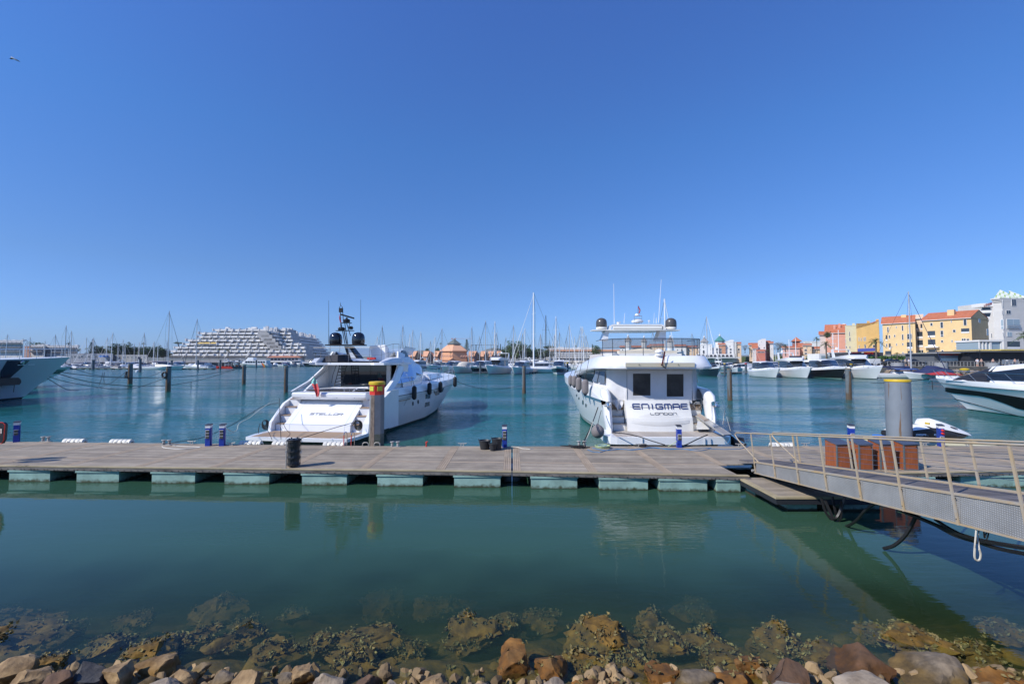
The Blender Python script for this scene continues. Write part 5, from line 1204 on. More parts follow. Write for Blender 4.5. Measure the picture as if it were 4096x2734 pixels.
def txt(s,px0,px1,py0,py1,mat,w,sw,gap,nm,par,sl=0):
    m=MB(); z0=W.loc(TS(px0,py1,1.95))[2]; z1=W.loc(TS(px0,py0,1.95))[2]; t0=W.loc(TS(px0,py1,1.95))[1]; t1=W.loc(TS(px1,py1,1.95))[1]
    letters(m,s,Vector((0,0,0)),(1,0,0),(0,1,0),z1-z0,w,sw,gap,sl,.008)
    mx=max(v[0] for v in m.v); k=(t1-t0)/mx
    out=[]
    for x,y,d in m.v:
        t=t0+x*k; z=z0+y; out.append(tuple(W(tsurf(t,z)-.03-d,t,z)))
    m.v=out; m.build(nm,mat,par)
nb=M('navy_letter_blue',(.02,.04,.16),.4)
txt('ENIGMAE',2529,2749,1614,1632,nb,.34,.04,.10,'name_lettering',tp)
txt('LONDON',2593,2697,1646,1654,M('grey_letters',(.08,.08,.08),.5),.15,.012,.035,'port_lettering',tp)
# stairs
for a,b in ((-2.12,-1.55),(1.55,2.15)):
    sm=MB(); tms=[]
    for k in range(4):
        tm=MB(); tms.append(tm); z=.62+.3*(k+1); s=1.75+.26*k
        sm.hexa([W(s,a,.5),W(s,b,.5),W(3.2,b,.5),W(3.2,a,.5)],[W(s,a,z-.02),W(s,b,z-.02),W(3.2,b,z-.02),W(3.2,a,z-.02)])
        tm.hexa([W(s-.03,a,z-.019),W(s-.03,b,z-.019),W(s+.26,b,z-.019),W(s+.26,a,z-.019)],[W(s-.03,a,z+.012),W(s-.03,b,z+.012),W(s+.26,b,z+.012),W(s+.26,a,z+.012)])
    so=sm.build('stern_stairs',gel2,r1); [t_.build('tread',M('pale_teak',(.42,.35,.27),.8),so) for t_ in tms]
# quarters: rounded vertical columns either side
for sg in (-1,1):
    m=MB(); rings=[]
    for z,s,wd in ((.55,1.25,.18),(.8,1.15,.30),(1.3,1.25,.36),(1.75,1.4,.36),(1.78,1.42,.2),(1.95,1.42,.2),(1.98,1.38,.38),(2.2,1.5,.42),(2.45,1.9,.36),(2.5,2.4,.3)):
        c=sg*(2.2+wd*.5)
        rings.append([W(s+.5+ (.5)*(-cos(a))*.9,c+sg*wd*.55*sin(a)*1.0,z) for a in [2*PI*k/14 for k in range(14)]])
    m.loft(rings,True,True); m.build('quarter_column',gel,r1,smooth=True,ang=50)
    m=MB(); c=sg*2.45; m.lathe([(.09,1.74),(.07,1.80),(.06,1.92),(.12,1.96)],W(1.3,c,0),12); m.lathe([(.0,1.75),(.15,1.75),(.17,1.78),(.12,1.80)],W(1.3,c,0),12); m.build('mooring_capstan',steel,r1,smooth=True)
    m=MB(); m.hexa([W(1.9,sg*2.65,2.0),W(6.5,sg*2.92,2.0),W(6.5,sg*2.6,2.0),W(1.9,sg*2.3,2.0)],[W(2.3,sg*2.5,2.5),W(6.5,sg*2.85,2.62),W(6.5,sg*2.5,2.62),W(2.3,sg*2.3,2.5)]); m.build('bulwark',gel,r1)
# cockpit base below the canvas
m=MB(); m.prism([W(2.3,-2.1,1.5),W(2.3,2.15,1.5),W(6,2.4,1.5),W(6,-2.4,1.5)],(0,0,.25)); m.build('cockpit_sole',teak,r1)
# canvas enclosure panels
def cpanel(pts,name,mat=canvas,wr=.03,n=8,seed=0):
    """pts: bl,br,tr,tl world"""
    bl,br,tr,tl=[Vector(p) for p in pts]; nrm=(br-bl).cross(tl-bl).normalized(); g=[]
    for i in range(n*2+1):
        f=i/(n*2); row=[]
        for k in range(n*2+1):
            h=k/(n*2); p=bl.lerp(br,h).lerp(tl.lerp(tr,h),f)
            row.append(p+nrm*(wr*noise.noise(p*1.3+Vector((seed,0,0)))*(1 if 0<h<1 else .0)))
        g.append(row)
    m=MB(); m.loft(g,False,False); return m.build(name,mat,r1,smooth=True)
S1=2.15; zt=3.46; bpz=1.98
def cp(px,py,s=S1): return TS(px,py,s)
c0=cp(2508,1612);c1=cp(2768,1612);c2=cp(2768,1478);c3=cp(2508,1478)
def ring(x0,y0,x1,y1,wx0,wy0,wx1,wy1): pass
# main panel split round its two windows
def mainp(x0,x1,y0,y1,sd=1): cpanel([cp(x0,y1),cp(x1,y1),cp(x1,y0),cp(x0,y0)],'canvas_panel',wr=.03 if y1-y0<60 else .02,seed=sd)
mainp(2508,2532,1478,1612,1); mainp(2532,2602,1478,1493,2); mainp(2532,2602,1581,1612,3); mainp(2602,2667,1478,1612,4); mainp(2667,2734,1478,1495,5); mainp(2667,2734,1585,1612,6); mainp(2734,2768,1478,1612,7)
for x0,x1,y0,y1 in ((2532,2602,1493,1581),(2667,2734,1495,1585)):
    m=MB(); m.prism([cp(x0-1,y1+1,S1+.012),cp(x1+1,y1+1,S1+.012),cp(x1+1,y0-1,S1+.012),cp(x0-1,y0-1,S1+.012)],W.d*.01); m.build('enclosure_window',M('dark_vinyl_window',(.055,.05,.047),.15,var=.5,vs=1.3),r1)
m=MB()
for x in (2507.5,): m.tube([cp(x,1478,S1-.02),cp(x,1612,S1-.02)],.010,5)
m.build('zip_seam',M('grey_zip',(.2,.2,.2),.8),r1)
# angled left and right panels
def zrow(px,py,s): return W.loc(TS(px,py,s))
cpanel([W(2.15,-1.55,1.98),W(2.15,-1.56,1.98),W(2.15,-1.57,3.46),W(2.15,-1.58,3.46)],'canvas_panel')
for sg in (-1,1):
    e_=-1.35 if sg<0 else 1.72; a=[W(2.75,sg*2.18,1.95),W(2.16,e_,1.95),W(2.16,e_,zt+.1),W(2.75,sg*2.15,zt+.1)]
    if sg>0: a=[a[1],a[0],a[3],a[2]]
    cpanel(a,'canvas_panel',wr=.10,seed=9+sg)
    a=[W(2.78,sg*2.16,2.45),W(4.3,sg*2.62,2.5),W(4.5,sg*2.38,zt+.1),W(2.78,sg*2.14,zt+.1)]
    if sg<0: a=[a[1],a[0],a[3],a[2]]
    cpanel(a,'canvas_panel',wr=.04,seed=19+sg)
    m=MB(); m.add([W(2.86,sg*2.30,2.72),W(3.55,sg*2.50,2.74),W(3.35,sg*2.40,3.30),W(2.95,sg*2.24,3.30)],[(0,1,2,3)]); m.add([W(3.68,sg*2.52,2.74),W(4.2,sg*2.66,2.78),W(3.9,sg*2.50,3.30),W(3.48,sg*2.42,3.30)],[(0,1,2,3)]); m.build('side_vinyl_window',glassb if False else M('blue_grey_vinyl',(.12,.16,.22),.12),r1)
# flap of canvas hanging into the left stair
m=MB(); g=[]
for i in range(9):
    f=i/8; row=[]
    for k in range(9):
        h=k/8; t=-2.15+.58*h+.22*f*(1-h); z=1.98-f*(.62*(1-abs(h-.45)*1.2)); row.append(W(2.2+.12*sin(h*9+f*3)*f,t,z))
    g.append(row)
m.loft(g,False,False); m.build('canvas_flap',canvas,r1,smooth=True)
# saloon sides / main deckhouse with big dark side windows
cs=[(4.6,[(2.35,2.4),(2.3,3.46),(0,3.5)]),(12,[(2.35,2.45),(2.25,3.46),(0,3.5)]),(16.5,[(1.9,2.6),(1.5,3.3),(0,3.4)]),(18.5,[(1.4,2.75),(1.0,2.95),(0,3.05)])]
m=MB(); cabmb(m,W,cs); m.build('deckhouse',gelg,r1,smooth=True,ang=35)
for sg in (-1,1):
    m=MB(); m.prism([W(5.0,sg*2.37,2.65),W(11.8,sg*2.37,2.7),W(13.2,sg*2.27,3.0),W(11.5,sg*2.30,3.4),W(5.4,sg*2.33,3.4)],W.r*.02*sg); m.build('side_window',glass,r1)
m=MB()
for k in range(12): m.obox(W(4.9,-2.40,2.62+k*.065),W.d*.13,W.r*.02,(0,0,.018))
m.build('vent_louvre',blackm,r1)
# flybridge: wrap-round deck moulding with overhang
def moul(sg):
    return [(1.42,0),(1.40,1.0),(1.42,1.75),(1.6,2.15),(2.1,2.45),(3.2,2.62),(6,2.72),(9,2.7),(11,2.5),(12.8,2.0)]
pl=moul(1); path=[(s,-t) for s,t in pl[::-1]]+[(s,t) for s,t in pl[1:]]
def secz(s):
    f=max(0,(s-2.5)/10.3); return 3.44-.42*f**1.2*1.6, 4.06-.95*f**1.5
m=MB(); rings=[]
for s,t in path:
    z0,z1=secz(s); k=1 if s<2 else 1
    n=Vector((s-7,t*2.2,0)); n=n.normalized(); ns,nt=n.x,n.y
    rings.append([W(s,t,z0),W(s+ns*.16,t+nt*.16,z0+.03),W(s+ns*.18,t+nt*.18,z0+.12),W(s+ns*.06,t+nt*.06,z0+.32),W(s-ns*.12,t-nt*.12,z1-.04),W(s-ns*.2,t-nt*.2,z1),W(s-ns*.42,t-nt*.42,z1),W(s-ns*.42,t-nt*.42,z0)])
m.loft(rings,True,True); fb=m.build('flybridge_moulding',gel,r1,smooth=True,ang=40)
m=MB(); m.prism([W(s+.3*(1 if s<3 else 0),t*.88,3.47) for s,t in path],(0,0,.1)); m.build('flybridge_deck',gel,r1)
m=MB(); m.hexa([TS(2502,1467,1.20),TS(2779,1467,1.20),TS(2779,1467,1.30),TS(2502,1467,1.30)],[TS(2502,1450,1.22),TS(2779,1450,1.22),TS(2779,1450,1.3),TS(2502,1450,1.3)]); m.build('recess_strip',M('beige_recess',(.50,.46,.34),.5),fb)
m=MB()
for px in (2556,2713): m.lathe([(0,0),(.022,0),(.022,.02)],TS(px,1457,1.19),8,ax=-W.d)
m.build('downlight',M('bronze_lamp',(.18,.14,.08),.4),fb)
# fly seats etc
m=MB(); m.prism([W(3.4,-1.7,3.57),W(3.2,0,3.57),W(3.3,1.7,3.57),W(4.6,2.0,3.57),W(9.5,1.9,3.57),W(9.5,-1.9,3.57),W(4.6,-2.0,3.57)],(0,0,.62)); m.build('fly_console',gel2,r1)
m=MB(); g=[]
for i in range(9):
    g.append([W(4.0+i*.3,-1.2+k*.35,4.22+.28*sin(PI*i/8)*sin(PI*k/8)+.06*noise.noise((i*.8,k*.8,2))) for k in range(9)])
m.loft(g,False,False); m.build('covered_table',canvascream,r1,smooth=True)
m=MB(); m.hexa([W(3.5,-1.4,4.19),W(3.5,1.5,4.19),W(4.0,1.5,4.19),W(4.0,-1.4,4.19)],[W(3.5,-1.4,4.33),W(3.5,1.5,4.33),W(4.0,1.5,4.33),W(4.0,-1.4,4.33)]); m.build('sun_pad',canvascream,r1)
# rail with smoked screens
pth=[(4.6,-2.35),(3.2,-2.3),(2.3,-2.0),(1.85,-1.5),(1.75,-.7),(1.72,.2),(1.75,1.1),(1.95,1.75),(2.3,2.15),(3.2,2.4),(4.6,2.45)]
pts=[W(s,t,4.0) for s,t in pth]
m=MB(); m.tube([p+Vector((0,0,.86)) for p in smoothpts(pts,3)],.018,6); m.tube([p+Vector((0,0,.44)) for p in smoothpts(pts,3)],.014,6)
for p in pts[1:-1]: m.cyl(p,p+Vector((0,0,.86)),.016,n=6)
m.build('flybridge_rail',blackm if False else M('dark_steel',(.12,.12,.13),.3,metal=.7),r1)
for a,b in zip(pts[1:-2],pts[2:-1]):
    m=MB(); d=(b-a)*.03; m.prism([a+d+Vector((0,0,.46)),b-d+Vector((0,0,.46)),b-d+Vector((0,0,.84)),a+d+Vector((0,0,.84))],W.d*.008); m.build('smoked_screen',smoke,r1)
# arch, hard top, domes
SA=4.6
def TA(px,py,s=SA): return W.on_s(px,py,s)
for q_ in (((2405,1362),(2432,1362),(2436,1322),(2422,1322)),((2628,1362),(2664,1362),(2664,1322),(2642,1322))):
    m=MB(); m.prism([TA(*a) for a in q_],W.d*.7); m.build('arch_leg',gel,r1)
a,b=W.loc(TA(2368,1320)),W.loc(TA(2718,1320)); zc=a[2]; tc=(a[1]+b[1])/2; hw=(b[1]-a[1])/2
m=MB(); m.prism([W(s,tc+t,zc-.03) for s,t in ((4.5,-hw),(4.3,-hw*.5),(4.25,0),(4.3,hw*.5),(4.5,hw),(5.2,hw),(5.6,hw*.7),(6.6,hw*.6),(6.6,-hw*.6),(5.6,-hw*.7),(5.2,-hw))],(0,0,.05)); ht=m.build('hard_top',gel2,r1)
m=MB(); q=[TA(2436,1318),TA(2441,1301),TA(2452,1296),TA(2648,1296),TA(2660,1301),TA(2664,1318)]
q2=[TA(2444,1318),TA(2447,1305),TA(2456,1302),TA(2643,1302),TA(2653,1306),TA(2656,1318)]
k=len(q); m.add([p for p in q]+[p for p in q2]+[p+W.d*.9 for p in q]+[p+W.d*.9 for p in q2],[(i,i+1,k+i+1,k+i) for i in range(k-1)]+[(i,2*k+i,2*k+i+1,i+1) for i in range(k-1)]+[(k+i,k+i+1,3*k+i+1,3*k+i) for i in range(k-1)]+[(2*k+i,3*k+i,3*k+i+1,2*k+i+1) for i in range(k-1)]); m.build('roof_frame',gel2,ht)
m=MB(); m.cyl(TA(2452,1311,SA-.1),TA(2646,1311,SA-.1),.09,n=14); m.build('rolled_awning',M('cream_roll',(.74,.73,.66),.6),ht,smooth=True)
dm=M('charcoal_dome',(.075,.07,.065),.35,coat=.2)
for px in (2406,2684):
    q=TA(px,1318,4.9); 
    m=MB(); m.lathe([(.22,.02),(.27,.05),(.285,.12),(.29,.3),(.285,.42),(.25,.52),(.15,.60),(.06,.625),(0,.63)],q,22); m.build('satellite_dome',dm,r1,smooth=True,ang=60)
    m=MB(); m.lathe([(.2,0),(.29,.03),(.295,.1),(.285,.13)],q,22); m.build('dome_base',gel2,r1,smooth=True)
m=MB(); q=TA(2549,1292,5.0); m.lathe([(.12,-.08),(.30,-.04),(.32,.04),(.2,.12),(0,.15)],q+Vector((0,0,.08)),16); m.lathe([(.1,.38),(.13,.42),(.1,.5),(0,.52)],q,12); rd=m.build('radar_dome',gel,r1,smooth=True)
m=MB()
for x in (2536,2566): m.tube([TA(x,1294,4.8),TA(x+1,1262,4.8)],.018,5)
m.tube([TA(2536,1263,4.8),TA(2567,1263,4.8)],.018,5); m.tube([TA(2536,1275,4.8),TA(2565,1275,4.8)],.014,5); m.cyl(TA(2553,1255,5),TA(2554,1222,5),.035,n=6); m.build('light_mast',steel,rd)
m=MB(); m.tube([TA(2557,1252,4.95),TA(2560,1240,4.95),TA(2553,1226,4.95)],.03,5); m.build('small_flag',redc,rd)
for p,q,rr in (((2457,1294),(2455,1134),.018),((2634,1290),(2645,1117),.018),((2496,1292),(2499,1252),.015),((2615,1292),(2617,1250),.012),((2625,1292),(2625,1270),.02),((2596,1294),(2596,1282),.02)):
    m=MB(); m.cyl(TA(*p,5.1),TA(*q,5.1),rr,rr*.5,n=6); m.build('whip_antenna',gel,r1)
m=MB(); m.lathe([(.09,0),(.1,.1),(.12,.12),(0,.14)],TA(2474,1296,5.0),12); m.build('gps_puck',gel,r1)
m=MB(); m.lathe([(.03,0),(.03,.03),(.07,.06),(.04,.1),(0,.11)],TA(2596,1288,5.0),10); m.build('light_globe',gel,r1)
# mushroom light on the moulding, ensign
m=MB(); q=TS(2637,1430,1.6); m.lathe([(.12,-.1),(.08,-.06),(.08,.05),(.18,.08),(.2,.13),(.19,.17),(.1,.18),(.09,.24),(.19,.26),(.18,.32),(.12,.37),(.05,.4),(0,.405)],q,18); m.build('mushroom_light',gel,r1,smooth=True,ang=60)
m=MB(); m.cyl(TS(2655,1462,1.1),TS(2661,1395,1.5),.014,n=6); es=m.build('flagstaff',M('wood_staff',(.2,.1,.05),.5),r1)
m=MB(); m.loft([[TS(x+dx,y,1.05+.03*k) for k,dx in enumerate((-3,0,3,1))] for x,y in ((2659,1405),(2656,1420),(2652,1438),(2650,1452),(2646,1462))],False,False); m.build('furled_ensign',redc,es,smooth=True)
m=MB(); m.tube([TS(2649,1458,1.08),TS(2654,1467,1.06),TS(2664,1472,1.06),TS(2660,1468,1.06)],.028,6); m.build('flag_halyard',rubber,es)
# gate and emblem
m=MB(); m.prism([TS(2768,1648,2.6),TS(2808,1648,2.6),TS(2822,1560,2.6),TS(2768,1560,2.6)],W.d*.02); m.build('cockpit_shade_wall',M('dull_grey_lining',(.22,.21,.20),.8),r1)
m=MB(); g0=[TS(2767,1593,2.3),TS(2805,1594,2.3),TS(2805,1638,2.3),TS(2769,1636,2.3)]; m.tube(g0+[g0[0]],.014,5); gt=m.build('stern_gate',steel,r1)
m=MB(); c=TS(2789,1619,2.3)
def disc_bar(z0,z1,rr):
    for z in (z0,z1): pass
    x0=math.sqrt(max(0,rr*rr-((z0+z1)/2)**2)); m.hexa([c+W.r*-x0+Vector((0,0,z0)),c+W.r*x0+Vector((0,0,z0)),c+W.r*x0+Vector((0,0,z0))+W.d*.015,c+W.r*-x0+Vector((0,0,z0))+W.d*.015],[c+W.r*-x0+Vector((0,0,z1)),c+W.r*x0+Vector((0,0,z1)),c+W.r*x0+Vector((0,0,z1))+W.d*.015,c+W.r*-x0+Vector((0,0,z1))+W.d*.015])
for z0 in (-.07,-.01,.05,.11): disc_bar(z0,z0+.028,.17)
m.tube([c+W.r*.165*cos(a)+Vector((0,0,.165*sin(a))) for a in [R(100)+R(250)*k/16 for k in range(17)]],.014,5); m.build('emblem',steel,gt)
# starboard seat box and passerelle
m=MB(); m.hexa([TS(2786,1716,1.2),TS(2842,1716,1.2),TS(2842,1716,2.0),TS(2786,1716,2.0)],[TS(2790,1683,1.3),TS(2838,1690,1.3),TS(2838,1690,2.0),TS(2790,1683,2.0)]); m.build('step_box',gel2,r1)
ps=thing('passerelle',TS(2860,1700,1.0),'grey gangplank sloping down from the starboard side of the stern with blue lettering','gangplank')
a,b=W.on_s(2792,1664,1.7),W.on_s(2800,1655,1.9); 
A0,A1=P(2784,1662,21.2),P(2799,1653,21.6); B0,B1=P(2896,1738,18.9),P(2925,1736,19.2)
up=Vector((0,0,.05))
def seg(f0,f1,mt,nm,lift=0):
    m=MB(); p=[A0.lerp(B0,f0),A0.lerp(B0,f1),A1.lerp(B1,f1),A1.lerp(B1,f0)]; p=[x+Vector((0,0,lift)) for x in p]; m.prism([x-up for x in p],up); return m.build(nm,mt,ps)
seg(0,.33,M('passerelle_teak',(.38,.31,.25),.8),'tread'); seg(.34,.68,alu,'tread'); seg(.69,1,M('passerelle_grey',(.30,.29,.28),.7),'tread')
m=MB(); off=Vector((0,0,.03))
m.tube([A0+off-up,B0+off-up],.035,6); m.tube([A1+off-up,B1+off-up],.035,6); m.build('side_beam',alu,ps)
for f in (.33,.68): 
    m=MB(); m.tube([A0.lerp(B0,f)+Vector((0,0,-.1)),A0.lerp(B0,f)+Vector((0,0,.05)),A1.lerp(B1,f)+Vector((0,0,.05))],.012,5); m.build('joint_frame',blackm,ps)
for a_,b_ in ((P(2892,1696,19.8),P(2899,1638,19.8)),(P(2848,1680,20.2),P(2848,1618,20.2))): m=MB(); m.cyl(a_,b_,.016,n=6); m.build('stanchion',steel,ps)
# grey hanging fenders on the port side and the ball fender
gG='grey cloth covered fenders on the port side of the yacht with blue lettering'
for px,py0,py1,Y,rr,l in ((2282,1500,1541,25.8,.125,'grey fender farthest forward in the row of four'),(2297,1501,1547,25.2,.15,'grey fender second from the front in the row of four'),(2315,1508,1564,24.3,.16,'grey fender third from the front in the row of four'),(2341,1516,1578,23.4,.175,'grey fender nearest the stern in the row of four')):
    p=P(px,(py0+py1)/2,Y); hh=(py1-py0)/FPX*Y; fender(p,rr,hh,fend_g,l,P(px+18,1420 if px>2300 else 1450,Y+.4),gG,canvasn)
q=P(2391,1724,19.7); t=thing('ball_fender',q,'round grey ball fender at the left corner of the swim platform','fender')
m=MB(); m.lathe([(0,-.30),(.12,-.27),(.22,-.19),(.275,-.08),(.28,.03),(.25,.13),(.17,.22),(.09,.27),(.05,.30),(.04,.33)],q,22); m.build('ball',fend_g,t,smooth=True)
m=MB(); m.tube([q+Vector((0,0,.3)),q+Vector((.05,0,.5)),P(2405,1640,20.3)],.012,5); m.build('line',rope_b,t)
# portlights
for px,py,w_,h_ in ((2332,1608,3,10),(2307,1580,2,5),(2344,1620,2.5,8),(2316,1592,2,6)):
    hullpatch([(px+w_*cos(a*PI/5),py+h_*sin(a*PI/5)) for a in range(10)],'porthole',dkw,r1,-1)
# lines
m=None
for L_,rr,mt,l in (([(2392,1628,20.6),(2370,1690,19.4),(2345,1745,18.2),(2330,1772,17.8)],.022,rope_b,'thick black spring line from the port capstan down to the rope heaped bollards'),
([(2372,1685,19.4),(2355,1735,18.4),(2338,1768,17.9)],.016,rope_w,'pale chafed line beside the black spring line'),
([(2450,1729,19.3),(2500,1733,18.9),(2560,1746,18.4),(2600,1760,18.1),(2660,1778,17.9)],.02,rope_b,'black stern line crossing the swim platform to the pedestal'),
([(2830,1738,19.2),(2790,1755,18.8),(2750,1775,18.2),(2725,1784,17.8)],.022,rope_b,'grey sleeved stern line from the platform to the blue pedestal'),
([(2672,1784,17.8),(2690,1775,17.6),(2708,1763,17.5)],.012,rope_g,'yellow green hose end by the blue pedestal'),
([(2926,1737,19.0),(2950,1758,18.2),(2975,1770,17.9)],.014,rope_c,'short blue line from the gangplank tip'),
([(2899,1765,19),(2905,1775,18.8),(2915,1765,18.8),(2921,1748,19)],.012,rope_c,'blue loop of line hanging under the gangplank tip'),
([(2888,1590,24),(2905,1660,21),(2922,1722,19.2)],.008,rope_w,'thin pale cord running down to the gangplank tip')):
    rope('mooring_line',RP(L_),rr,mt,l,'mooring line')
def heap(px,py,l,n,mt,sp=.28,rr=.013,z=.55,nm='rope_heap'):
    random.seed(int(px)); c=Vector(pcl(px,py)); m=MB()
    for k in range(n):
        pts=[c+Vector((random.gauss(0,sp*.55),random.gauss(0,sp*.25),random.uniform(.01,.10))) for _ in range(7)]
        m.tube(smoothpts(pts,4),rr,5)
    tag(m.build(nm,mt,off=c),l,'rope')
heap(2318,1791,'black rope heaped at the foot of the bollards near the coiled hose',9,rope_b,.36)
heap(2575,1787,'tangled black rope heap on the pontoon edge behind the blue hose',8,rope_b,.16)
heap(2972,1782,'black rope heap at the left end of the gangway rail',9,rope_b,.16)
c=Vector(pcl(2410,1791)); m=MB()
for k in range(6): m.tube([c+Vector((( .25+.018*(k%3))*cos(a),(.22+.012*k)*sin(a)*.8,.02+.016*k)) for a in [2*PI*i/20 for i in range(21)]],.011,5)
tag(m.build('hose_coil',rope_g,off=c),'coil of pale green hose on the pontoon left of centre of the stern','hose')
m=MB(); m.tube([c+Vector((.16*cos(a)+.03*sin(3*a),.12*sin(a),.10+.01*sin(5*a))) for a in [2*PI*i/24 for i in range(50)]],.010,5); tag(m.build('hose_coil',rope_c,off=c),'blue hose coil lying inside the pale green one','hose')
rope('blue_hose',[Vector(pcl(a,b,.515)) for a,b in [(x,1795+4*sin(x*.021)+3*sin(x*.05)) for x in range(2370,2850,12)]]+[Vector(pcl(a,b,.515)) for a,b in ((2900,1796),(2960,1794),(2990,1786),(2994,1781))],.012,rope_c,'blue hose snaking along the pontoon edge below the stern','hose')
rope('blue_hose',[Vector(pcl(a,b,.515)) for a,b in ((2350,1797),(2370,1806),(2400,1808),(2425,1800),(2450,1793),(2520,1797),(2600,1792),(2700,1794),(2760,1796),(2845,1790))],.011,rope_c,'second blue hose looping forward on the boards below the stern','hose')
rope('grey_cable',[Vector(pcl(a,b,.515)) for a,b in ((2040,1785),(2065,1786),(2090,1793),(2120,1795),(2133,1793))],.011,plastic_w,'thin grey cable end on the boards beside the double joint','cable')
# ================================================================ BIG YACHTS AT THE FRAME EDGES
W=Fr((-49.0,17,0),(0,1)); r=thing('motor_yacht',W(0,0,0),'grey white superyacht bow with a dark diagonal panel at the left edge','motor yacht')
hb=MB(); rows=[(-1,.05,1),(-.3,.5,1),(0,.70,1),(.03,.72,2),(.045,.725,0),(.30,.85,0),(.6,.95,0),(.8,1.0,0),(1,1.0,0)]
st=hullmb(hb,W,33.5,7.4,3.6,4.2,1.0,.145,.50,34,.9,rows,2.5)
hb.build('hull',[gelg,navy,blackm],r,smooth=True,ang=40)
m=MB(); deckmb(m,W,st,.0,0); m.build('foredeck',gelfar,r,smooth=True)
def hpt(px,py,off=.03,sd_=1):
    return hullpt(px,py,off,sd_)
# dark slanted panel on the starboard bow, following the hull
def patchgrid(poly_rows,name,mat,par,sd_=1,off=.03):
    g=[]
    for a,b in poly_rows:
        row=[]
        for k in range(9):
            px=a[0]+(b[0]-a[0])*k/8; py=a[1]+(b[1]-a[1])*k/8; h=hullpt(px,py,off,sd_)
            if h is None: row=None; break
            row.append(h[0])
        if row: g.append(row)
    if len(g)>1:
        m=MB(); m.loft(g,False,False); return m.build(name,mat,par,smooth=True)
rws=[]
for f in [k/9 for k in range(10)]:
    y=1441+(1545-1441)*f; x0=28-28*min(1,f*2.2); x1=118-118*f
    rws.append(((x0,y-4*f),(max(x0+2,x1),y)))
patchgrid(rws,'dark_bow_panel',navy,r)
for a,b,y in ((68,97,1456.5),(110,136,1455.5)): patchgrid([((a,y),(b,y-1)),((a,y+3),(b,y+2))],'fairlead_slot',M('bright_white_slot',(.8,.8,.8),.4),r,off=.06)
h=hullpt(86,1449,.05)
if h: m=MB(); m.lathe([(.24,0),(.2,.08),(0,.1)],h[0],14,ax=h[1]); m.build('fairlead',steel,r)
h=hullpt(25,1515,.10)
if h:
    m=MB(); c=h[0]; m.prism([c+Vector((0,y-.2,z-.2)) for y,z in ((-3,.35),(.9,.35),(1.1,.15),(1.15,-.1),(1.0,-.33),(-1.2,-.35),(-3,-.1))],(.3,0,0)); m.cyl(c+Vector((.25,.4,-.5)),c+Vector((.25,.35,-1.2)),.03,n=5); m.build('anchor_pocket',blackm,r)
m=MB(); pts=[]
for s in (20,22,24,26,28,30,31.5,33):
    for a,b in zip(st[:-1],st[1:]):
        if a[-1][0]<=s<=b[-1][0]: pts.append(W(s,max(.05,a[-1][1]-.2),a[-1][2]))
rail(m,pts,.95,.03,1,False); m.build('bow_rail',steel,r)
m=MB(); cabmb(m,W,[(0,[(3.2,3.6),(3.0,6),(0,6.1)]),(8,[(3.1,3.7),(2.7,5.2),(0,5.4)]),(14,[(2.6,3.8),(2.2,4.6),(0,4.8)]),(19,[(2.2,3.9),(2.0,4.15),(0,4.3)])]); m.build('deckhouse',gelg,r,smooth=True,ang=40)
m=MB(); m.prism([W(4,3.1,4.2),W(13,2.6,4.0),W(12,2.6,4.4),W(4,3.0,5.0)],W.r*.03); m.build('side_window',glass,r)
for o,L_,B_,zs,zb,l in (((-60.5,28,0),33,6.8,3.2,3.55,'pale yacht bow coloured green by painted water light behind the superyacht at the left edge'),((-71.5,40,0),34,6.6,2.6,2.85,'navy striped yacht bow showing past the second bow at the left')):
    W=Fr(o,(0,1)); r=thing('motor_yacht',W(0,0,0),l,'motor yacht'); hb=MB()
    rows=[(-1,.05,1),(-.3,.5,1),(0,.70,1),(.05,.72,0),(.3,.85,0),(.6,.95,0 if 'pale' in l else 1),(.85,1.0,2),(1,1.0,0)]
    s2=hullmb(hb,W,L_,B_,zs,zb,1.0,.16,.5,24,.9,rows,2.5); hb.build('hull',[M('green_waterlight_hull',(.42,.52,.47),.3),green_boot,navy] if 'pale' in l else [gelfar,navy,gelg],r,smooth=True,ang=40)  # green light reflected off the water is put into the pale hull's colour
    m=MB(); deckmb(m,W,s2,.0,0); m.build('foredeck',gelfar,r); m=MB(); cabmb(m,W,[(2,[(2.8,3.0),(2.6,5),(0,5.1)]),(14,[(2.6,3),(2.2,5),(0,5.2)]),(20,[(2,3.1),(1.4,3.5),(0,3.6)])]); m.build('deckhouse',gelg,r,smooth=True,ang=40)
# right hand yacht with the dark hull window band
W=Fr((35.6,17.5,0),(0,1)); r=thing('motor_yacht',W(0,0,0),'white sports yacht with a curving black band along its hull at the right edge','motor yacht')
hb=MB(); rows=[(-1,.05,1),(-.3,.5,1),(0,.74,1),(.03,.77,0),(.25,.86,0),(.5,.93,0),(.80,1.0,0),(.82,1.02,2),(.84,1.02,0),(1,.93,0)]
st=hullmb(hb,W,20.8,5.0,2.2,2.35,.7,.125,.55,34,.92,rows,2.5)
hb.build('hull',[M('satin_white_hull',(.84,.84,.84),.4,var=.04,vs=.8),navy,blackm],r,smooth=True,ang=35)
m=MB(); deckmb(m,W,st,.0,0,crown=.22); m.build('foredeck',gel,r,smooth=True)
def curve(T,x):
    return interp(T,x)
up_=[(3745,1544),(3800,1550),(3900,1562),(4000,1575),(4096,1590),(4200,1604)]; lo_=[(3745,1546),(3760,1558),(3800,1570),(3860,1577),(3920,1583),(3960,1592),(4020,1613),(4070,1633),(4096,1639),(4200,1650)]
patchgrid([((x,curve(up_,x)),(x,curve(lo_,x))) for x in range(3746,4190,12)],'hull_window_band',M('matt_black_band',(.006,.006,.007),.5,spec=.15),r,-1,.02)
patchgrid([((x,1585+(x-3790)*.27),(x,1588+(x-3790)*.27)) for x in range(3790,4190,14)],'spray_line',navy,r,-1,.02)
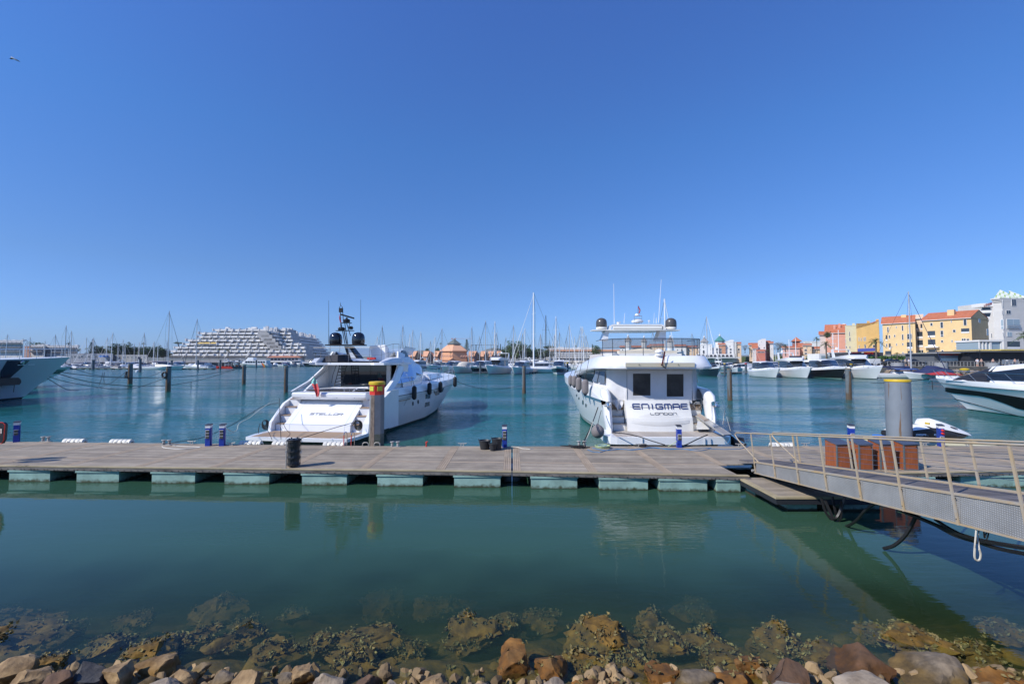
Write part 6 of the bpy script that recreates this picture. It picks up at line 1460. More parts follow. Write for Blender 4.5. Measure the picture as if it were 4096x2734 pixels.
m=MB(); cabmb(m,W,[(2,[(2.1,2.2),(1.9,3.6),(1.5,3.85),(0,3.95)]),(12.0,[(1.95,2.3),(1.7,3.45),(1.35,3.72),(0,3.82)]),(15.2,[(1.65,2.3),(1.4,3.1),(1.1,3.4),(0,3.5)])],cap=True); m.build('hardtop_cabin',gel,r,smooth=True,ang=35)
m=MB(); m.prism([W(4,-2.06,2.45),W(12,-1.96,2.5),W(15.1,-1.66,2.45),W(15.1,-1.46,3.0),W(12,-1.78,3.4),W(4,-1.93,3.5)],-W.r*.03); m.build('side_window',glass,r)
m=MB(); cabmb(m,W,[(14.9,[(1.72,2.3),(1.45,3.14),(1.12,3.44),(0,3.54)]),(16.4,[(1.5,2.3),(1.2,2.8),(.9,3.02),(0,3.1)]),(18.2,[(1.15,2.34),(.9,2.42),(.7,2.5),(0,2.56)])]); m.build('black_windscreen_cover',canvasblk,r,smooth=True,ang=40)
m=MB(); cabmb(m,W,[(14.4,[(1.75,2.2),(1.5,2.5),(0,2.64)]),(17.2,[(1.45,2.25),(1.2,2.46),(0,2.54)]),(19.2,[(.8,2.28),(.7,2.40),(0,2.46)])]); m.build('coachroof',gel,r,smooth=True,ang=40)
m=MB(); m.obox(W(19.3,-.1,2.45),W.r*.28,W.d*.25,(0,0,.14)); m.build('anchor_locker',gel2,r)
pts=[]
for s in (6,8,10,12,13.5,15,16.5,18,19.2,20.2,20.75):
    for a,b in zip(st[:-1],st[1:]):
        if a[-1][0]<=s<=b[-1][0]: pts.append((s,a[-1][1],a[-1][2])); break
m=MB()
for sg in (-1,1):
    q=[W(s+.1,sg*max(.02,w-.1),z+.68) for s,w,z in pts]; m.tube(q,.017,6)
    for k,(s,w,z) in enumerate(pts): m.cyl(W(s-.55,sg*max(.02,w-.15),z),W(s+.1,sg*max(.02,w-.1),z+.68),.014,n=5)
m.tube([W(20.8,-.1,3.0),W(21.35,-.1,3.05),W(21.35,.1,3.05),W(20.8,.1,3.0)],.017,6); m.build('bow_rail',steel,r)
m=MB(); m.obox(W(21.0,0,2.2),W.d*.35,W.r*.07,(0,0,.08)); m.tube([W(21.2,0,2.15),W(21.45,0,2.0),W(21.5,0,1.85)],.05,6); m.build('anchor',steel,r)
m=MB(); m.cyl(W(21.1,-.05,2.2),W(21.1,-.05,1.35),.025,n=5); m.build('anchor_line',rope_b,r)
rope('mooring_line',RP([(3722,1512,38.5),(3700,1516,40),(3650,1523,43),(3580,1528,46),(3520,1531,50),(3484,1530,52)]),.03,rope_b,'bow line of the right edge yacht running left behind the big pile','mooring line')
# ================================================================ JET SKI ON ITS FLOAT
q=P(3690,1742,20.3); r=thing('float_dock',(q.x,20.3,0),'cream float dock lying in the water under the jet ski','float')
m=MB(); m.loft([[(x,y,z) for x,y,z in ((q.x-2.2,19.35,.0),(q.x-2.2,19.3,.32),(q.x-2.1,21.0,.35),(q.x-2.1,21.1,0))],[(x,y,z) for x,y,z in ((q.x+1.9,18.9,.0),(q.x+1.9,18.9,.32),(q.x+2.0,20.7,.34),(q.x+2.0,20.7,0))]],True,True); m.build('deck',M('cream_float',(.66,.60,.38),.6,var=.2,vs=2),r)
JW=Fr((XA(3560,20.4),20.5,.42),(1,-.10)); r=thing('jet_ski',JW(1.6,0,0),'jet ski under a black and white fitted cover beside the big grey pile','jet ski'); JSK=r
m=MB(); cabmb(m,JW,[(-.1,[(.35,-.02),(.5,.12),(.45,.3),(0,.4)]),(.6,[(.42,-.04),(.58,.14),(.5,.42),(0,.52)]),(1.3,[(.42,-.05),(.6,.16),(.5,.62),(0,.66)]),(2.1,[(.38,-.04),(.56,.18),(.42,.55),(0,.72)]),(2.75,[(.2,.02),(.38,.2),(.26,.38),(0,.46)]),(3.15,[(.02,.15),(.1,.2),(.06,.26),(0,.28)])]); m.build('black_cover_skirt',canvasblk,r,smooth=True,ang=60)
m=MB(); cabmb(m,JW,[(-.05,[(.40,.36),(.30,.42),(0,.44)]),(.25,[(.44,.42),(.25,.56),(0,.60)]),(.55,[(.5,.48),(.25,.74),(0,.78)]),(.8,[(.50,.53),(.25,.74),(0,.77)]),(1.25,[(.50,.62),(.28,.70),(0,.74)])]); m.build('seat_cover',canvasw,r,smooth=True,ang=60)
m=MB(); cabmb(m,JW,[(1.28,[(.42,.72),(.30,.98),(0,1.0)]),(1.36,[(.48,.66),(.34,1.05),(0,1.10)]),(1.6,[(.50,.64),(.33,1.08),(0,1.13)]),(2.1,[(.46,.50),(.30,.86),(0,.92)]),(2.6,[(.40,.34),(.25,.58),(0,.64)]),(3.05,[(.24,.2),(.14,.34),(0,.38)]),(3.25,[(.06,.14),(.03,.2),(0,.22)])]); m.build('bow_cover',canvasw,r,smooth=True,ang=60)
m=MB(); letters(m,'SEA-DOO',JW(.62,.565,.22),JW.d+Vector((0,0,.03)),Vector((0,.0,1))+JW.r*-.25,.085,.105,.024,.03,.5,.012); m.build('lettering',gel,r)
m=MB(); letters(m,'SEA',JW(2.18,.36,.68),JW.d*1.0+Vector((0,0,-.42)),Vector((.1,0,1))-JW.r*.8,.06,.08,.018,.02,.3,.01); m.build('bow_lettering',blackm,r)
m=MB(); m.obox(JW(1.30,.3,.88),(.03,0,0),(0,.1,0),(0,0,.05)); m.build('yellow_toggle',yellowp,r); r.scale=(1,1,.76)
m=MB(); m.prism([(XA(3515,20.3),20.4,.36),(XA(3545,20.3),20.4,.36),(XA(3545,20.3),20.9,.36),(XA(3520,20.3),20.9,.36)],(0,0,.12)); tag(m.build('stowed_board',M('bright_blue_board',(.02,.18,.62),.4)),'bright blue board lying on the float left of the big grey pile','board')
# ================================================================ BOAT PROTOTYPES
def cruiser(L,B,zs,zb,hullmat,kind,band=None,cov=None,boot=navy,top=gelfar):
    r=proto('motor_boat'); W=ID; hb=MB()
    rows=[(-1,.05,1),(-.3,.6,1),(0,.80,1),(.05,.83,0),(.35,.91,0),(.62,.97,0),(.80,1,3 if band else 0),(.86,1.02,2),(1,.97,2)]
    if band: rows=[(-1,.05,1),(-.3,.6,1),(0,.80,1),(.05,.83,0),(.28,.89,3),(.62,.97,3),(.78,1,2),(.86,1.02,2),(1,.97,2)]
    st=hullmb(hb,W,L,B,zs,zb,.5,.13,.6,14,.9,rows,2.4); hb.build('hull',[hullmat,boot,top,band or top],r,smooth=True,ang=35)
    m=MB(); deckmb(m,W,st,.0,0,crown=.15); m.build('deck',top,r,smooth=True)
    g=glass
    if kind in('hardtop','fly'):
        h=1.6 if kind=='hardtop' else 1.6; z0=zs+.05
        pr=lambda w,a,b,c: [(w,a),(w-.08,a+.3),(w-.22,b),(w-.4,c),(0,c+.1)]
        m=MB(); cabmb(m,W,[(.14*L,pr(B*.40,z0,z0+h-.15,z0+h)),(.45*L,pr(B*.40,z0,z0+h-.12,z0+h+.03)),(.52*L,pr(B*.38,z0+.05,z0+h-.25,z0+h-.1)),(.66*L,pr(B*.33,z0+.15,z0+.40,z0+.48)),(.86*L,pr(B*.26,z0+.3,z0+.42,z0+.46) if B*.26>.5 else pr(.5,z0+.3,z0+.42,z0+.46))],lambda i,j:1 if (j==1 and i<3) or (i==2 and j>=1) else 0)
        m.build('cabin',[top,g],r,smooth=True,ang=30)
        if kind=='fly':
            z1=z0+h+.08; m=MB(); cabmb(m,W,[(.05*L,[(B*.40,z1-.1),(B*.42,z1+.05),(B*.38,z1+.1),(0,z1+.1)]),(.30*L,[(B*.40,z1-.1),(B*.43,z1+.35),(B*.36,z1+.4),(0,z1+.3)]),(.50*L,[(B*.34,z1-.1),(B*.36,z1+.55),(B*.3,z1+.55),(0,z1+.55)]),(.56*L,[(B*.28,z1-.1),(B*.2,z1+.1),(B*.1,z1+.1),(0,z1+.15)])]); m.build('flybridge',top,r,smooth=True,ang=40)
            m=MB(); m.loft([[(B*.3*k,.50*L,z1+.5),(B*.27*k,.47*L,z1+.85)] for k in (-1,-.5,0,.5,1)],False,False); m.build('fly_screen',glass,r)
            m=MB()
            for k in (-1,1): m.prism([(k*B*.36,.10*L,z1),(k*B*.36,.18*L,z1),(k*B*.33,.10*L,z1+1.5),(k*B*.33,.05*L,z1+1.5)],(.08*k,0,0))
            m.box(-B*.34,B*.34,.05*L,.11*L,z1+1.45,z1+1.55); m.lathe([(.25,0),(.28,.1),(.2,.3),(0,.35)],(B*.15,.08*L,z1+1.55),10); m.build('radar_arch',top,r)
    if kind=='cover':
        c=cov; z0=zs
        m=MB(); cabmb(m,W,[(.02*L,[(B*.44,z0),(B*.30,z0+.7),(0,z0+.8)]),(.3*L,[(B*.44,z0),(B*.34,z0+1.2),(0,z0+1.35)]),(.5*L,[(B*.42,z0+.1),(B*.3,z0+1.15),(0,z0+1.4)]),(.62*L,[(B*.36,z0+.2),(B*.24,z0+.55),(0,z0+.7)]),(.8*L,[(B*.2,z0+.3),(B*.1,z0+.4),(0,z0+.45)])]); m.build('boat_cover',c,r,smooth=True,ang=50)
    if kind=='open':
        z0=zs
        m=MB(); cabmb(m,W,[(.52*L,[(B*.36,z0),(B*.3,z0+.25),(0,z0+.35)]),(.82*L,[(B*.2,z0+.2),(B*.12,z0+.3),(0,z0+.36)])]); m.build('cuddy',top,r,smooth=True)
        m=MB(); m.loft([[(B*.36*k,.55*L-.5*abs(k)*(.3),z0+.2),(B*.28*k,.48*L-.6*abs(k)*.4,z0+.75)] for k in (-1,-.6,0,.6,1)],False,False); m.build('windscreen',glass,r)
        if cov: 
            m=MB(); m.loft([[(B*.4*k,y,z0+1.5+.18*(1-k*k)) for k in (-1,-.5,0,.5,1)] for y in (.1*L,.45*L)],False,False); 
            for k in (-1,1):
                for y in (.12*L,.43*L): m.cyl((k*B*.4,y,z0),(k*B*.4,y,z0+1.5),.025,n=4)
            m.build('bimini',cov,r)
    if kind!='cover' or L>10:
        m=MB()
        for sg in (-1,1): rail(m,[(sg*max(.03,p[-1][1]-.08),p[-1][0],p[-1][2]) for p in st[5::2]]+[(0,L*.99,zb)],.6,.022)
        m.build('guard_rail',steel,r)
    return r
def outboard():
    pass
C_hard=cruiser(13,4.1,1.25,1.75,gelfar,'hardtop'); C_navy=cruiser(14,4.2,1.35,1.9,gelfar,'hardtop',band=navy,boot=M('pale_green_bottom',(.35,.48,.42),.4)); C_fly=cruiser(14.5,4.4,1.45,2.0,gelfar,'fly'); C_cov=cruiser(12,3.9,1.2,1.65,gelfar,'cover',cov=canvascream,boot=M('pale_green_bottom',(.35,.48,.42),.4))
C_blk=cruiser(14,4.3,1.4,1.9,blackp,'hardtop',boot=M('pale_green_bottom',(.35,.48,.42),.4)); C_sm=cruiser(7,2.5,.85,1.15,gelfar,'open'); C_smb=cruiser(7.5,2.6,.85,1.15,gelfar,'open',cov=canvasn); C_smc=cruiser(6.5,2.4,.8,1.1,gelfar,'cover',cov=canvasn); C_smg=cruiser(6.5,2.4,.8,1.1,gelfar,'cover',cov=canvasg); C_smw=cruiser(7,2.5,.8,1.1,gelfar,'cover',cov=canvasw); C_dkh=cruiser(14,4.3,1.5,2.0,navy,'cover',cov=canvasblk)
def sailboat(H,L,mastmat,sailcov,thick=.15,lean=0,hullm=gelfar,jib=True):
    r=proto('sailing_boat'); W=ID; B=L*.30; hb=MB()
    rows=[(-1,.05,1),(-.3,.55,1),(0,.80,1),(.08,.84,0),(.5,.95,0),(.86,1.0,2),(.92,1,0),(1,.98,0)]
    st=hullmb(hb,W,L,B,.95,1.3,.5,.10,.7,12,.72,rows,2.0); hb.build('hull',[hullm,navy,navy],r,smooth=True,ang=35)
    m=MB(); deckmb(m,W,st,.0,0,crown=.1); cabmb(m,W,[(.32*L,[(B*.26,1.0),(B*.22,1.45),(0,1.55)]),(.5*L,[(B*.26,1.05),(B*.2,1.5),(0,1.6)]),(.68*L,[(B*.16,1.15),(B*.1,1.3),(0,1.36)])]); m.build('deck',gelfar,r,smooth=True,ang=40)
    m=MB(); y=.56*L; m.cyl((0,y,1.2),(0,y-lean,H),thick,thick*.7,n=6); ma=m.build('mast',mastmat,r,smooth=True)
    m=MB()
    for f in (.45,.72): m.cyl((-B*.3,y-lean*f,1.2+(H-1.2)*f),(B*.3,y-lean*f,1.2+(H-1.2)*f),.03,n=4)
    m.build('spreader',mastmat,ma)
    m=MB()
    for sg in (-1,1): m.tube([(sg*B*.45,y,1.15),(sg*B*.3,y-lean*.45,1.2+(H-1.2)*.45),(sg*B*.3*.9,y-lean*.72,1.2+(H-1.2)*.72),(0,y-lean,H-.3)],.022,3)
    m.cyl((0,.01*L,1.0),(0,y-lean,H),.028,n=3); m.build('rigging',blackm,r)
    m=MB(); m.cyl((0,y-.2,2.3),(0,y-.40*L,2.35),.07,n=6); m.lathe([(.02,0),(.17,.1),(.15,L*.2),(.08,.38*L)],(0,y-.25,2.45),8,ax=(0,-1,0.0)); m.build('boom_and_sail_cover',sailcov,r,smooth=True)
    if jib: m=MB(); m.cyl((0,.99*L,1.35),(0,y-lean+.1,H*.96),.075,.04,n=6); m.build('furled_jib',sailcov,r,smooth=True)
    return r
silver=M('silver_mast',(.50,.51,.52),.4,metal=.3); whitem=M('white_mast',(.78,.78,.77),.4)
S_a=sailboat(15,11,silver,canvasw); S_b=sailboat(15,11,silver,canvasn); S_c=sailboat(19,14,silver,canvasn); S_d=sailboat(15,11,whitem,canvascream,lean=.6); S_e=sailboat(20,15,whitem,canvasw,thick=.24); S_k=sailboat(20,14,blackm,canvasg,thick=.16)
# front rows --------------------------------------------------------------
def head(dx,dy): return math.atan2(-dx,dy)
def pos(px,py): q=G(px,py,0); return (q.x,q.y,0)
gM='motor boats moored in the rows across the basin'; gS='sailing boats moored across the basin'
F=[ # proto, px,py of the bow waterline, heading, label, scale
(C_hard,1775,1489,(-.38,-1),'white hardtop cruiser with dark hull windows just right of the flagged yacht bow rail',1.0),
(C_cov,1822,1492,(-.36,-1),'white cruiser under a cream cover, right of the flagged yacht bow',1.1),
(C_navy,1892,1494,(-.35,-1),'white hardtop cruiser with a black hull band and green bottom in the centre row',1.0),
(C_fly,1955,1497,(-.34,-1),'white flybridge cruiser with a row of portholes in the centre row',1.05),
(C_hard,2058,1497,(-.35,-1),'white hardtop cruiser with its bow against the centre pontoon',1.0),
(C_navy,2228,1498,(-.2,-1),'cruiser with a dark upper hull and green bottom at the right of the centre row',1.0),
(C_hard,3103,1511,(-.16,-1),'white and grey sports cruiser, leftmost of the right hand row',1.0),
(C_fly,3228,1513,(-.2,-1),'white flybridge cruiser with a beige bimini, second of the right hand row',1.0),
(C_blk,3365,1515,(-.22,-1),'black hulled sports cruiser, third of the right hand row',1.08),
(C_fly,3505,1516,(-.16,-1),'large white flybridge cruiser with a bimini frame, below the yellow houses',1.12),
(C_dkh,2868,1505,(-.1,-1),'black covered dark hulled boat just right of the yacht with blue lettering',.95),
(C_fly,2878,1478,(-.4,-1),'beige motor boat facing the camera behind the black covered boat',.8),
(C_hard,2922,1476,(-.42,-1),'white motor boat facing the camera beside a yellow capped pile',.8),
(C_sm,2950,1492,(-.45,-1),'small white speedboat facing the camera left of the red capped pile',1.25),
(C_hard,2990,1472,(-.4,-1),'white motor boat behind the red capped pile',.8)]
for pr,px,py,(dx,dy),l,sc_ in F:
    d=Vector((dx,dy)).normalized(); q=G(px,py,0); LL={C_hard:13,C_navy:14,C_fly:14.5,C_cov:12,C_blk:14,C_sm:7,C_dkh:14}[pr]*sc_*.87
    place(pr,(q.x-d.x*LL,q.y-d.y*LL,0),head(dx,dy),l,'motor boat',gM,(sc_*1.02,sc_,sc_*1.2))
def side(pr,px,py,dx,dy,l,sc_,cat='motor boat',g=gM):
    q=G(px,py,0); place(pr,(q.x,q.y,0),head(dx,dy),l,cat,g,sc_)
side(C_hard,2213,1484,-1,-.1,'white twin window cruiser lying sideways behind the centre pontoon',1.1)
side(C_smb,3800,1500,-1,-.2,'low white boat with a cloth cover on the quay side right of the red one',1.0)
side(C_sm,3560,1508,-1,-.1,'small tender beside the stone bank at the left of the blue canopied sailboat',.6)
# far left row along the low pontoon
rnd=random.Random(21)
rowL=[(C_smb,330,1477,'white motor boat with a blue windscreen at the left end of the far pontoon',1.1),(C_sm,400,1477,'white motor boat with a green window behind the far left pontoon',1.1),(C_smw,310,1478,'white covered jet boat on the far left pontoon',.7),(C_smg,480,1478,'grey covered small boat beside the dark pile on the far pontoon',.8),(C_smw,560,1478,'white covered boat near the orange buoy on the far pontoon',.8)]
for pr,px,py,l,s_ in rowL: side(pr,px,py-2,-1,-.15 if px%3 else .2,l,s_)
# catamaran, ferry, tour boats
def P0(px,py,z=0): return G(px,py,z)
q=G(800,1474,0); r=thing('catamaran',q,'white and grey catamaran with twin sterns left of the ferry','catamaran',None)
W=Fr((q.x+4,q.y+1.5,0),(-1,.1)); 
for sg in (-1,1):
    hb=MB(); F2=Fr(W(0,sg*2.4,0),(-1,.1)); hullmb(hb,F2,12.5,1.9,1.5,1.8,.4,.06,.7,10,.8,[(-1,.1,1),(0,.8,1),(.1,.9,0),(.8,1,0),(1,.98,0)],2.2); hb.build('hull',[gelfar,navy],r,smooth=True,ang=35)
m=MB(); m.prism([W(1,-2.6,1.4),W(9,-2.6,1.5),W(9,2.6,1.5),W(1,2.6,1.4)],(0,0,.25)); m.build('bridge_deck',gelfar,r)
m=MB(); cabmb(m,W,[(1.5,[(2.2,1.6),(2.1,2.6),(0,2.8)]),(6,[(2.1,1.6),(1.8,2.6),(0,2.8)]),(8,[(1.4,1.65),(1.2,1.8),(0,1.9)])],lambda i,j:1 if j==0 and i==0 else 0); m.build('saloon',[gelfar,glass],r,smooth=True,ang=35)
q=G(1022,1468,0); W=Fr((q.x+8,q.y,0),(-1,-.05)); r=thing('ferry',q,'white two deck excursion boat with a row of windows and an orange flame stripe','ferry')
hb=MB(); hullmb(hb,W,17,5.5,1.6,2.2,.5,.10,.7,14,.9,[(-1,.1,1),(0,.8,1),(.08,.85,0),(.8,.98,2),(.88,1,0),(1,.98,0)],2.4); hb.build('hull',[gelfar,navy,M('ochre_stripe',(.6,.42,.12),.5)],r,smooth=True,ang=35)
m=MB(); cabmb(m,W,[(1,[(2.4,1.6),(2.4,3.7),(0,3.8)]),(12,[(2.4,1.8),(2.3,3.7),(0,3.8)]),(14,[(1.8,2),(1.5,3.0),(0,3.3)])]); m.build('main_cabin',gelfar,r)
for k in range(8):
    m=MB(); m.obox(W(2.2+k*1.35,-2.46,2.9),W.d*.5,W.r*.03,(0,0,.4)); m.build('window',glass,r)
m=MB(); cabmb(m,W,[(8.2,[(1.9,3.8),(1.8,5.3),(0,5.4)]),(11,[(1.8,3.8),(1.6,5.3),(0,5.4)]),(12.4,[(1.4,3.8),(1.2,3.9),(0,4)])],lambda i,j:0); m.build('wheelhouse',gelfar,r)
m=MB(); m.box(0,0,0,0,0,0)
m=MB()
for k in (0,1,2): m.tube([W(1.2,-2.3,4.1+k*.35),W(8,-2.3,4.1+k*.35)],.06,4)
m.build('upper_rail',gelfar,r)
for k,c_ in enumerate((redp,orange,yellowp)):
    m=MB(); m.prism([W(2.2-.35*k,-2.76,.2),W(1.85-.35*k,-2.76,.2),W(3.0-.35*k,-2.8,2.2),W(3.4-.35*k,-2.8,2.2)],W.r*.03); m.build('flame_stripe',c_,r)
for px,l,mt in ((905,'red hulled open tour boat beside the ferry',redp),(945,'dark hulled tour boat with an orange box beside the ferry',navy)):
    q=G(px,1473,0); W=Fr((q.x+4,q.y,0),(-1,.0)); r=thing('tour_boat',q,l,'boat'); hb=MB(); hullmb(hb,W,9,3,.9,1.1,.4,.05,.8,10,.9,[(-1,.1,0),(0,.9,0),(.8,1,0),(1,1,0)],3); hb.build('hull',mt,r,smooth=True)
    m=MB(); m.prism([W(.5,-1.3,2.9),W(7.5,-1.3,2.9),W(7.5,1.3,2.9),W(.5,1.3,2.9)],(0,0,.1))
    for s in (1,4,7):
        for t in (-1.2,1.2): m.cyl(W(s,t,.9),W(s,t,2.9),.05,n=4)
    m.build('awning_frame',gelfar,r); m=MB(); m.obox(W(3.5,.9,1.3),W.d*1.3,W.r*.3,(0,0,.35)); m.build('bench_box',orange if mt is navy else redp,r)
q=G(1185,1463,0); place(C_hard,(q.x+6,q.y,0),head(-1,.05),'pale blue white cruiser lying sideways left of the flagged yacht','motor boat',gM,1.25)
q=G(1130,1466,0); place(C_smc,(q.x+4,q.y,0),head(-1,.1),'low dark covered boat left of the pale blue white cruiser','motor boat',gM,1.2)
q=G(1150,1466,0); place(C_dkh,(q.x+22,q.y+8,0),head(-1,.1),'large pale grey covered yacht hull partly hidden by the flagged yacht','motor boat',gM,1.3)
# tall front sailboats
def smast(px,ptop,wl,pr,H,L,hd,l,g=gS):
    q=G(px,wl,0); d=Vector(hd).normalized(); Hn=P(px,ptop,q.y).z; s=Hn/H
    place(pr,(q.x-d.x*.56*L*s,q.y-d.y*.56*L*s,0),head(*hd),l,'sailing boat',g,s)
smast(671,1243,1477,S_c,19,14,(1,-.12),'white sailing boat with the tallest silver mast at the left')
q=G(703,1468,0)
smast(783,1274,1475,S_c,19,14,(-1,.3),'sailing boat with a silver mast in front of the stepped white apartments')
smast(2135,1170,1490,S_e,20,15,(-.9,-.3),'white sailing boat with the thick bright white mast at the centre')
smast(2184,1260,1484,S_k,20,14,(-.2,-1),'sailing boat with the black mast right of the thick white one')
smast(3646,1165,1512,S_c,19,14,(1,-.42),'white sailing boat with a blue canopy and bow emblem in front of the yellow houses')
smast(2662,1195,1487,S_e,20,15,(.2,-1),'sailing boat whose white mast rises beside the right charcoal dome')
smast(2830,1265,1482,S_a,15,11,(.3,-1),'sailing boat with a tall white mast in front of the white houses')
def place_m(lst,lab,g=gS,wl0=1469,wl1=1476):
    for i,(px,top) in enumerate(lst):
        wl=rnd.uniform(wl0,wl1) if not isinstance(px,tuple) else px[1]
        pr,H,L=rnd.choice(((S_a,15,11),(S_b,15,11),(S_d,15,11)))
        smast(px,top,wl,pr,H,L,(rnd.uniform(-1,1),rnd.choice((-1,-1,1))*rnd.uniform(.5,1)),lab[i] if isinstance(lab,list) else lab,g)
names=['far left','left of the villas','before the villas','right of the villas','before the palms','before the dark trees']
place_m([(18,1336),(88,1353),(104,1362),(116,1348),(175,1360)],'sailing boat with a thin mast showing above the bow of the superyacht at the left',wl0=1468,wl1=1472)
place_m([(217,1338),(258,1302),(281,1323)],['sailing boat, leftmost of the three tall masts in front of the long white villas','sailing boat with the tallest mast in front of the long white villas','sailing boat, rightmost of the three tall masts in front of the long white villas'])
place_m([(342,1350),(371,1350),(375,1352)],'sailing boat with a mast by the conifer left of the palms')
place_m([(421,1349),(441,1329),(471,1375),(489,1358),(494,1382)],'sailing boat with a mast before the dark trees at the left')
place_m([(553,1368),(573,1330),(614,1365),(629,1370)],'sailing boat with a mast between the dark trees and the stepped apartments')
place_m([(1527,1302),(1610,1299),(1650,1319),(1681,1324),(1767,1313)],['sailing boat with a mast above the flagged yacht windscreen','sailing boat with a mast behind the flagged yacht bow, the tallest there','sailing boat with a slim mast left of the low orange roofs','sailing boat with a slim mast over the low orange roofs','sailing boat with a mast in front of the orange pyramid roof'],wl0=1464,wl1=1474)
place_m([(1887,1305),(1942,1282),(1979,1284)],['sailing boat with the mast just right of the orange pyramid building','sailing boat, left of two equal masts before the gabled orange roofs','sailing boat, right of two equal masts before the gabled orange roofs'],wl0=1466,wl1=1476)
place_m([(2054,1300),(2090,1333),(2095,1313),(2164,1339)],'sailing boat with a mast in front of the big dark tree at the centre')
place_m([(2199,1358),(2218,1336),(2224,1264),(2239,1328),(2278,1296)],'sailing boat with a mast right of the black mast at the centre')
place_m([(2329,1304),(2336,1305),(2345,1340),(2300,1345)],'sailing boat with a mast just left of the yacht with blue lettering')
place_m([(2613,1325),(2770,1332),(3104,1394),(3026,1395)],['sailing boat with a faint mast seen under the hard top','sailing boat with a faint mast left of the white houses','sailing boat with a short mast below the bare trees','sailing boat with a short mast left of the white gabled house'],wl0=1473,wl1=1479)
for x0,x1,n,t0,t1,l in ((200,700,9,1350,1385,'short masted sailing boat in the crowd behind the far left pontoon'),(1500,1780,5,1330,1375,'short masted sailing boat in the crowd behind the flagged yacht'),(1880,2350,15,1325,1380,'short masted sailing boat in the crowd at the centre'),(2840,3280,5,1385,1405,'short masted sailing boat in the crowd before the white houses')):
    place_m([(x0+(x1-x0)*(i+rnd.random())/n,rnd.uniform(t0,t1)) for i in range(n)],l)
# flagpoles / lamp masts on the right
for px,top,b,l in ((3158,1360,1462,'white flagpole left of the pair near the pink house'),(3184,1354,1462,'white flagpole right of the pair near the pink house'),(3333,1335,1450,'white lamp mast in front of the salmon building'),(3355,1322,1452,'tall white mast right of the lamp mast by the salmon building')):
    Y=150; m=MB(); a=P(px,b,Y); c=P(px-2,top,Y); m.cyl(a,c,.14,.10,n=6); r=thing('flagpole',a,l,'pole','white poles along the quay'); m.build('shaft',whitem,r); m=MB(); m.cyl(c,c+Vector((0,0,.2)),.16,n=6); m.build('finial',whitem,r)
# masses of further boats: individual hulls in receding rows
protos=[(C_hard,'motor boat'),(C_sm,'motor boat'),(C_smb,'motor boat'),(C_smc,'motor boat'),(C_smw,'motor boat'),(C_fly,'motor boat'),(C_smg,'motor boat'),(C_cov,'motor boat')]
def rowfill(x0,x1,py,n,lab,g,hd=(0,-1),sc0=.8,sc1=1.15,pl=None):
    for i in range(n):
        px=x0+(x1-x0)*(i+.5)/n+rnd.uniform(-4,4); q=G(px,(py if not isinstance(py,tuple) else py[0]+(py[1]-py[0])*(i+.5)/n)+rnd.uniform(-.4,.4),0)
        pr,c_=rnd.choice(pl or protos); sg=rnd.choice((-1,1))
        h=head(hd[0]+rnd.uniform(-.12,.12),hd[1]*(1 if rnd.random()<.75 else -1))
        place(pr,(q.x,q.y,0),h,lab,c_,g,rnd.uniform(sc0,sc1))
small=[p for p in protos if p[0] in (C_sm,C_smb,C_smc,C_smw,C_smg)]
rowfill(225,700,1474.5,24,'small boat berthed behind the far left pontoon, seen end on','boats behind the far left pontoon',pl=small)
rowfill(190,740,1471.5,26,'boat in the second row behind the far left pontoon','boats behind the far left pontoon',hd=(.3,-1),pl=small+[(C_hard,'motor boat')],sc0=.9,sc1=1.1)
rowfill(195,820,1469.3,24,'boat in the rearmost row before the low grey quay building at the left','boats before the low quay building',hd=(-.3,-1),sc0=.8,sc1=1.05)
rowfill(860,1240,1465,16,'boat in the far row below the stepped white apartments','boats below the stepped apartments',hd=(.2,-1),sc0=.8,sc1=1.1)
rowfill(1640,2300,1473,16,'boat in the second row behind the centre cruisers','boats behind the centre row',hd=(-.4,-1),sc0=.9,sc1=1.1,pl=[(C_hard,'motor boat'),(C_fly,'motor boat'),(C_cov,'motor boat'),(C_smb,'motor boat')])
rowfill(1600,2310,1465,28,'boat in the rearmost centre row before the orange roofs and trees','boats behind the centre row',hd=(.4,-1),sc0=.9,sc1=1.15)
rowfill(2840,3340,(1475,1494),13,'boat in the second row of the right hand basin','boats behind the right hand row',hd=(-.4,-1),sc0=.8,sc1=1.0,pl=[(C_hard,'motor boat'),(C_sm,'motor boat'),(C_smb,'motor boat'),(C_cov,'motor boat')])
rowfill(2800,3240,(1469,1484),13,'boat in the rearmost row before the white and pink houses','boats behind the right hand row',hd=(-.5,-1),sc0=.8,sc1=1.1)
# far pontoons and piles
fpm=M('far_pontoon_deck',(.22,.22,.20),.8); fpf=M('far_pontoon_float',(.10,.19,.17),.7,var=.3)
def fpont(a,b,wd,l):
    a,b=Vector(a),Vector(b); d=(b-a).normalized(); n=Vector((-d.y,d.x,0)); r=thing('floating_pontoon',(a+b)/2,l,'pontoon')
    m=MB(); m.obox((a+b)/2+Vector((0,0,.45)),(b-a)/2,n*wd/2,(0,0,.08)); m.build('deck',fpm,r)
    m=MB(); k=0; L_=(b-a).length
    while k<L_-2.2:
        m.obox(a+d*(k+1.2)+Vector((0,0,.1)),d*.9,n*wd*.45,(0,0,.26)); k+=3.4
    tag(m.build('floats',fpf,r),None,None,None,'stuff')
    return r
g0=G(200,1476,0); g1=G(860,1477,0); fpont((g0.x,g0.y,0),(g1.x,g1.y,0),2.6,'long low pontoon across the far left basin')
g0=G(2105,1494,0); g1=G(2230,1482,0); fpont((g0.x,g0.y,0),(g1.x,g1.y+4,0),2.4,'pontoon receding between the centre cruisers')
g0=G(2890,1495,0); g1=G(2995,1494,0); fpont((g0.x,g0.y,0),(g1.x,g1.y,0),2.4,'short pontoon below the small boats right of the yacht with blue lettering')
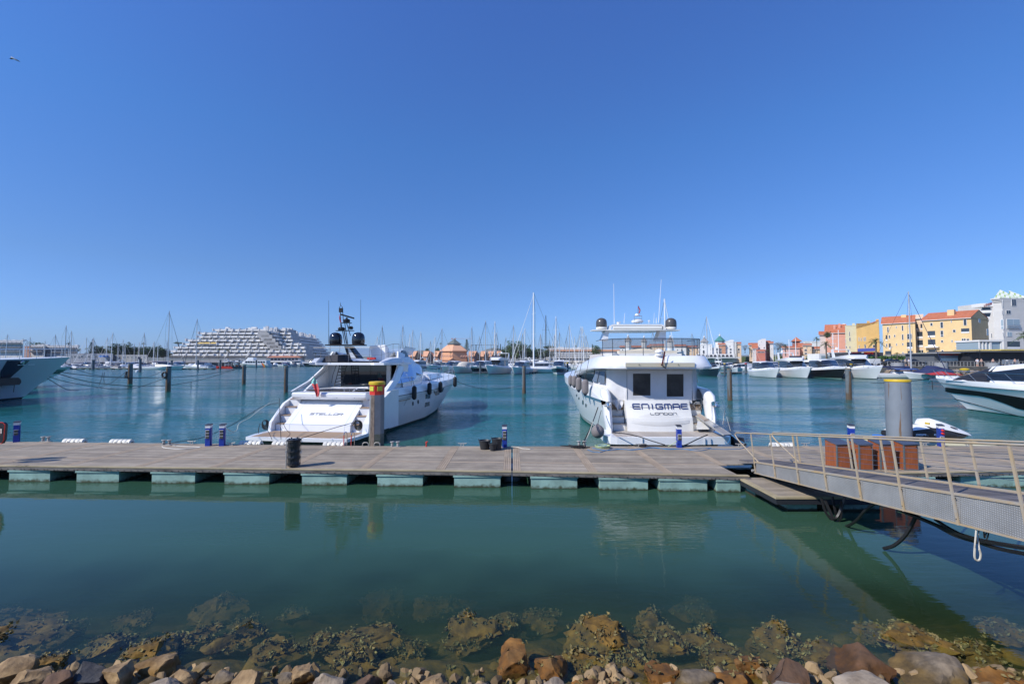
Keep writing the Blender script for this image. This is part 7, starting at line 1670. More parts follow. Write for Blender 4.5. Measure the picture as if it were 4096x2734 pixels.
g0=G(3510,1503,0); g1=G(3760,1507,0); fpont((g0.x,g0.y,0),(g1.x,g1.y,0),2.2,'pontoon behind the white sailing boat below the yellow houses')
gp2='dark blue grey guide piles of the far pontoons'
for px,b,t,w_,l,cp_ in ((372,1478,1441,10,'dark blue grey pile on the far left pontoon',None),(560,1487,1437,9,'dark blue grey pile with a square sign on top',None),(686,1474,1443,8,'dark pile behind the wave painted sailing boat bow',None),(791,1479,1442,7,'dark pile beside the catamaran',None),(881,1477,1441,7,'dark pile between catamaran and red tour boat',None),(956,1473,1441,6,'dark pile left of the ferry',None),(1025,1471,1441,6,'dark pile in front of the ferry windows',None),
(1766,1483,1451,7,'grey pile right of the flagged yacht bow rail',None),(1921,1495,1452,8,'grey pile before the black banded cruiser',None),(2088,1495,1454,8,'pile beside the bow of the centre hardtop cruiser',None),(2270,1494,1452,8,'yellow capped pile at the right of the centre row',yellowp),(2899,1500,1455,8,'yellow capped pile left of the small speedboat',yellowp),(2984,1493,1455,8,'red and yellow capped pile right of the small speedboat',redp),(3143,1507,1458,8,'grey pile before the second cruiser of the right row',None),(3406,1512,1458,9,'yellow capped pile between the black hulled cruiser and the large one',yellowp)):
    q=G(px,b,0); rr_=w_/FPX*q.y/2; zt=ZA(t,q.y); r=thing('guide_pile',(q.x,q.y,0),l,'pile',gp2); m=MB(); m.cyl((q.x,q.y,-1),(q.x,q.y,zt),rr_,n=10); m.build('shaft',pileg,r,smooth=True); m=MB(); m.cyl((q.x,q.y,zt),(q.x,q.y,zt+.25),rr_*1.1,n=10); m.build('cap',cp_ or M('dark_cap',(.04,.05,.06),.5),r)
q=G(560,1487,0); m=MB(); zt=ZA(1437,q.y); m.obox((q.x,q.y-.5,zt+.5),(.42,0,0),(0,.04,0),(0,0,.42)); m.tube([(q.x+.18*cos(a*PI/6),q.y-.56,zt+.5+.2*sin(a*PI/6)) for a in range(13)],.05,4); tag(m.build('berth_sign',M('dark_sign',(.03,.04,.08),.5)),'small dark square sign with a round letter on top of a pile','sign')
q=G(549,1487,0); m=MB(); m.lathe([(0,-.5),(.4,-.3),(.5,0),(.4,.3),(0,.5)],(q.x,q.y,.2),12); tag(m.build('mooring_buoy',gelfar,smooth=True),'white round buoy floating beside the pile with the square sign','buoy')
# ================================================================ LAND, QUAYS, HILLS
landm=M('quay_paving',(.26,.24,.21),.9,var=.2,vs=.3); wallm=M('dark_quay_wall',(.085,.085,.08),.9,var=.4,vs=.6); grassm=M('dry_grass',(.09,.13,.045),.95,var=.4,vs=.4)
shore=[(420,60),(150,88),(88,102),(90,128),(108,152),(124,200),(134,250),(110,296),(-40,300),(-160,330),(-178,264),(-420,262),(-900,262)]
m=MB(); n=len(shore)
top=[Vector((x,y,2.5)) for x,y in shore]; back=[Vector((-1500,2600,2.5)),Vector((1700,2600,2.5))]
m.prism([Vector((p.x,p.y,-1)) for p in top+back][::-1],(0,0,3.5)); tag(m.build('ground',landm),kind='structure',label='paved quay ground round the basin')
m=MB()
for a,b in zip(top[:-1],top[1:]):
    d=(b-a).normalized(); nn=Vector((-d.y,d.x,0)); 
    if nn.dot(-(a+b)/2)<0: nn=-nn
    m.prism([a+nn*.03-Vector((0,0,3.4)),b+nn*.03-Vector((0,0,3.4)),b+nn*.03-Vector((0,0,.02)),a+nn*.03-Vector((0,0,.02))],nn*.3)
tag(m.build('quay_wall',wallm),'dark quay wall along the far sides of the basin','wall')
# near quay behind the boulders (camera side)
m=MB(); m.prism([(-40,-12,-1),(40,-12,-1),(40,1.7,-1),(-40,1.7,-1)],(0,0,3.2)); tag(m.build('near_quay',landm),kind='structure',label='paved quay edge above the boulders')
# terrace under the yellow houses
def terrace(pts,z0,z1,name,mt,l,cat='wall'):
    m=MB(); m.prism([(x,y,z0) for x,y in pts],(0,0,z1-z0)); o=m.build(name,mt); return tag(o,l,cat) if cat!='ground' else tag(o,kind='structure',label=l)
terrace([(116,132),(190,140),(260,240),(210,260),(135,165)],2.5,5.9,'raised_ground',M('pale_retaining_wall',(.42,.38,.31),.9,var=.15),'raised ground with pale retaining wall under the yellow houses','ground')
terrace([(150,205),(330,200),(420,420),(150,330),(138,262)],2.5,6.0,'raised_ground',M('sloping_lawn',(.07,.11,.035),.95,var=.35,vs=.2),'grassy raised ground below the white and pink houses','ground')
# hills
m=MB(); N=160
def hz(px): 
    b=1432; 
    for c,w_,h in ((1690,80,22),(1975,75,40),(1600,200,12),(2300,200,16),(2700,300,14),(3300,300,20),(520,300,8),(900,300,6)): b-=h*math.exp(-((px-c)/w_)**2)
    return b+2.2*noise.noise((px*.03,0,1))+1.2*noise.noise((px*.11,0,4))
g0=[];g1=[];g2=[]
for i in range(N):
    px=-300+4700*i/(N-1); Y=3200+250*noise.noise((px*.004,3,3)); p=P(px,hz(px),Y); g0.append(p); g1.append(Vector((p.x*.86,p.y*.86,p.z*.55+20*noise.noise((px*.02,7,7)) if p.z>20 else p.z*.5))); g2.append(Vector((p.x*.78,p.y*.78,2)))
g3=[Vector((p.x*1.2,p.y*1.2,0)) for p in g0]
m.loft([g2,g1,g0,g3],False,False); tag(m.build('hills',M('scrub_hillside',(.075,.10,.05),.95,var=.5,vs=.012,col2=(.20,.16,.10)),smooth=True),kind='structure',label='low scrubby hills on the horizon')
# ================================================================ TREES
leafd=M('dark_leaves',(.035,.062,.022),.8,island=.5); leafm=M('green_leaves',(.055,.095,.03),.8,island=.5); leafg=M('grey_bare_twigs',(.15,.135,.11),.9,island=.4); palml=M('palm_leaves',(.085,.12,.045),.7,island=.4)
hedgel=M('hedge_leaves',(.05,.12,.02),.8,island=.5); bark=M('bark',(.13,.10,.075),.95,var=.4,vs=4); palmbark=M('palm_bark',(.16,.13,.10),.95,var=.4,vs=6)
tr_=random.Random(8)
def clump(mb,c,rx,ry,rz,n,s,flat=0):
    for _ in range(n):
        while True:
            x,y,z=(tr_.uniform(-1,1) for _ in range(3)); d=x*x+y*y+z*z
            if d<1 and d>.25*tr_.random(): break
        p=Vector((c[0]+x*rx,c[1]+y*ry,c[2]+z*rz)); a=Vector((tr_.gauss(0,1),tr_.gauss(0,1),tr_.gauss(0,.7))).normalized(); b=a.orthogonal().normalized(); k=s*tr_.uniform(.5,1.3)
        mb.add([p-a*k,p+b*k*.6,p+a*k,p-b*k*.6],[(0,1,2,3)])
def tree(kind):
    r=proto({'pine':'pine_tree','broad':'broadleaf_tree','cyp':'cypress_tree','bare':'bare_tree','con':'conifer_tree'}[kind]); t=MB(); c=MB()
    if kind=='broad':
        t.cyl((0,0,0),(0,0,4),.4,.25,7)
        for k in range(30):
            a=k*2.4; z=tr_.uniform(1.6,8.4); rr=(3.0 if z<6 else 2.2)*math.sqrt(tr_.random()); t.cyl((0,0,min(3.2,z*.6)),(rr*cos(a),rr*sin(a),z),.14,.05,4); clump(c,(rr*cos(a),rr*sin(a),z),1.6,1.6,1.3,70,.30)
    if kind=='pine':
        t.cyl((0,0,0),(.3,0,7.5),.38,.2,7)
        for k in range(13):
            a=k*2.4; rr=3.2*math.sqrt(tr_.random()); z=7.6+tr_.uniform(0,1.9)*(1-rr/5); t.cyl((.3,0,6),(rr*cos(a),rr*sin(a),z),.1,.04,4); clump(c,(rr*cos(a),rr*sin(a),z),1.5,1.5,.75,75,.26)
    if kind=='cyp':
        t.cyl((0,0,0),(0,0,2),.22,.2,6)
        for k in range(14): z=.8+k*.66; w_=.85*sin(min(1,(k+1.5)/5)*PI/2)*(1-k/15)**.6; clump(c,(tr_.uniform(-.1,.1),tr_.uniform(-.1,.1),z),w_,w_,.6,42,.22)
    if kind=='con':
        t.cyl((0,0,0),(0,0,9.5),.25,.06,6)
        for k in range(13): z=1.5+k*.64; w_=1.9*(1-k/14)+.25; clump(c,(0,0,z),w_,w_,.22,60,.26)
    if kind=='bare':
        t.cyl((0,0,0),(0,0,3),.3,.2,6)
        for k in range(14):
            a=k*2.4; rr=2.4*math.sqrt(tr_.random()); z=tr_.uniform(4,8); t.cyl((0,0,2.8),(rr*cos(a),rr*sin(a),z),.10,.03,4); clump(c,(rr*cos(a),rr*sin(a),z),1.3,1.3,1.2,45,.20)
    t.build('trunk',bark,r); c.build('crown',{'pine':leafd,'broad':leafm,'cyp':leafd,'bare':leafg,'con':leafd}[kind],r); return r
def palm(h,thin=False,spread=2.6,nf=26):
    r=proto('palm_tree'); t=MB(); c=MB(); rings=[(.32 if not thin else .22,0),(.22 if not thin else .15,h*.3),(.2 if not thin else .13,h*.85),(.32 if not thin else .17,h*.95),(.12,h)]
    t.lathe(rings,(0,0,0),8); t.build('trunk',palmbark,r,smooth=True)
    for k in range(nf):
        a=k*2.4+tr_.uniform(-.2,.2); e=R(tr_.uniform(-25,78)); L_=spread*tr_.uniform(.8,1.1); pts=[]
        for i in range(7):
            f=i/6; rr=L_*f*cos(e)*(1-.12*f); z=h+L_*f*sin(e)-L_*.55*f*f*(1.1 if e>0 else .7); pts.append(Vector((rr*cos(a),rr*sin(a),z)))
        sd_=Vector((-sin(a),cos(a),0))
        for i in range(6):
            p,q=pts[i],pts[i+1]; w_=.42*sin(PI*(i+.8)/7)*spread/2.6
            for sg in (-1,1):
                for u in (.0,.33,.66):
                    b=p.lerp(q,u); b2=p.lerp(q,u+.26); tip=p.lerp(q,min(1,u+.5))+sd_*sg*w_+Vector((0,0,-.12*w_)); c.add([b,b2,tip],[(0,1,2)])
    c.build('crown',palml,r); return r
T_b=tree('broad'); T_p=tree('pine'); T_c=tree('cyp'); T_k=tree('con'); T_x=tree('bare'); T_pm=palm(6.5); T_pt=palm(11,True,2.2)
def plant(pr,px,pb,pt,Y,H,l,cat='tree',g='trees round the harbour',sx=1):
    zb=ZA(pb,Y); zt=ZA(pt,Y); s=(zt-zb)/H; place(pr,(XA(px,Y),Y,zb),tr_.uniform(0,6.28),l,cat,g,(s*sx,s*sx,s))
for a in ((T_b,152,1412,1366,300,9.8,'round dark tree above the villas at the left'),(T_pm,183,1408,1378,290,8.2,'small palm in front of the long white villas'),(T_pm,272,1400,1366,300,8.2,'palm rising above the roof of the long white villas'),(T_b,290,1412,1380,310,9.8,'dark rounded tree behind the right end of the villas'),
(T_pm,320,1412,1390,270,8.2,'bushy palm right of the villas'),(T_pm,345,1412,1388,270,8.2,'slim palm left of the conifer'),(T_k,365,1414,1366,280,9.8,'dark conifer between the palms at the left'),(T_pm,386,1412,1377,275,8.2,'tall palm right of the conifer'),(T_pm,409,1414,1380,280,8.2,'bushy palm left of the dark trees'),
(T_pm,431,1412,1380,275,8.2,'slender palm at the left edge of the dark trees'),(T_pt,450,1414,1367,280,13.2,'tall palm at the left of the dark trees'),(T_b,478,1424,1370,280,9.8,'big dark tree in the middle of the left tree belt',),(T_pt,515,1415,1360,285,13.2,'feathery tall palm in the left tree belt'),(T_b,500,1424,1376,290,9.8,'second dark tree beside the feathery palm'),
(T_b,548,1424,1388,285,9.8,'low round dark tree in the left tree belt'),(T_pt,573,1416,1363,280,13.2,'palm standing above the low round tree'),(T_b,590,1424,1384,285,9.8,'dark tree under the palm left of the apartments'),(T_b,625,1424,1390,285,9.8,'bushy dark tree left of the stepped apartments'),(T_pt,640,1424,1374,290,13.2,'palm next to the bushy tree left of the apartments'),
(T_b,655,1426,1393,280,9.8,'low tree at the foot of the stepped apartments'),(T_p,712,1400,1366,390,9.6,'umbrella pine above the left end of the stepped apartments'),(T_pm,876,1432,1387,300,8.2,'palm before the stepped apartments, left of two'),(T_pm,912,1432,1392,300,8.2,'palm before the stepped apartments, right of two'),
(T_pm,1185,1430,1408,300,8.2,'palm left of the red roofed quay cafe gable'),(T_pm,1208,1430,1408,300,8.2,'palm at the right end of the stepped apartments'),(T_pm,1262,1432,1408,300,8.2,'palm behind the red roofed cafe, left'),(T_pm,1282,1432,1408,300,8.2,'palm behind the red roofed cafe, right'),
(T_b,1709,1408,1391,345,9.8,'small dark tree above the low orange roofs'),(T_b,1750,1412,1389,345,9.8,'green tree left of the orange pyramid building'),(T_pt,1763,1410,1365,340,13.2,'tall palm left of the orange pyramid building'),(T_k,1867,1408,1355,345,9.8,'slim dark conifer right of the orange pyramid building'),
(T_pm,1743,1432,1404,300,8.2,'small palm before the left end of the pyramid building'),(T_pm,1803,1430,1404,300,8.2,'small palm in front of the pyramid building'),(T_pm,1894,1432,1406,300,8.2,'small palm before the first orange gable'),(T_pm,1910,1432,1410,300,8.2,'small palm between the first and second orange gables'),(T_pm,1962,1432,1408,300,8.2,'small palm before the third orange gable'),(T_pm,1985,1432,1408,300,8.2,'small palm left of the last orange gable'),
(T_c,1989,1412,1378,340,10.2,'dark cypress, first of the pair behind the orange gables'),(T_c,2002,1414,1374,335,10.2,'dark cypress, taller of the pair behind the orange gables'),(T_c,2011,1416,1384,335,10.2,'low cypress right of the pair'),(T_c,2024,1418,1388,330,10.2,'lowest cypress beside the big dark tree'),
(T_b,2068,1434,1358,320,9.8,'biggest dark tree at the centre behind the masts'),(T_b,2045,1434,1372,325,9.8,'dark tree at the left flank of the biggest one'),(T_b,2095,1434,1376,325,9.8,'dark tree at the right flank of the biggest one'),(T_c,2119,1430,1386,330,10.2,'cypress just left of the thick white mast'),(T_c,2142,1430,1386,330,10.2,'cypress just right of the thick white mast'),
(T_b,2120,1434,1393,320,9.8,'low dark tree behind the thick white mast'),(T_b,2150,1434,1393,320,9.8,'low dark tree right of the thick white mast'),(T_b,2175,1434,1393,325,9.8,'low dark tree left of the white apartments'),(T_p,2196,1428,1381,340,9.6,'pine behind the left end of the white apartments'),(T_pm,2303,1400,1378,350,8.2,'palm showing above the white apartments roof'),(T_c,2369,1410,1374,330,10.2,'cypress beside the port rail of the yacht with blue lettering'),(T_b,2385,1420,1378,330,9.8,'dark tree behind the port rail of the yacht with blue lettering'),
(T_x,2980,1412,1376,262,9.3,'grey green bare tree between the white and the yellow houses'),(T_pm,2998,1416,1386,255,8.2,'palm beside the bare tree'),(T_pm,3070,1424,1395,240,8.2,'palm in front of the red fronted house'),(T_x,3112,1416,1364,250,9.3,'large grey bare tree behind the palm',),(T_x,3135,1416,1370,255,9.3,'second grey bare tree left of the pink house'),(T_c,3121,1424,1382,240,10.2,'dark cypress in front of the bare trees'),(T_pm,3142,1424,1372,210,8.2,'palm left of the pink house'),
(T_pt,3268,1432,1337,170,13.2,'tall slender palm before the salmon building'),(T_b,3312,1352,1324,190,9.8,'green palm like tree above the salmon building roof'),(T_pm,3305,1442,1356,150,8.2,'palm with a thick trunk before the salmon building'),(T_pm,3504,1450,1342,130,8.2,'tall palm in front of the ochre building with the blue band'),(T_pm,3588,1452,1404,122,8.2,'small palm by the hedge below the yellow houses'),(T_pm,3215,1432,1414,180,8.2,'low bushy palm before the small yellow house'),(T_pm,2940,1430,1416,240,8.2,'low bushy palm before the white arcade'),
(T_pm,4105,1460,1310,105,8.2,'palm whose fronds reach in from the right edge'),(T_b,3945,1440,1412,118,9.8,'olive green tree left of the dark restaurant awning'),(T_b,3975,1440,1410,120,9.8,'second olive green tree by the dark restaurant awning')):
    a=list(a)
    if a[0] is T_b and 400<a[1]<2250: a[2]=max(a[2],1430) if a[1]<700 or a[1]>2000 else a[2]; a[5]=9.8
    plant(*a,sx=(1.9 if a[1]<700 else 1.5) if a[0] is T_b and a[1]<2250 else 1.25)
for k in range(13): plant(T_b,398+k*21+tr_.uniform(-6,6),1430,tr_.uniform(1378,1398),tr_.uniform(276,298),9.8,'dark green tree filling the tree belt left of the stepped apartments',sx=1.9)
for k in range(9): plant(T_b,2015+k*23+tr_.uniform(-5,5),1432,tr_.uniform(1390,1402),tr_.uniform(318,328),9.8,'low dark green tree in the belt behind the centre masts',sx=1.7)
# hedges
def hedge(px0,px1,pt,pb,Y,l,dp=1.4):
    m=MB(); a,b=XA(px0,Y),XA(px1,Y); z0,z1=ZA(pb,Y),ZA(pt,Y); n=int((b-a)*(z1-z0)*40)
    for _ in range(max(150,n)):
        x=tr_.uniform(a,b); z=tr_.uniform(z0,z1); e=min(1,(x-a)/.8,(b-x)/.8); z=z0+(z-z0)*(.55+.45*e)
        p=Vector((x,Y+tr_.uniform(0,dp)*.6,z)); n_=Vector((tr_.gauss(0,1),-1,tr_.gauss(0,1))).normalized(); u=n_.orthogonal().normalized(); v=n_.cross(u); k=tr_.uniform(.12,.26); m.add([p-u*k,p+v*k,p+u*k,p-v*k],[(0,1,2,3)])
    m.box(a+.2,b-.2,Y+.5,Y+dp,z0,z0+(z1-z0)*.8)
    r=thing('hedge',((a+b)/2,Y,z0),l,'hedge','clipped hedges below the yellow houses'); m.build('foliage',hedgel,r)
for a in ((3519,3562,1423,1437,136,'green hedge below the recessed yellow corner'),(3566,3622,1421,1438,134,'green hedge left of the entrance of the yellow house'),(3627,3664,1419,1437,132,'tall green hedge behind the dark car'),(3674,3752,1410,1437,130,'widest dark green hedge left of the glass restaurant'),(3480,3512,1424,1438,134,'grey green bush before the blue banded building')): hedge(*a)
# ================================================================ BUILDINGS
roofo=M('terracotta_tiles',(.52,.165,.075),.8,var=.25,vs=1.5,bump=.4,bs=4); wwin=M('window_white_frame',(.75,.74,.72),.5); pane=M('window_pane',(.035,.045,.06),.08,spec=.7); panel_=M('pale_pane',(.30,.38,.42),.1,spec=.7)
def wallmat(n,c): return M(n,c,.9,var=.08,vs=.5)
yel=wallmat('yellow_render',(.72,.52,.26)); yelp=wallmat('peach_render',(.72,.53,.36)); och=wallmat('ochre_render',(.68,.44,.16)); crm=wallmat('cream_green_render',(.62,.58,.40)); sal=wallmat('salmon_render',(.68,.33,.235)); whi=wallmat('white_render',(.74,.73,.70)); grb=wallmat('grey_beige_render',(.60,.58,.54)); pnk=wallmat('pink_render',(.70,.42,.36)); orp=wallmat('orange_pink_render',(.70,.36,.20)); brn=wallmat('brown_orange_render',(.50,.26,.16)); rdw=wallmat('dark_red_render',(.42,.13,.09))
def isect(px,a,d): # distance along direction d from a where the line crosses the sight line of column px
    k=(px-2048)/FPX; return (k*a.y-a.x)/(d.x-k*d.y)
class Bld:
    def __init__(s,l,pxc,Yc,pxl,pxr,py_b,py_e,fd=(-.5,.86),sd=(.86,.5),cat='building',name='house',wm=None,grp=None,zb=None):
        s.C=Vector((XA(pxc,Yc),Yc,0)); s.fd=Vector((*fd,0)).normalized(); s.sd=Vector((*sd,0)).normalized() if pxr or name[0]=='a' else Vector((s.C.x+(2 if s.C.x>0 else 0),s.C.y,0)).normalized()
        s.zb=ZA(py_b,Yc) if zb is None else zb; s.ze=ZA(py_e,Yc); s.Lf=isect(pxl,s.C,s.fd); s.Ls=isect(pxr,s.C,s.sd) if pxr else 10
        s.r=thing(name,(s.C.x,s.C.y,s.zb),l,cat,grp); s.wm=wm
        s.nf=Vector((s.fd.y,-s.fd.x,0)); s.nf=s.nf if s.nf.dot(CAM-s.C)>0 else -s.nf
        s.ns=Vector((s.sd.y,-s.sd.x,0)); s.ns=s.ns if s.ns.dot(CAM-s.C)>0 else -s.ns
        s.foot=[s.C,s.C+s.fd*s.Lf,s.C+s.fd*s.Lf+s.sd*s.Ls,s.C+s.sd*s.Ls]
    def up(s,p,z): return Vector((p.x,p.y,z))
    def wall(s,z1=None,mat=None,name='wall'):
        z1=z1 or s.ze; m=MB(); m.hexa([s.up(p,s.zb-4) for p in s.foot],[s.up(p,z1) for p in s.foot]); return m.build(name,mat or s.wm,s.r)
    def roof_shed(s,dz,mat=roofo,ov=.5,ridge=.6):
        # gable roof, ridge parallel to the front, at fraction ridge of the depth
        a,b,c,d=s.foot; e=s.fd*ov; f=s.sd*ov
        A=s.up(a-e*.2-f,s.ze+.02); B=s.up(b+e-f,s.ze+.02); r1=s.up(a+(d-a)*ridge-e*.2,s.ze+dz); r2=s.up(b+(c-b)*ridge+e,s.ze+dz); Cc=s.up(c+e+f,s.ze+dz*.1+.02); D=s.up(d-e*.2+f,s.ze+dz*.1+.02)
        m=MB(); t=Vector((0,0,.18)); m.hexa([A,B,r2,r1],[A+t,B+t,r2+t,r1+t]); m.hexa([r1,r2,Cc,D],[r1+t,r2+t,Cc+t,D+t]); ro=m.build('roof',mat,s.r)
        m=MB()
        for p,q in ((a,d),(b,c)): m.prism([s.up(p,s.ze-.3),s.up(q,s.ze-.3),s.up(q,s.ze+dz*.1),s.up(p+(q-p)*ridge,s.ze+dz-.03),s.up(p,s.ze)],s.fd*(.25 if p is a else -.25))
        m.build('gable',s.wm,s.r); m=MB(); m.obox((A+B)/2-Vector((0,0,.1)),(B-A)/2,s.nf*.08,(0,0,.08)); m.build('gutter',wwin,ro); return ro
    def flat(s,mat=None,h=.5,ov=.1):
        m=MB(); g=[s.foot[0]-s.fd*ov-s.sd*ov,s.foot[1]+s.fd*ov-s.sd*ov,s.foot[2]+s.fd*ov+s.sd*ov,s.foot[3]-s.fd*ov+s.sd*ov]; m.hexa([s.up(p,s.ze) for p in g],[s.up(p,s.ze+h) for p in g]); return m.build('roof',mat or s.wm,s.r)
    def win(s,px0,py0,px1,py1,face='f',kind='w',frame=wwin):
        o,n,u=(s.C,s.nf,s.fd) if face=='f' else (s.C,s.ns,s.sd)
        p=[ONP(a,b,o,n) for a,b in ((px0,py1),(px1,py1),(px1,py0),(px0,py0))]
        zt,zb=(p[2].z+p[3].z)/2,(p[0].z+p[1].z)/2
        p=[s.up(p[0],zb),s.up(p[1],zb),s.up(p[1],zt),s.up(p[0],zt)]
        if kind=='o': # dark opening / loggia with parapet
            m=MB(); m.prism([x+n*.02 for x in p],n*.03); w=m.build('window',pane,s.r); m=MB(); h=(zt-zb)*.28; m.prism([p[0]+n*.06,p[1]+n*.06,p[1]+n*.06+Vector((0,0,h)),p[0]+n*.06+Vector((0,0,h))],n*.06); m.build('railing',frame,w); return w
        m=MB(); m.prism([x+n*.02 for x in p],n*.08); w=m.build('window',frame,s.r)
        d=(p[1]-p[0]); L_=d.length; d.normalize(); k=2 if L_>1.0 else 1; fw=.09
        m=MB()
        for i in range(k):
            a=p[0]+d*(fw+(L_-fw)*i/k); b=p[0]+d*((L_-fw)*(i+1)/k); hgt=zt-zb
            segs=[(.09,hgt-.09)] if hgt<2.2 else [(.09,hgt*.26),(hgt*.32,hgt-.09)]
            for z0,z1 in segs: m.prism([a+n*.105+Vector((0,0,z0)),b+n*.105+Vector((0,0,z0)),b+n*.105+Vector((0,0,z1)),a+n*.105+Vector((0,0,z1))],n*.01)
        m.build('pane',pane if kind=='w' else panel_,w); return w
    def chim(s,px0,px1,pyt,pyb,f,g,mat=None):
        c=s.C+s.fd*(s.Lf*f)+s.sd*(s.Ls*g); Y=c.y; w_=abs(XA(px1,Y)-XA(px0,Y)); zt=ZA(pyt,Y); x=(XA(px0,Y)+XA(px1,Y))/2
        m=MB(); m.obox((x,Y,(zt+s.ze)/2),s.fd*w_*.5,s.sd*w_*.4,(0,0,(zt-s.ze)/2+.3)); m.build('chimney',mat or s.wm,s.r)
def U(z,x0,y0,x,y): return (x0+x/z,y0+y/z)
def w8(b,lst,z=2.614,x0=3200,y0=1100,**k):
    for a in lst:
        kk=dict(k); 
        if len(a)>4: kk['kind']=a[4]
        if len(a)>5: kk['face']=a[5]
        b.win(x0+a[0]/z,y0+a[1]/z,x0+a[2]/z,y0+a[3]/z,**kk)
b=Bld('large yellow four storey house with a terracotta roof and chimney, right one of two',3890,150,3693,3957,1410,1270,wm=yel); b.wall(); b.roof_shed(2.9,ridge=.45); b.chim(3801,3822,1242,1260,.35,.35)
w8(b,[(1362,498,1390,530),(1468,488,1500,553),(1577,470,1590,497),(1710,460,1746,527),(1338,583,1415,648,'o'),(1470,578,1502,645),(1598,568,1630,598),(1686,556,1772,605,'o'),(1340,672,1418,748,'o'),(1474,678,1500,704),(1583,675,1600,702),(1690,660,1738,710),(1742,662,1776,738),(1478,782,1504,806),(1610,778,1636,800),(1345,778,1420,815,'o'),(1700,765,1800,805,'o'),(1863,455,1884,497,'w','s'),(1950,562,1972,632,'w','s')])
m=MB()
for a,c_ in ((1318,1460),(1642,1800)):
    p=[ONP(3200+x/2.614,1100+758/2.614-(0 if a<1500 else 4),b.C,b.nf) for x in (a,c_)]; p[1].z=p[0].z; m.prism([p[0],p[1],p[1]+Vector((0,0,.3)),p[0]+Vector((0,0,.3))],b.nf*1.3)
m.build('balcony_canopy',whi,b.r)
y2=isect(3693,b.C,b.fd); P2=b.C+b.fd*y2
b2=Bld('yellow four storey house with a terracotta roof, left one of two',3664,P2.y+1.5,3533,None,1414,1288,wm=yel); b2.Ls=12; b2.foot=[b2.C,b2.C+b2.fd*b2.Lf,b2.C+b2.fd*b2.Lf+b2.sd*12,b2.C+b2.sd*12]; b2.wall(); b2.roof_shed(2.9,ridge=.5); b2.chim(3611,3628,1262,1275,.45,.3)
w8(b2,[(912,540,930,598),(1002,532,1014,556),(1064,524,1084,582),(1136,518,1148,548),(898,628,916,686,'o'),(928,626,946,662),(983,622,1000,648),(1066,618,1086,678),(1120,612,1172,670),(900,716,916,752),(932,714,950,776,'o'),(1005,712,1018,738),(1068,710,1084,734),(1120,700,1176,768,'o'),(892,792,952,845,'o'),(1070,802,1086,826),(1126,790,1180,832,'o')])
b3=Bld('recessed peach coloured link with loggias between the two yellow houses',3697,P2.y+2.0,3663,None,1414,1272,wm=yelp); b3.Ls=8; b3.foot=[b3.C,b3.C+b3.fd*b3.Lf,b3.C+b3.fd*b3.Lf+b3.sd*8,b3.C+b3.sd*8]; b3.wall(); b3.roof_shed(1.6,mat=yelp,ridge=.5)
w8(b3,[(1216,512,1236,570,'o'),(1262,510,1300,570,'o'),(1226,590,1300,660,'o'),(1230,678,1302,752,'o'),(1238,780,1300,815)])
b4=Bld('ochre building with a blue band above the dark red shop fronts',3519,182,3428,None,1412,1290,fd=(-.86,.5),sd=(.5,.86),wm=och); b4.Ls=10; b4.foot=[b4.C,b4.C+b4.fd*b4.Lf,b4.C+b4.fd*b4.Lf+b4.sd*10,b4.C+b4.sd*10]; b4.wall()
m=MB(); a,bb=b4.foot[0],b4.foot[1]; m.prism([b4.up(a,b4.ze),b4.up(bb,b4.ze),b4.up(bb,ZA(1314,bb.y)),b4.up(a,ZA(1284,a.y))],b4.sd*9); m.build('parapet',och,b4.r)
m=MB(); m.prism([b4.up(a,ZA(1283,a.y)),b4.up(bb,ZA(1311,bb.y)),b4.up(bb,ZA(1308,bb.y)),b4.up(a,ZA(1280,a.y))],b4.sd*9.2); m.build('roof',roofo,b4.r)
m=MB(); p=[ONP(x,y,b4.C,b4.nf) for x,y in ((3430,1406),(3502,1403),(3502,1391),(3430,1394))]; m.prism(p,b4.nf*.1); m.build('blue_band',M('blue_band',(.05,.08,.36),.6),b4.r)
w8(b4,[(760,728,786,756),(612,650,622,690),(636,655,646,690),(664,648,676,690),(680,645,690,688),(614,730,624,768),(672,725,690,765)]); b4.chim(3508,3518,1279,1290,.1,.1); b4.chim(3472,3482,1286,1300,.5,.3)
b5=Bld('pale cream green building between the salmon and the ochre ones',3430,192,3383,None,1412,1302,fd=(-.86,.5),sd=(.5,.86),wm=crm); b5.wall(); b5.flat(mat=crm,h=.3); b5.chim(3413,3422,1295,1306,.5,.3)
w8(b5,[(512,590,524,640),(514,650,530,690),(474,668,482,710),(474,730,482,760),(480,740,492,765),(515,740,528,765)])
b6=Bld('salmon coloured building with an orange tiled roof and satellite dishes',3387,205,3304,None,1412,1330,fd=(-.86,.5),sd=(.5,.86),wm=sal); b6.wall(); b6.roof_shed(4.2,ridge=.75); b6.chim(3337,3344,1303,1330,.6,.3); b6.chim(3357,3364,1296,1320,.35,.4)
w8(b6,[(x,y,x+7,y+16) for y in (630,655,710,740) for x in (290,308,330,352,372)])
m=MB()
for px,py in ((3365,1305),(3375,1301)):
    c=P(px,py,215); m.lathe([(0,0),(.5,.06),(.85,.22),(.9,.25)],c,12,ax=(-.6,-.7,.4))
m.build('satellite_dish',whi,b6.r)
b7=Bld('narrow white house with a red roof left of the salmon building',3305,215,3280,None,1420,1338,fd=(-1,.1),sd=(.1,1),wm=whi); b7.wall(); b7.roof_shed(1.8)
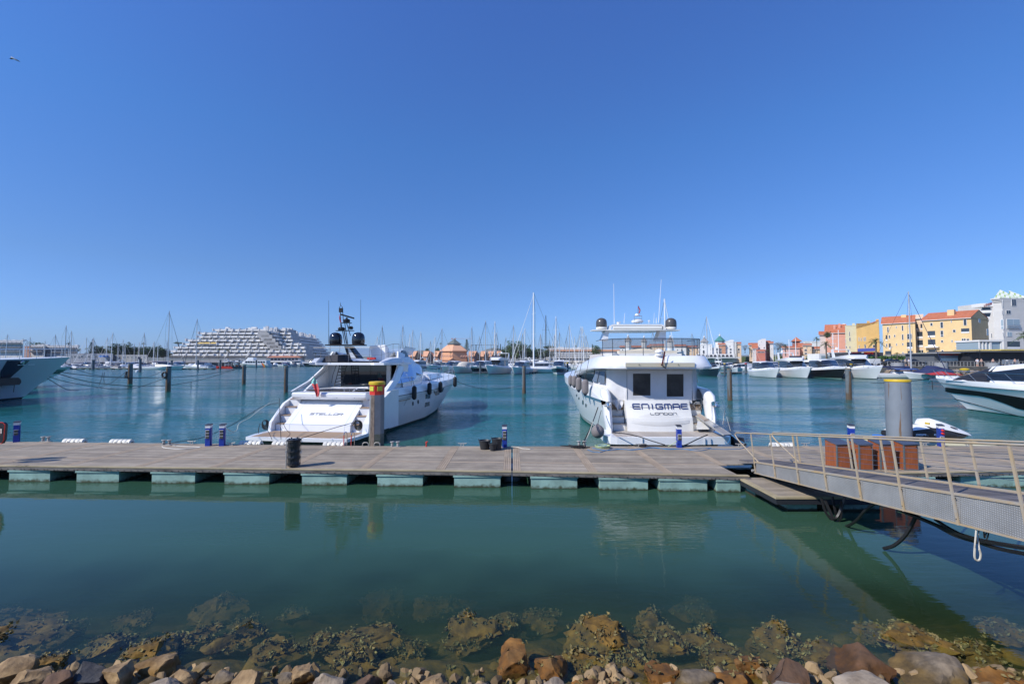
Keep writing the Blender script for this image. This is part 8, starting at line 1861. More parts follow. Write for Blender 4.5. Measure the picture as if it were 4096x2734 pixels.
# small pink / yellow / red group
def simple(l,pxl,pxr,pyb,pye,Y,wm,roof=None,dz=1.5,wins=(),name='house',dep=9):
    sl=.3 if pxr>2400 else 0
    b=Bld(l,pxr,Y,pxl,None,pyb,pye,fd=(-1,sl),sd=(sl,1),wm=wm,name=name,zb=None); b.Ls=dep; b.foot=[b.C,b.C+b.fd*b.Lf,b.C+b.fd*b.Lf+b.sd*dep,b.C+b.sd*dep]; b.wall()
    if roof=='gable': b.roof_shed(dz)
    elif roof=='flat': b.flat(h=.4)
    for w_ in wins: b.win(*w_)
    return b
G3=lambda x,y:(2780+x/3.915,1280+y/3.915)
def wz(*a): return tuple(v for k in range(0,4,2) for v in G3(a[k],a[k+1]))
simple('pink low house with an orange roof behind two flagpoles',3130,3199,1420,1391,230,pnk,'gable',1.0,[wz(1395,455,1410,475),wz(1440,455,1455,475),wz(1600,455,1612,475),wz(1400,500,1412,520),wz(1600,490,1618,540)])
simple('pale pink gabled house right of the pink one',3196,3213,1420,1388,232,pnk,'gable',2.2)
simple('yellow house with an orange roof and a tall central window',3212,3247,1424,1380,225,yelp,'gable',.9,[wz(1742,400,1758,438),wz(1712,450,1752,488),wz(1714,505,1752,538),wz(1800,450,1812,470)])
simple('yellow lower house with an orange roof right of the taller yellow one',3247,3281,1424,1395,226,yelp,'gable',1.2,[wz(1842,470,1860,490),wz(1900,470,1915,490)])
b=simple('dark red tower house with a pyramid roof',3170,3200,1416,1364,250,rdw,None,0,[wz(1540,350,1555,372)])
a,c_,d_,e_=[p.copy() for p in b.foot]; m=MB(); ap=(a+d_)/2; m.add([b.up(a,b.ze)+Vector((.8,-.8,0)),b.up(c_,b.ze)+Vector((-.8,-.8,0)),b.up(d_,b.ze)+Vector((-.8,.8,0)),b.up(e_,b.ze)+Vector((.8,.8,0)),b.up(ap,b.ze+2.6)],[(0,1,4),(1,2,4),(2,3,4),(3,0,4),(0,3,2,1)]); m.build('roof',roofo,b.r)
simple('low white modern building on the rise behind the palms',3214,3282,1390,1366,330,whi,'flat',wins=[wz(1720,345,1800,352),wz(1830,345,1940,352)])
b=simple('tall white house with a slanted roof line and small square windows',3032,3064,1418,1362,245,whi,None,0,[wz(1035,338,1047,350),wz(1003,383,1015,396),wz(1003,425,1018,450),wz(1070,420,1096,440)])
m=MB(); m.prism([b.up(b.foot[1],b.ze),b.up(b.foot[0],b.ze),b.up(b.foot[0],ZA(1354,245)),b.up(b.foot[0]+b.fd*1.6,ZA(1354,245))],b.sd*6); m.build('parapet',whi,b.r)
simple('white low wing with a red sloping roof left of the tall white house',3011,3032,1418,1393,243,whi,'gable',2.0)
simple('low red fronted house below the tall white one',3025,3061,1424,1400,238,wallmat('coral_render',(.58,.20,.14)),'flat',wins=[wz(975,490,1090,510)])
simple('narrow dark red house right of the tall white one',3064,3082,1420,1370,248,rdw,'gable',1.2,[wz(1120,360,1130,380),wz(1150,400,1160,420)])
simple('narrow white and blue house at the right of the dark red one',3080,3094,1420,1372,246,whi,'gable',1.0,[wz(1195,440,1205,460)])
simple('yellow low house with an orange roof left of the tall white one',2997,3031,1416,1379,255,yelp,'gable',1.2,[wz(862,400,872,415),wz(905,400,915,415)])
Z=[(l,r,t,m_,rf,w_,lab) for l,r,t,m_,rf,w_,lab in ((2794,2849,1378,whi,'flat',[(80,402,90,416),(120,400,138,436),(150,402,156,436),(235,402,245,416),(80,450,90,464),(120,470,152,524),(232,448,242,462)],'white blue tinged house with tall dark windows right of the yacht with blue lettering'),
(2849,2876,1391,whi,'flat',[(325,440,360,476),(328,482,358,526),(275,445,285,460)],'white two storey house with large dark windows'),(2875,2902,1378,brn,'gable',[(385,440,418,480),(385,484,418,524),(400,402,412,416),(440,440,446,450)],'brown orange house with a red roof and grey windows'),
(2902,2935,1366,whi,'flat',[(490,395,502,410),(490,445,502,460),(540,395,552,425),(540,440,574,476),(540,485,572,522)],'tall white house with an angular stepped top'),(2934,2946,1369,grb,'flat',[(618,400,626,420)],'narrow grey green house beside the tall white stepped one'),(2944,2965,1374,yelp,'gable',[(670,440,700,480),(670,490,700,510)],'yellow house at the right of the white terrace'))]
for l,r_,t,m_,rf,w_,lab in Z: 
    b=simple(lab,l,r_,1420,t,258,m_,rf,1.0,[wz(*x) for x in w_])
    if 'stepped' in lab and 'tall white house' in lab: m=MB(); m.prism([b.up(b.foot[0],b.ze),b.up(b.foot[0],ZA(1358,258)),b.up(b.foot[0]+b.fd*1.6,ZA(1358,258)),b.up(b.foot[1],b.ze)],b.sd*5); m.build('parapet',whi,b.r)
m=MB(); r=thing('arcade',(XA(2870,256),256,2.5),'white arcade with round openings under the terrace of houses','arcade')
a=XA(2790,256); bb=XA(2940,256); m.box(a,bb,256.3,258,2.5,ZA(1415,256)); m.build('wall',whi,r)
for k in range(9):
    px=2797+k*16; m=MB(); x=XA(px,256); zt=ZA(1418,256); z0=ZA(1428,256); w_=.8; m.prism([(x-w_,256.25,z0)]+[(x-w_*cos(t),256.25,zt-w_+w_*sin(t)) for t in [PI*i/8 for i in range(9)]]+[(x+w_,256.25,z0)],(0,-.05,0)); m.build('arch_opening',pane,r)
m=MB(); m.box(a,bb,250,256,ZA(1432,252),ZA(1427,252)); m.build('terrace',whi,r)
for px,pt,pb,wd,mt,l in ((2818,1350,1368,34,M('grey_tiled_cone',(.28,.27,.26),.8),'grey conical roof with a white ball, right of the yacht with blue lettering'),(2880,1344,1364,42,M('teal_tiled_cone',(.06,.22,.20),.6),'teal green pyramid roof with a finial over a round drum'),(2513,1345,1364,30,M('grey_tiled_cone',(.28,.27,.26),.8),'grey cone roof with a white ball seen through the left of the flybridge screens'),(2577,1350,1366,26,M('grey_tiled_cone',(.28,.27,.26),.8),'grey cone roof with a white ball seen at the middle of the flybridge screens'),(2682,1348,1366,30,M('grey_tiled_cone',(.28,.27,.26),.8),'grey cone roof with a white ball at the right of the arch leg')):
    Y=285; x=XA(px,Y); rr=wd/2/FPX*Y; r=thing('round_tower',(x,Y,2.5),l,'tower','towers with conical roofs'); m=MB(); m.cyl((x,Y,2),(x,Y,ZA(pb,Y)),rr*.85,n=8); m.build('drum',whi,r); m=MB(); m.lathe([(rr*1.1,ZA(pb,Y)),(rr*.15,ZA(pt,Y)),(0,ZA(pt,Y))],(x,Y,0),8); m.build('roof',mt,r); m=MB(); m.lathe([(0,0),(.5,.2),(.6,.6),(.4,1.0),(0,1.15)],(x,Y,ZA(pt,Y)),10); m.cyl((x,Y,ZA(pt,Y)+1),(x,Y,ZA(pt,Y)+2.4),.08,n=5); m.build('finial',whi,r,smooth=True)
for l,r_,t,m_,lab in ((2600,2660,1382,yelp,'yellow house behind the flybridge of the yacht with blue lettering'),(2700,2745,1384,whi,'white house seen through the right flybridge rail'),(2745,2795,1388,yelp,'pale yellow house left of the white blue tinged one'),(2480,2600,1388,whi,'long white house behind the canvas covered flybridge')):
    simple(lab,l,r_,1424,t,290,m_,'gable',1.2,[(l+8,1396,l+12,1402),(l+24,1396,l+28,1402),(l+8,1408,l+12,1414)])
# grey beige block at the right edge
b=Bld('grey beige corner building with green and white zigzag pyramid roofs at the right edge',4017,128,3981,None,1398,1194,fd=(-.35,.94),sd=(1,.12),wm=grb,name='apartment_building'); b.Ls=22; b.foot=[b.C,b.C+b.fd*b.Lf,b.C+b.fd*b.Lf+b.sd*22,b.C+b.sd*22]; b.wall()
m=MB(); g=[p for p in b.foot]; cc=sum(g,Vector())/4
for k,(e,z0,z1) in enumerate(((.25,-.9,-.5),(.5,-.5,-.1),(.8,-.1,.25))):
    q=[p+(p-cc).normalized()*e for p in g]; m.hexa([b.up(p,b.ze+z0) for p in q],[b.up(p,b.ze+z1) for p in q])
co_=m.build('cornice',grb,b.r)
def zig(nt,bs,mp,src):
    N=nt.nodes; Lk=nt.links; g=N.new('ShaderNodeNewGeometry'); s=N.new('ShaderNodeSeparateXYZ'); Lk.new(g.outputs['Position'],s.inputs[0])
    def mt(op,*a):
        n=N.new('ShaderNodeMath'); n.operation=op
        for i,x in enumerate(a):
            if isinstance(x,(int,float)): n.inputs[i].default_value=x
            else: Lk.new(x,n.inputs[i])
        return n.outputs[0]
    z=mt('ADD',s.outputs['Z'],mt('MULTIPLY',mt('PINGPONG',mt('ADD',s.outputs['X'],mt('MULTIPLY',s.outputs['Y'],.4)),1.1),.55)); st_=mt('GREATER_THAN',mt('FRACT',mt('MULTIPLY',z,1.5)),.62)
    mx=N.new('ShaderNodeMix'); mx.data_type='RGBA'; Lk.new(st_,mx.inputs['Factor']); mx.inputs[6].default_value=(.75,.76,.72,1); mx.inputs[7].default_value=(.34,.48,.14,1); Lk.new(mx.outputs[2],bs.inputs['Base Color'])
zigm=M('zigzag_green_white_tiles',(.7,.7,.7),.5,fn=zig)
for px0,px1,pxa,pya,l in ((3984,4080,4038,1157,0),(4048,4125,4072,1160,1)):
    Y=131; z0=b.ze+.26; m=MB(); x0,x1,xa=XA(px0,Y),XA(px1,Y),XA(pxa,Y); m.add([(XA(px0+l*9,Y-2),Y-2,z0+.002*l),(XA(px1,Y-2.6),Y-2.6,z0+.002*l),(XA(px1,Y+6),Y+6,z0),(XA(px0+4,Y+6),Y+6,z0),(xa,Y+1.8,ZA(pya,Y+1.8))],[(0,1,4),(1,2,4),(2,3,4),(3,0,4)]); m.build('roof',zigm,b.r)
w8(b,[(2210,250,2258,322,'w','s'),(2152,366,2200,406,'w','s'),(2160,458,2298,558,'p','s'),(2162,592,2214,640,'p','s'),(2168,692,2300,772,'o','s'),(2108,258,2124,332),(2110,366,2126,414),(2102,462,2134,564,'p'),(2120,594,2136,642)])
m=MB(); p=[ONP(3200+x/2.614,1100+y/2.614,b.C+b.sd*0,b.ns) for x,y in ((2162,558),(2298,558),(2298,520),(2162,520))]; m.prism([q+b.ns*.3 for q in p],b.ns*.04); m.build('glass_balustrade',clear,b.r)
bl=Bld('lower left wing of the grey beige corner building with tall slit windows',3983,134,3958,None,1398,1288,fd=(-.35,.94),sd=(.94,.35),wm=grb,name='apartment_building'); bl.Ls=6; bl.foot=[bl.C,bl.C+bl.fd*bl.Lf,bl.C+bl.fd*bl.Lf+bl.sd*6,bl.C+bl.sd*6]; bl.wall()
m=MB(); q=bl.foot; m.prism([bl.up(q[1],bl.ze),bl.up(q[0],bl.ze),bl.up(q[0],ZA(1212,134))],bl.sd*5); m.build('sloping_parapet',grb,bl.r)
w8(bl,[(2024,384,2040,432),(2030,494,2044,542),(1998,606,2014,656)])
# hotel behind with balconies and sign
r=thing('hotel',(XA(3950,200),200,6),'white hotel tower with stacked balconies and red roof lettering behind the grey beige building','hotel')
m=MB(); x0,x1=XA(3943,204),XA(4050,204); m.box(x0,x1,204,216,2,ZA(1212,204)); m.build('wall',grb,r)
for k,(t,bt) in enumerate(((1209,1224),(1237,1248),(1263,1275),(1287,1297),(1310,1320))):
    m=MB(); xa,xb=XA(3930,200),XA(3990,200); zt,zb=ZA(t+4,200),ZA(bt+3,200); m.prism([(xa,200,zb),(xb,197,zb),(xb,204,zb),(xa,204,zb)],(0,0,zt-zb)); m.build('balcony',whi,r)
    if k<4:
        m=MB(); m.box(XA(3946,203),XA(3975,203),203.6,203.99,ZA(bt+18,203),ZA(bt+5,203)); m.build('window',pane,r)
m=MB(); letters(m,'LUNA HOTEL'.replace('H','N')[:0]+'LINE',(XA(3944,199.2),199.2,ZA(1226,199.2)),(1,-.05,.25),(0,0,1),.9,.45,.16,.14,0,.05); letters(m,'VERBE',(XA(3955,198.6),198.6,ZA(1222,198.6)),(1,-.05,.25),(0,0,1),.9,.5,.16,.16,0,.05); m.build('roof_lettering',M('dark_red_letters',(.25,.03,.04),.5),r)
# glass penthouse / terrace
r=thing('glass_pavilion',(XA(3960,118),118,5),'white framed glass terrace pavilion before the grey beige building','pavilion')
x0,x1=XA(3916,118),XA(4005,118); z0,z1=ZA(1397,118),ZA(1366,118); m=MB(); m.box(x0,x1,118,124,z0,z1); m.build('glazing',panel_,r)
m=MB(); m.box(x0-.2,x1+.3,117.6,124.2,z1+.01,z1+.45)
for px in (3916,3929,3943,3958,3962,4003): x=XA(px,118); m.box(x-.12,x+.12,117.75,117.98,z0,z1)
m.build('frame',whi,r)
# ground floor restaurants
r=thing('restaurant',(XA(3830,108),108,2.5),'glass fronted dark restaurant with red sign letters on the quay','restaurant'); Y=108
m=MB(); m.box(XA(3752,Y),XA(3912,Y),Y+1,Y+9,2.5,ZA(1412,Y)); m.build('wall',M('dark_slate_wall',(.10,.11,.12),.7),r)
m=MB(); m.box(XA(3740,Y),XA(3915,Y),Y-.6,Y+9,ZA(1413,Y),ZA(1410,Y)); m.build('roof',M('grey_roof_edge',(.36,.36,.35),.7),r)
for k in range(9):
    px=3773+k*12.2; m=MB(); m.box(XA(px,Y),XA(px+11.2,Y),Y+.85,Y+.95,ZA(1443,Y),ZA(1431,Y)); m.build('blind',M('pale_blind',(.50,.62,.62),.4),r)
    m=MB(); m.box(XA(px,Y),XA(px+11.2,Y),Y+.85,Y+.95,ZA(1430,Y),ZA(1421,Y)); m.build('window',M('grey_blue_pane',(.16,.21,.26),.15),r)
m=MB(); letters(m,'RESTAURANTE CAFE'.replace('X',''),(XA(3776,Y),Y+.8,ZA(1419.5,Y)),(1,0,0),(0,0,1),.32,.20,.07,.06,0,.05); m.build('sign_lettering',redp,r)
r=thing('restaurant',(XA(4010,104),104,2.5),'dark open restaurant under a yellow fascia at the right edge','restaurant'); Y=104
m=MB(); m.box(XA(3915,Y),XA(4180,Y),Y+2,Y+12,2.5,ZA(1408,Y)); m.build('wall',M('near_black_interior',(.02,.022,.028),.6),r)
m=MB(); m.box(XA(3898,Y),XA(4180,Y),Y-.3,Y+12,ZA(1407.5,Y),ZA(1402,Y)); m.build('canopy',M('dark_canopy',(.09,.09,.09),.7),r)
m=MB(); m.box(XA(3998,Y),XA(4180,Y),Y-.4,Y+11,ZA(1401.5,Y),ZA(1396,Y)); m.build('yellow_fascia',M('yellow_fascia',(.62,.47,.12),.7,var=.3),r)
for px in (3990,4010,4030,4050,4066):
    m=MB(); m.box(XA(px,Y)-.05,XA(px,Y)+.05,Y-.35,Y-.25,2.5,ZA(1436,Y)); m.build('post',galv,r)
m=MB(); m.box(XA(4000,Y),XA(4064,Y),Y-.35,Y-.3,ZA(1455,Y),ZA(1438,Y)); m.build('glass_screen',clear,r)
m=MB(); m.box(XA(4014,Y),XA(4023,Y),Y-.45,Y-.38,ZA(1443,Y),ZA(1438,Y)); m.build('menu_board',whi,r)
r=thing('shop_front',(XA(3470,140),140,3),'dark shop fronts with red lettering below the blue band','shop'); Y=140
m=MB(); m.box(XA(3392,Y),XA(3532,Y),Y,Y+8,2.5,ZA(1409,Y)); m.build('wall',M('dark_shop',(.05,.05,.055),.5),r)
for a_,b_,mt in ((3395,3505,M('shop_black_sign',(.03,.02,.02),.5)),): m=MB(); m.box(XA(a_,Y),XA(b_,Y),Y-.8,Y-.01,ZA(1416,Y),ZA(1407,Y)); m.build('sign_board',mt,r)
m=MB(); m.box(XA(3438,Y),XA(3446,Y),Y-.85,Y-.81,ZA(1415,Y),ZA(1408,Y)); m.build('sign_emblem',whi,r)
m=MB(); letters(m,'BAR',(XA(3400,Y),Y-.81,ZA(1414.5,Y)),(1,0,0),(0,0,1),.4,.5,.12,.2,0,.04); letters(m,'CAFE',(XA(3450,Y),Y-.81,ZA(1414.5,Y)),(1,0,0),(0,0,1),.4,.5,.12,.2,0,.04); m.build('sign_lettering',redp,r)
for px in (3400,3425,3455,3480): m=MB(); m.box(XA(px,Y),XA(px+20,Y),Y-.06,Y-.01,ZA(1436,Y),ZA(1418,Y)); m.build('window',M('grey_blue_pane',(.16,.21,.26),.15),r)
r=thing('white_kiosk',(XA(3300,150),150,3),'white kiosk building with pale shutters before the palms','kiosk'); Y=150
m=MB(); m.box(XA(3276,Y),XA(3330,Y),Y,Y+6,2.5,ZA(1414,Y)); m.build('wall',whi,r); m=MB(); m.box(XA(3330,Y),XA(3375,Y),Y-2,Y+3,ZA(1414,Y),ZA(1409,Y)); m.build('canopy',whi,r)
for px in (3284,3304): m=MB(); m.box(XA(px,Y),XA(px+16,Y),Y-.06,Y-.01,ZA(1438,Y),ZA(1422,Y)); m.build('shutter',panel_,r)
# quay furniture at the right: railing, drums, riprap, cars, people
r=thing('quay_railing',(XA(3800,99),99,2.5),'grey quay railing in front of the restaurants','railing')
def sh(px): # point on the right shoreline
    a,b=Vector((88,102,0)),Vector((150,88,0)); return a+(b-a)*((px-2048)/FPX*a.y-a.x)/((b.x-a.x)-(px-2048)/FPX*(b.y-a.y))
m=MB(); pts=[sh(px)+Vector((0,.8,0)) for px in range(3560,4200,14)]; pts=[Vector((p.x,p.y,2.5)) for p in pts]; rail(m,pts,1.05,.045,1,True); m.build('rail',galv,r)
for px,l in ((3588,'round grey concrete drum left of the dark cars'),(3762,'round grey concrete drum left of the glass restaurant'),(3968,'round grey planter drum right of the glass restaurant')):
    p=sh(px)+Vector((0,.0,0)); m=MB(); m.cyl((p.x,p.y,1.2),(p.x,p.y,3.3),1.15,n=20); tag(m.build('concrete_drum',M('grey_concrete',(.30,.31,.32),.8,var=.1),off=(p.x,p.y,1.2),smooth=True),l,'drum','round grey drums on the quay')
rv=random.Random(4)
rm_=MB()
for px in range(3530,4200,5):
    for k in range(4):
        p=sh(px); vs_,fs=rockmesh(rv.uniform(.35,.8),rv.uniform(.35,.8),rv.uniform(.3,.55),rv.randrange(9999),1,.5); rm_.add([v+Vector((p.x+rv.uniform(-.6,.6),p.y-rv.uniform(.2,2.6),.2+rv.uniform(0,1.6)*(1-.3*k))) for v in vs_],fs)
tag(rm_.build('riprap',M('brown_riprap',(.24,.19,.14),.95,island=.4)),'heaped brown stones below the right quay',None,None,'stuff')
def car(): 
    r=proto('parked_car'); m=MB(); W=ID
    cabmb(m,W,[(0,[(.85,.35),(.88,.7),(.8,.85),(0,.9)]),(1.0,[(.88,.3),(.9,.75),(.82,.95),(0,1.0)]),(3.4,[(.88,.3),(.9,.75),(.82,.92),(0,.98)]),(4.4,[(.8,.35),(.82,.6),(.7,.68),(0,.72)])]); m.build('body',blackp,r,smooth=True,ang=40)
    m=MB(); cabmb(m,W,[(.4,[(.8,.9),(.6,1.0),(0,1.02)]),(1.0,[(.8,.92),(.65,1.42),(0,1.48)]),(2.3,[(.8,.92),(.65,1.42),(0,1.48)]),(3.2,[(.78,.9),(.6,.98),(0,1.0)])]); m.build('cabin',glass,r,smooth=True)
    for x in (-.8,.8):
        for y in (.8,3.5): m=MB(); m.cyl((x-.1,y,.32),(x+.1,y,.32),.32,n=14); w_=m.build('wheel',rubber,r); m=MB(); m.cyl((x-.11,y,.32),(x+.11,y,.32),.18,n=10); m.build('rim',alu,w_)
    return r
CR=car()
for px,l,hd in ((3606,'black car parked left of the mast on the quay road',(1,-.1)),(3682,'dark blue car parked right of the sailing boat mast',(1,-.1)),):
    p=sh(px); place(CR,(p.x,p.y+5,2.52),head(*hd),l,'car','dark cars parked on the quay',(1.1,1.1,1.1))
q=sh(3561); r=thing('white_van',(q.x,q.y+6,2.5),'white van or stall box parked left of the dark cars','van'); m=MB(); m.box(q.x,q.x+2.6,q.y+6,q.y+8,2.8,4.2); m.build('body',whi,r); 
for dx in (.5,2.1): m=MB(); m.cyl((q.x+dx,q.y+5.9,2.8),(q.x+dx,q.y+6.1,2.8),.32,n=12); m.build('wheel',rubber,r)
skin=M('skin',(.55,.33,.24),.6); 
def person(px,l,top_,leg_,Yo=2.2,h=1.74,z=2.5,arm=.25):
    p=sh(px)+Vector((0,Yo,0)); bx,by=p.x,p.y; s=h/1.74
    me=bpy.data.meshes.new('person'); V=[(0,0,.95),(0,0,1.2),(0,0,1.42),(0,0,1.52),(.1,0,.9),(.12,-.02,.5),(.12,.02,.08),(.12,-.12,.04),(-.1,0,.9),(-.12,-.02,.5),(-.12,.02,.08),(-.12,-.12,.04),(.19,0,1.4),(.25,.02,1.12),(.22,-arm,.95),(-.19,0,1.4),(-.25,.02,1.12),(-.22,-arm,.95)]
    Ed=[(0,1),(1,2),(2,3),(0,4),(4,5),(5,6),(6,7),(0,8),(8,9),(9,10),(10,11),(2,12),(12,13),(13,14),(2,15),(15,16),(16,17)]; Rr=[.15,.14,.13,.06,.1,.07,.05,.045,.1,.07,.05,.045,.07,.05,.035,.07,.05,.035]
    mb=MB()
    for a,b in Ed: mb.cyl(Vector(V[a])*s,Vector(V[b])*s,Rr[a]*s,Rr[b]*s,8)
    mb.lathe([(0,-.12),(.07,-.09),(.095,0),(.08,.09),(0,.12)],(0,0,1.62*s),10); mb.v=[(v[0]+bx,v[1]+by,v[2]+z) for v in mb.v]
    o=mb.build('person',skin,off=(bx,by,z),smooth=True); tag(o,l,'person','people standing at the quay railing')
    m=MB(); m.lathe([(.17,.92),(.18,1.1),(.2,1.38),(.1,1.46)],(bx,by,z),12)
    for sg in (-1,1): m.cyl((bx+sg*.18,by,z+1.42*s),(bx+sg*.25,by+.02,z+1.2*s),.085,.075,8)
    m.build('shirt',top_,o,smooth=True) if top_ else None
    m=MB(); 
    for sg in (-1,1): m.cyl((bx+sg*.1,by,z+.96*s),(bx+sg*.12,by-.02,z+.48*s),.12,.09,8)
    m.build('shorts',leg_,o,smooth=True)
    m=MB(); m.lathe([(.1,.0),(.105,.05),(.08,.11),(0,.135)],(bx,by+.01,z+1.63*s),10); m.build('hair',M('dark_hair',(.03,.02,.015),.8),o,smooth=True)
    return o
person(3916,'person in a white top and light shorts leaning at the quay railing',M('white_shirt',(.62,.62,.68),.8),M('light_shorts',(.45,.40,.34),.8),.4)
person(3943,'bare chested person facing the water left of the lamp post',None,M('dark_shorts',(.05,.05,.07),.8),1.0)
person(3963,'person in white beside the lamp post on the quay',M('white_shirt',(.62,.62,.68),.8),M('blue_jeans',(.06,.09,.2),.8),3)
person(3990,'bare shouldered person right of the lamp post',None,M('dark_shorts',(.05,.05,.07),.8),1.0)
person(4079,'sunburnt person behind the rail near the right edge',None,M('dark_shorts',(.05,.05,.07),.8),1.0)
person(3684,'person in a white shirt between the two dark cars',M('white_shirt',(.62,.62,.68),.8),M('light_shorts',(.45,.40,.34),.8),3.2)
person(3673,'person with a white cap beside the one in the white shirt',M('beige_shirt',(.45,.38,.3),.8),M('dark_shorts',(.05,.05,.07),.8),3.4)
for px,pt,l in ((3957,1398,'dark lamp post between the people on the right quay'),(3594,1390,'street lamp in front of the left yellow house')):
    p=sh(px)+Vector((0,2,0)); m=MB(); zt=ZA(pt,p.y); m.cyl((p.x,p.y,2.5),(p.x,p.y,zt),.08,.06,6); r=thing('lamp_post',(p.x,p.y,2.5),l,'lamp post'); m.build('pole',blackm,r); m=MB(); m.lathe([(.3,0),(.25,.15),(.1,.3),(0,.35)],(p.x,p.y,zt),10); m.build('lamp_head',galv,r)
# sailing boat extras: bimini, emblem, red covered boat
m=MB(); c=P(3610,1478,98); m.loft([[c+Vector((x,y,.35*(1-(y/1.6)**2))) for y in (-1.6,-.8,0,.8,1.6)] for x in (-2.6,-1,1.2,2.4)],False,False); tag(m.build('boat_canopy',M('blue_canopy',(.03,.07,.22),.8),off=c),'blue canopy over the cockpit of the white sailing boat','canopy')
place(C_smc,(XA(3800,92),92,0),head(-1,.25),'boat with a dark red cover behind the bow of the right edge yacht','motor boat',gM,1.25)
c=P(3765,1492,91); m=MB(); m.loft([[c+Vector((x,y,.7*(1-(y/1.2)**2)*(1-abs(x)/4.2)-.3)) for y in (-1.2,-.6,0,.6,1.2)] for x in (-3.2,-1.5,0,1.5,3.2)],False,False); tag(m.build('red_boat_cover',redc,off=c),'bright red cloth cover over a boat near the bow of the right edge yacht','boat cover')
c=P(3858,1477,95); m=MB(); m.lathe([(0,-.25),(.75,-.2),(.85,.05),(.5,.25),(0,.3)],c,14); tag(m.build('yellow_buoy',yellowp,off=c,smooth=True),'yellow buoy on the stones below the glass restaurant','buoy')
# ================================================================ STEPPED WHITE APARTMENTS
r=thing('stepped_apartments',(XA(950,345),345,2.5),'large white stepped apartment complex with rows of balcony terraces at the left','apartment building')
lv=[(1427,1415,660,1226),(1413,1400,676,1222),(1398,1386,697,1218),(1384,1372,731,1205),(1370,1357,742,1170),(1355,1343,786,1165),(1341,1329,792,1160),(1327,1316,850,1150)]
ywm=M('yellow_awning',(.72,.50,.14),.8)
for k,(pb,pt,l,rt) in enumerate(lv):
    Y=340+k*2.6; x0,x1=XA(l,Y),XA(rt,Y); z0=ZA(pb,Y)-.3; z1=ZA(pt,Y)
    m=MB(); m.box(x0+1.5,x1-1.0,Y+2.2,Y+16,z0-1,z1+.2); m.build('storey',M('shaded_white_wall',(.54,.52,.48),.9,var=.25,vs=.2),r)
    m=MB(); x=x0
    while x<x1:
        j=rv.uniform(-.3,.25); yo=rv.choice((0,0,.5,1.0)); m.box(x,min(x1,x+5.2),Y-.25+yo,Y+yo,z1-1.25,z1-.15+j)
        m.box(x-.25,x+.25,Y-.55,Y+2.1,z1-1.35,z1+.2+rv.uniform(0,.7)); x+=5.2
    m.box(x0,x1,Y+.01,Y+2.3,z1-1.5,z1-1.27); m.build('balcony_parapet',whi,r)
    if k>0:
        x=x0+2.2
        while x<x1-2.5:
            w_=rv.uniform(1.6,3.2); m=MB()
            if rv.random()<.8: m.box(x,x+w_,Y+2.0,Y+2.18,z1-3.9+1.35,z1-1.55+.02); m.build('window',rv.choice((M('apartment_pane',(.16,.16,.17),.4),M('apartment_pane_pale',(.34,.33,.31),.4),M('apartment_awning_grey',(.27,.24,.20),.8))),r)
            x+=5.2
    if k in (0,1,4,5):
        m=MB()
        for q in range(6):
            xs=x0+(x1-x0)*(.12+.15*q); m.prism([(xs,Y-.6,z1-2.9),(xs+.4,Y-.6,z1-2.9),(xs+3.6,Y-.6,z1+.2),(xs+3.2,Y-.6,z1+.2)],(0,.5,0))
        m.build('diagonal_stair_wall',whi,r)
m=MB(); Y=347; m.prism([(XA(789,Y),Y,ZA(1374,Y)),(XA(862,Y),Y,ZA(1374,Y)),(XA(862,Y),Y+2,ZA(1370,Y)),(XA(789,Y),Y+2,ZA(1370,Y))],(0,0,.3)); m.build('awning',ywm,r)
m=MB()
for a_,b_,t,bt,Y in ((850,990,1333,1345,362),(905,1040,1325,1334,366),(990,1072,1330,1350,364)): m.box(XA(a_,Y),XA(b_,Y),Y,Y+8,ZA(bt,Y),ZA(t,Y))
m.build('cream_penthouse',M('cream_render',(.60,.55,.36),.9),r)
for k in range(34):
    m=MB(); px=rv.choice((905,925,960,1000,1015,1060,1080,1100,1120,1140,1155))+rv.uniform(-8,8); Y=362+rv.uniform(0,8); w_=rv.uniform(.8,2.2); t=rv.uniform(1310,1322); m.box(XA(px,Y)-w_,XA(px,Y)+w_,Y,Y+2,ZA(1340,Y),ZA(t,Y)+.02*k); m.build('chimney_block',whi,r)
# receding right wing
A=Vector((XA(1160,345),345,0)); Bv=Vector((XA(1330,470),470,0)); d=(Bv-A).normalized(); n=Vector((d.y,-d.x,0)); n=n if n.dot(-A)>0 else -n; LW=(Bv-A).length
for k in range(7):
    pt=1411-k*14.3+ (6 if k else 0)*0; z1=ZA(pt,345); off_=n*(-2.2*k)
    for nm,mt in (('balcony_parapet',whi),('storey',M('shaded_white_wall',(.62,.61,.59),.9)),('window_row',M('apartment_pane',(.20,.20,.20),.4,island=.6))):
        m=MB()
        if nm=='balcony_parapet':
            m.obox(A+off_+d*LW/2+Vector((0,0,z1-.7)),d*LW/2,n*.12,(0,0,.55)); s_=2
            while s_<LW: m.obox(A+off_+d*s_+Vector((0,0,z1-.4))-n*.9,d*.25,n*1.1,(0,0,.9)); s_+=6
        elif nm=='storey': m.obox(A+off_+d*LW/2-n*6+Vector((0,0,z1-2.2)),d*LW/2,n*4,(0,0,2.3))
        else:
            s_=3
            while s_<LW-4: m.obox(A+off_+d*s_-n*1.95+Vector((0,0,z1-2.0)),d*1.9,n*.06,(0,0,.9)); s_+=6
        tag(m.build(nm,mt,r),kind='stuff' if nm[0]=='w' else None)
for k in range(26): 
    m=MB(); f=k/26; c=A+d*LW*f-n*(16+rv.uniform(-1,1)); m.obox(Vector((c.x,c.y,ZA(1318,345)+rv.uniform(-.8,1.0))),d*rv.uniform(.6,1.6),n*1,(0,0,1.8)); m.build('chimney_block',whi,r)
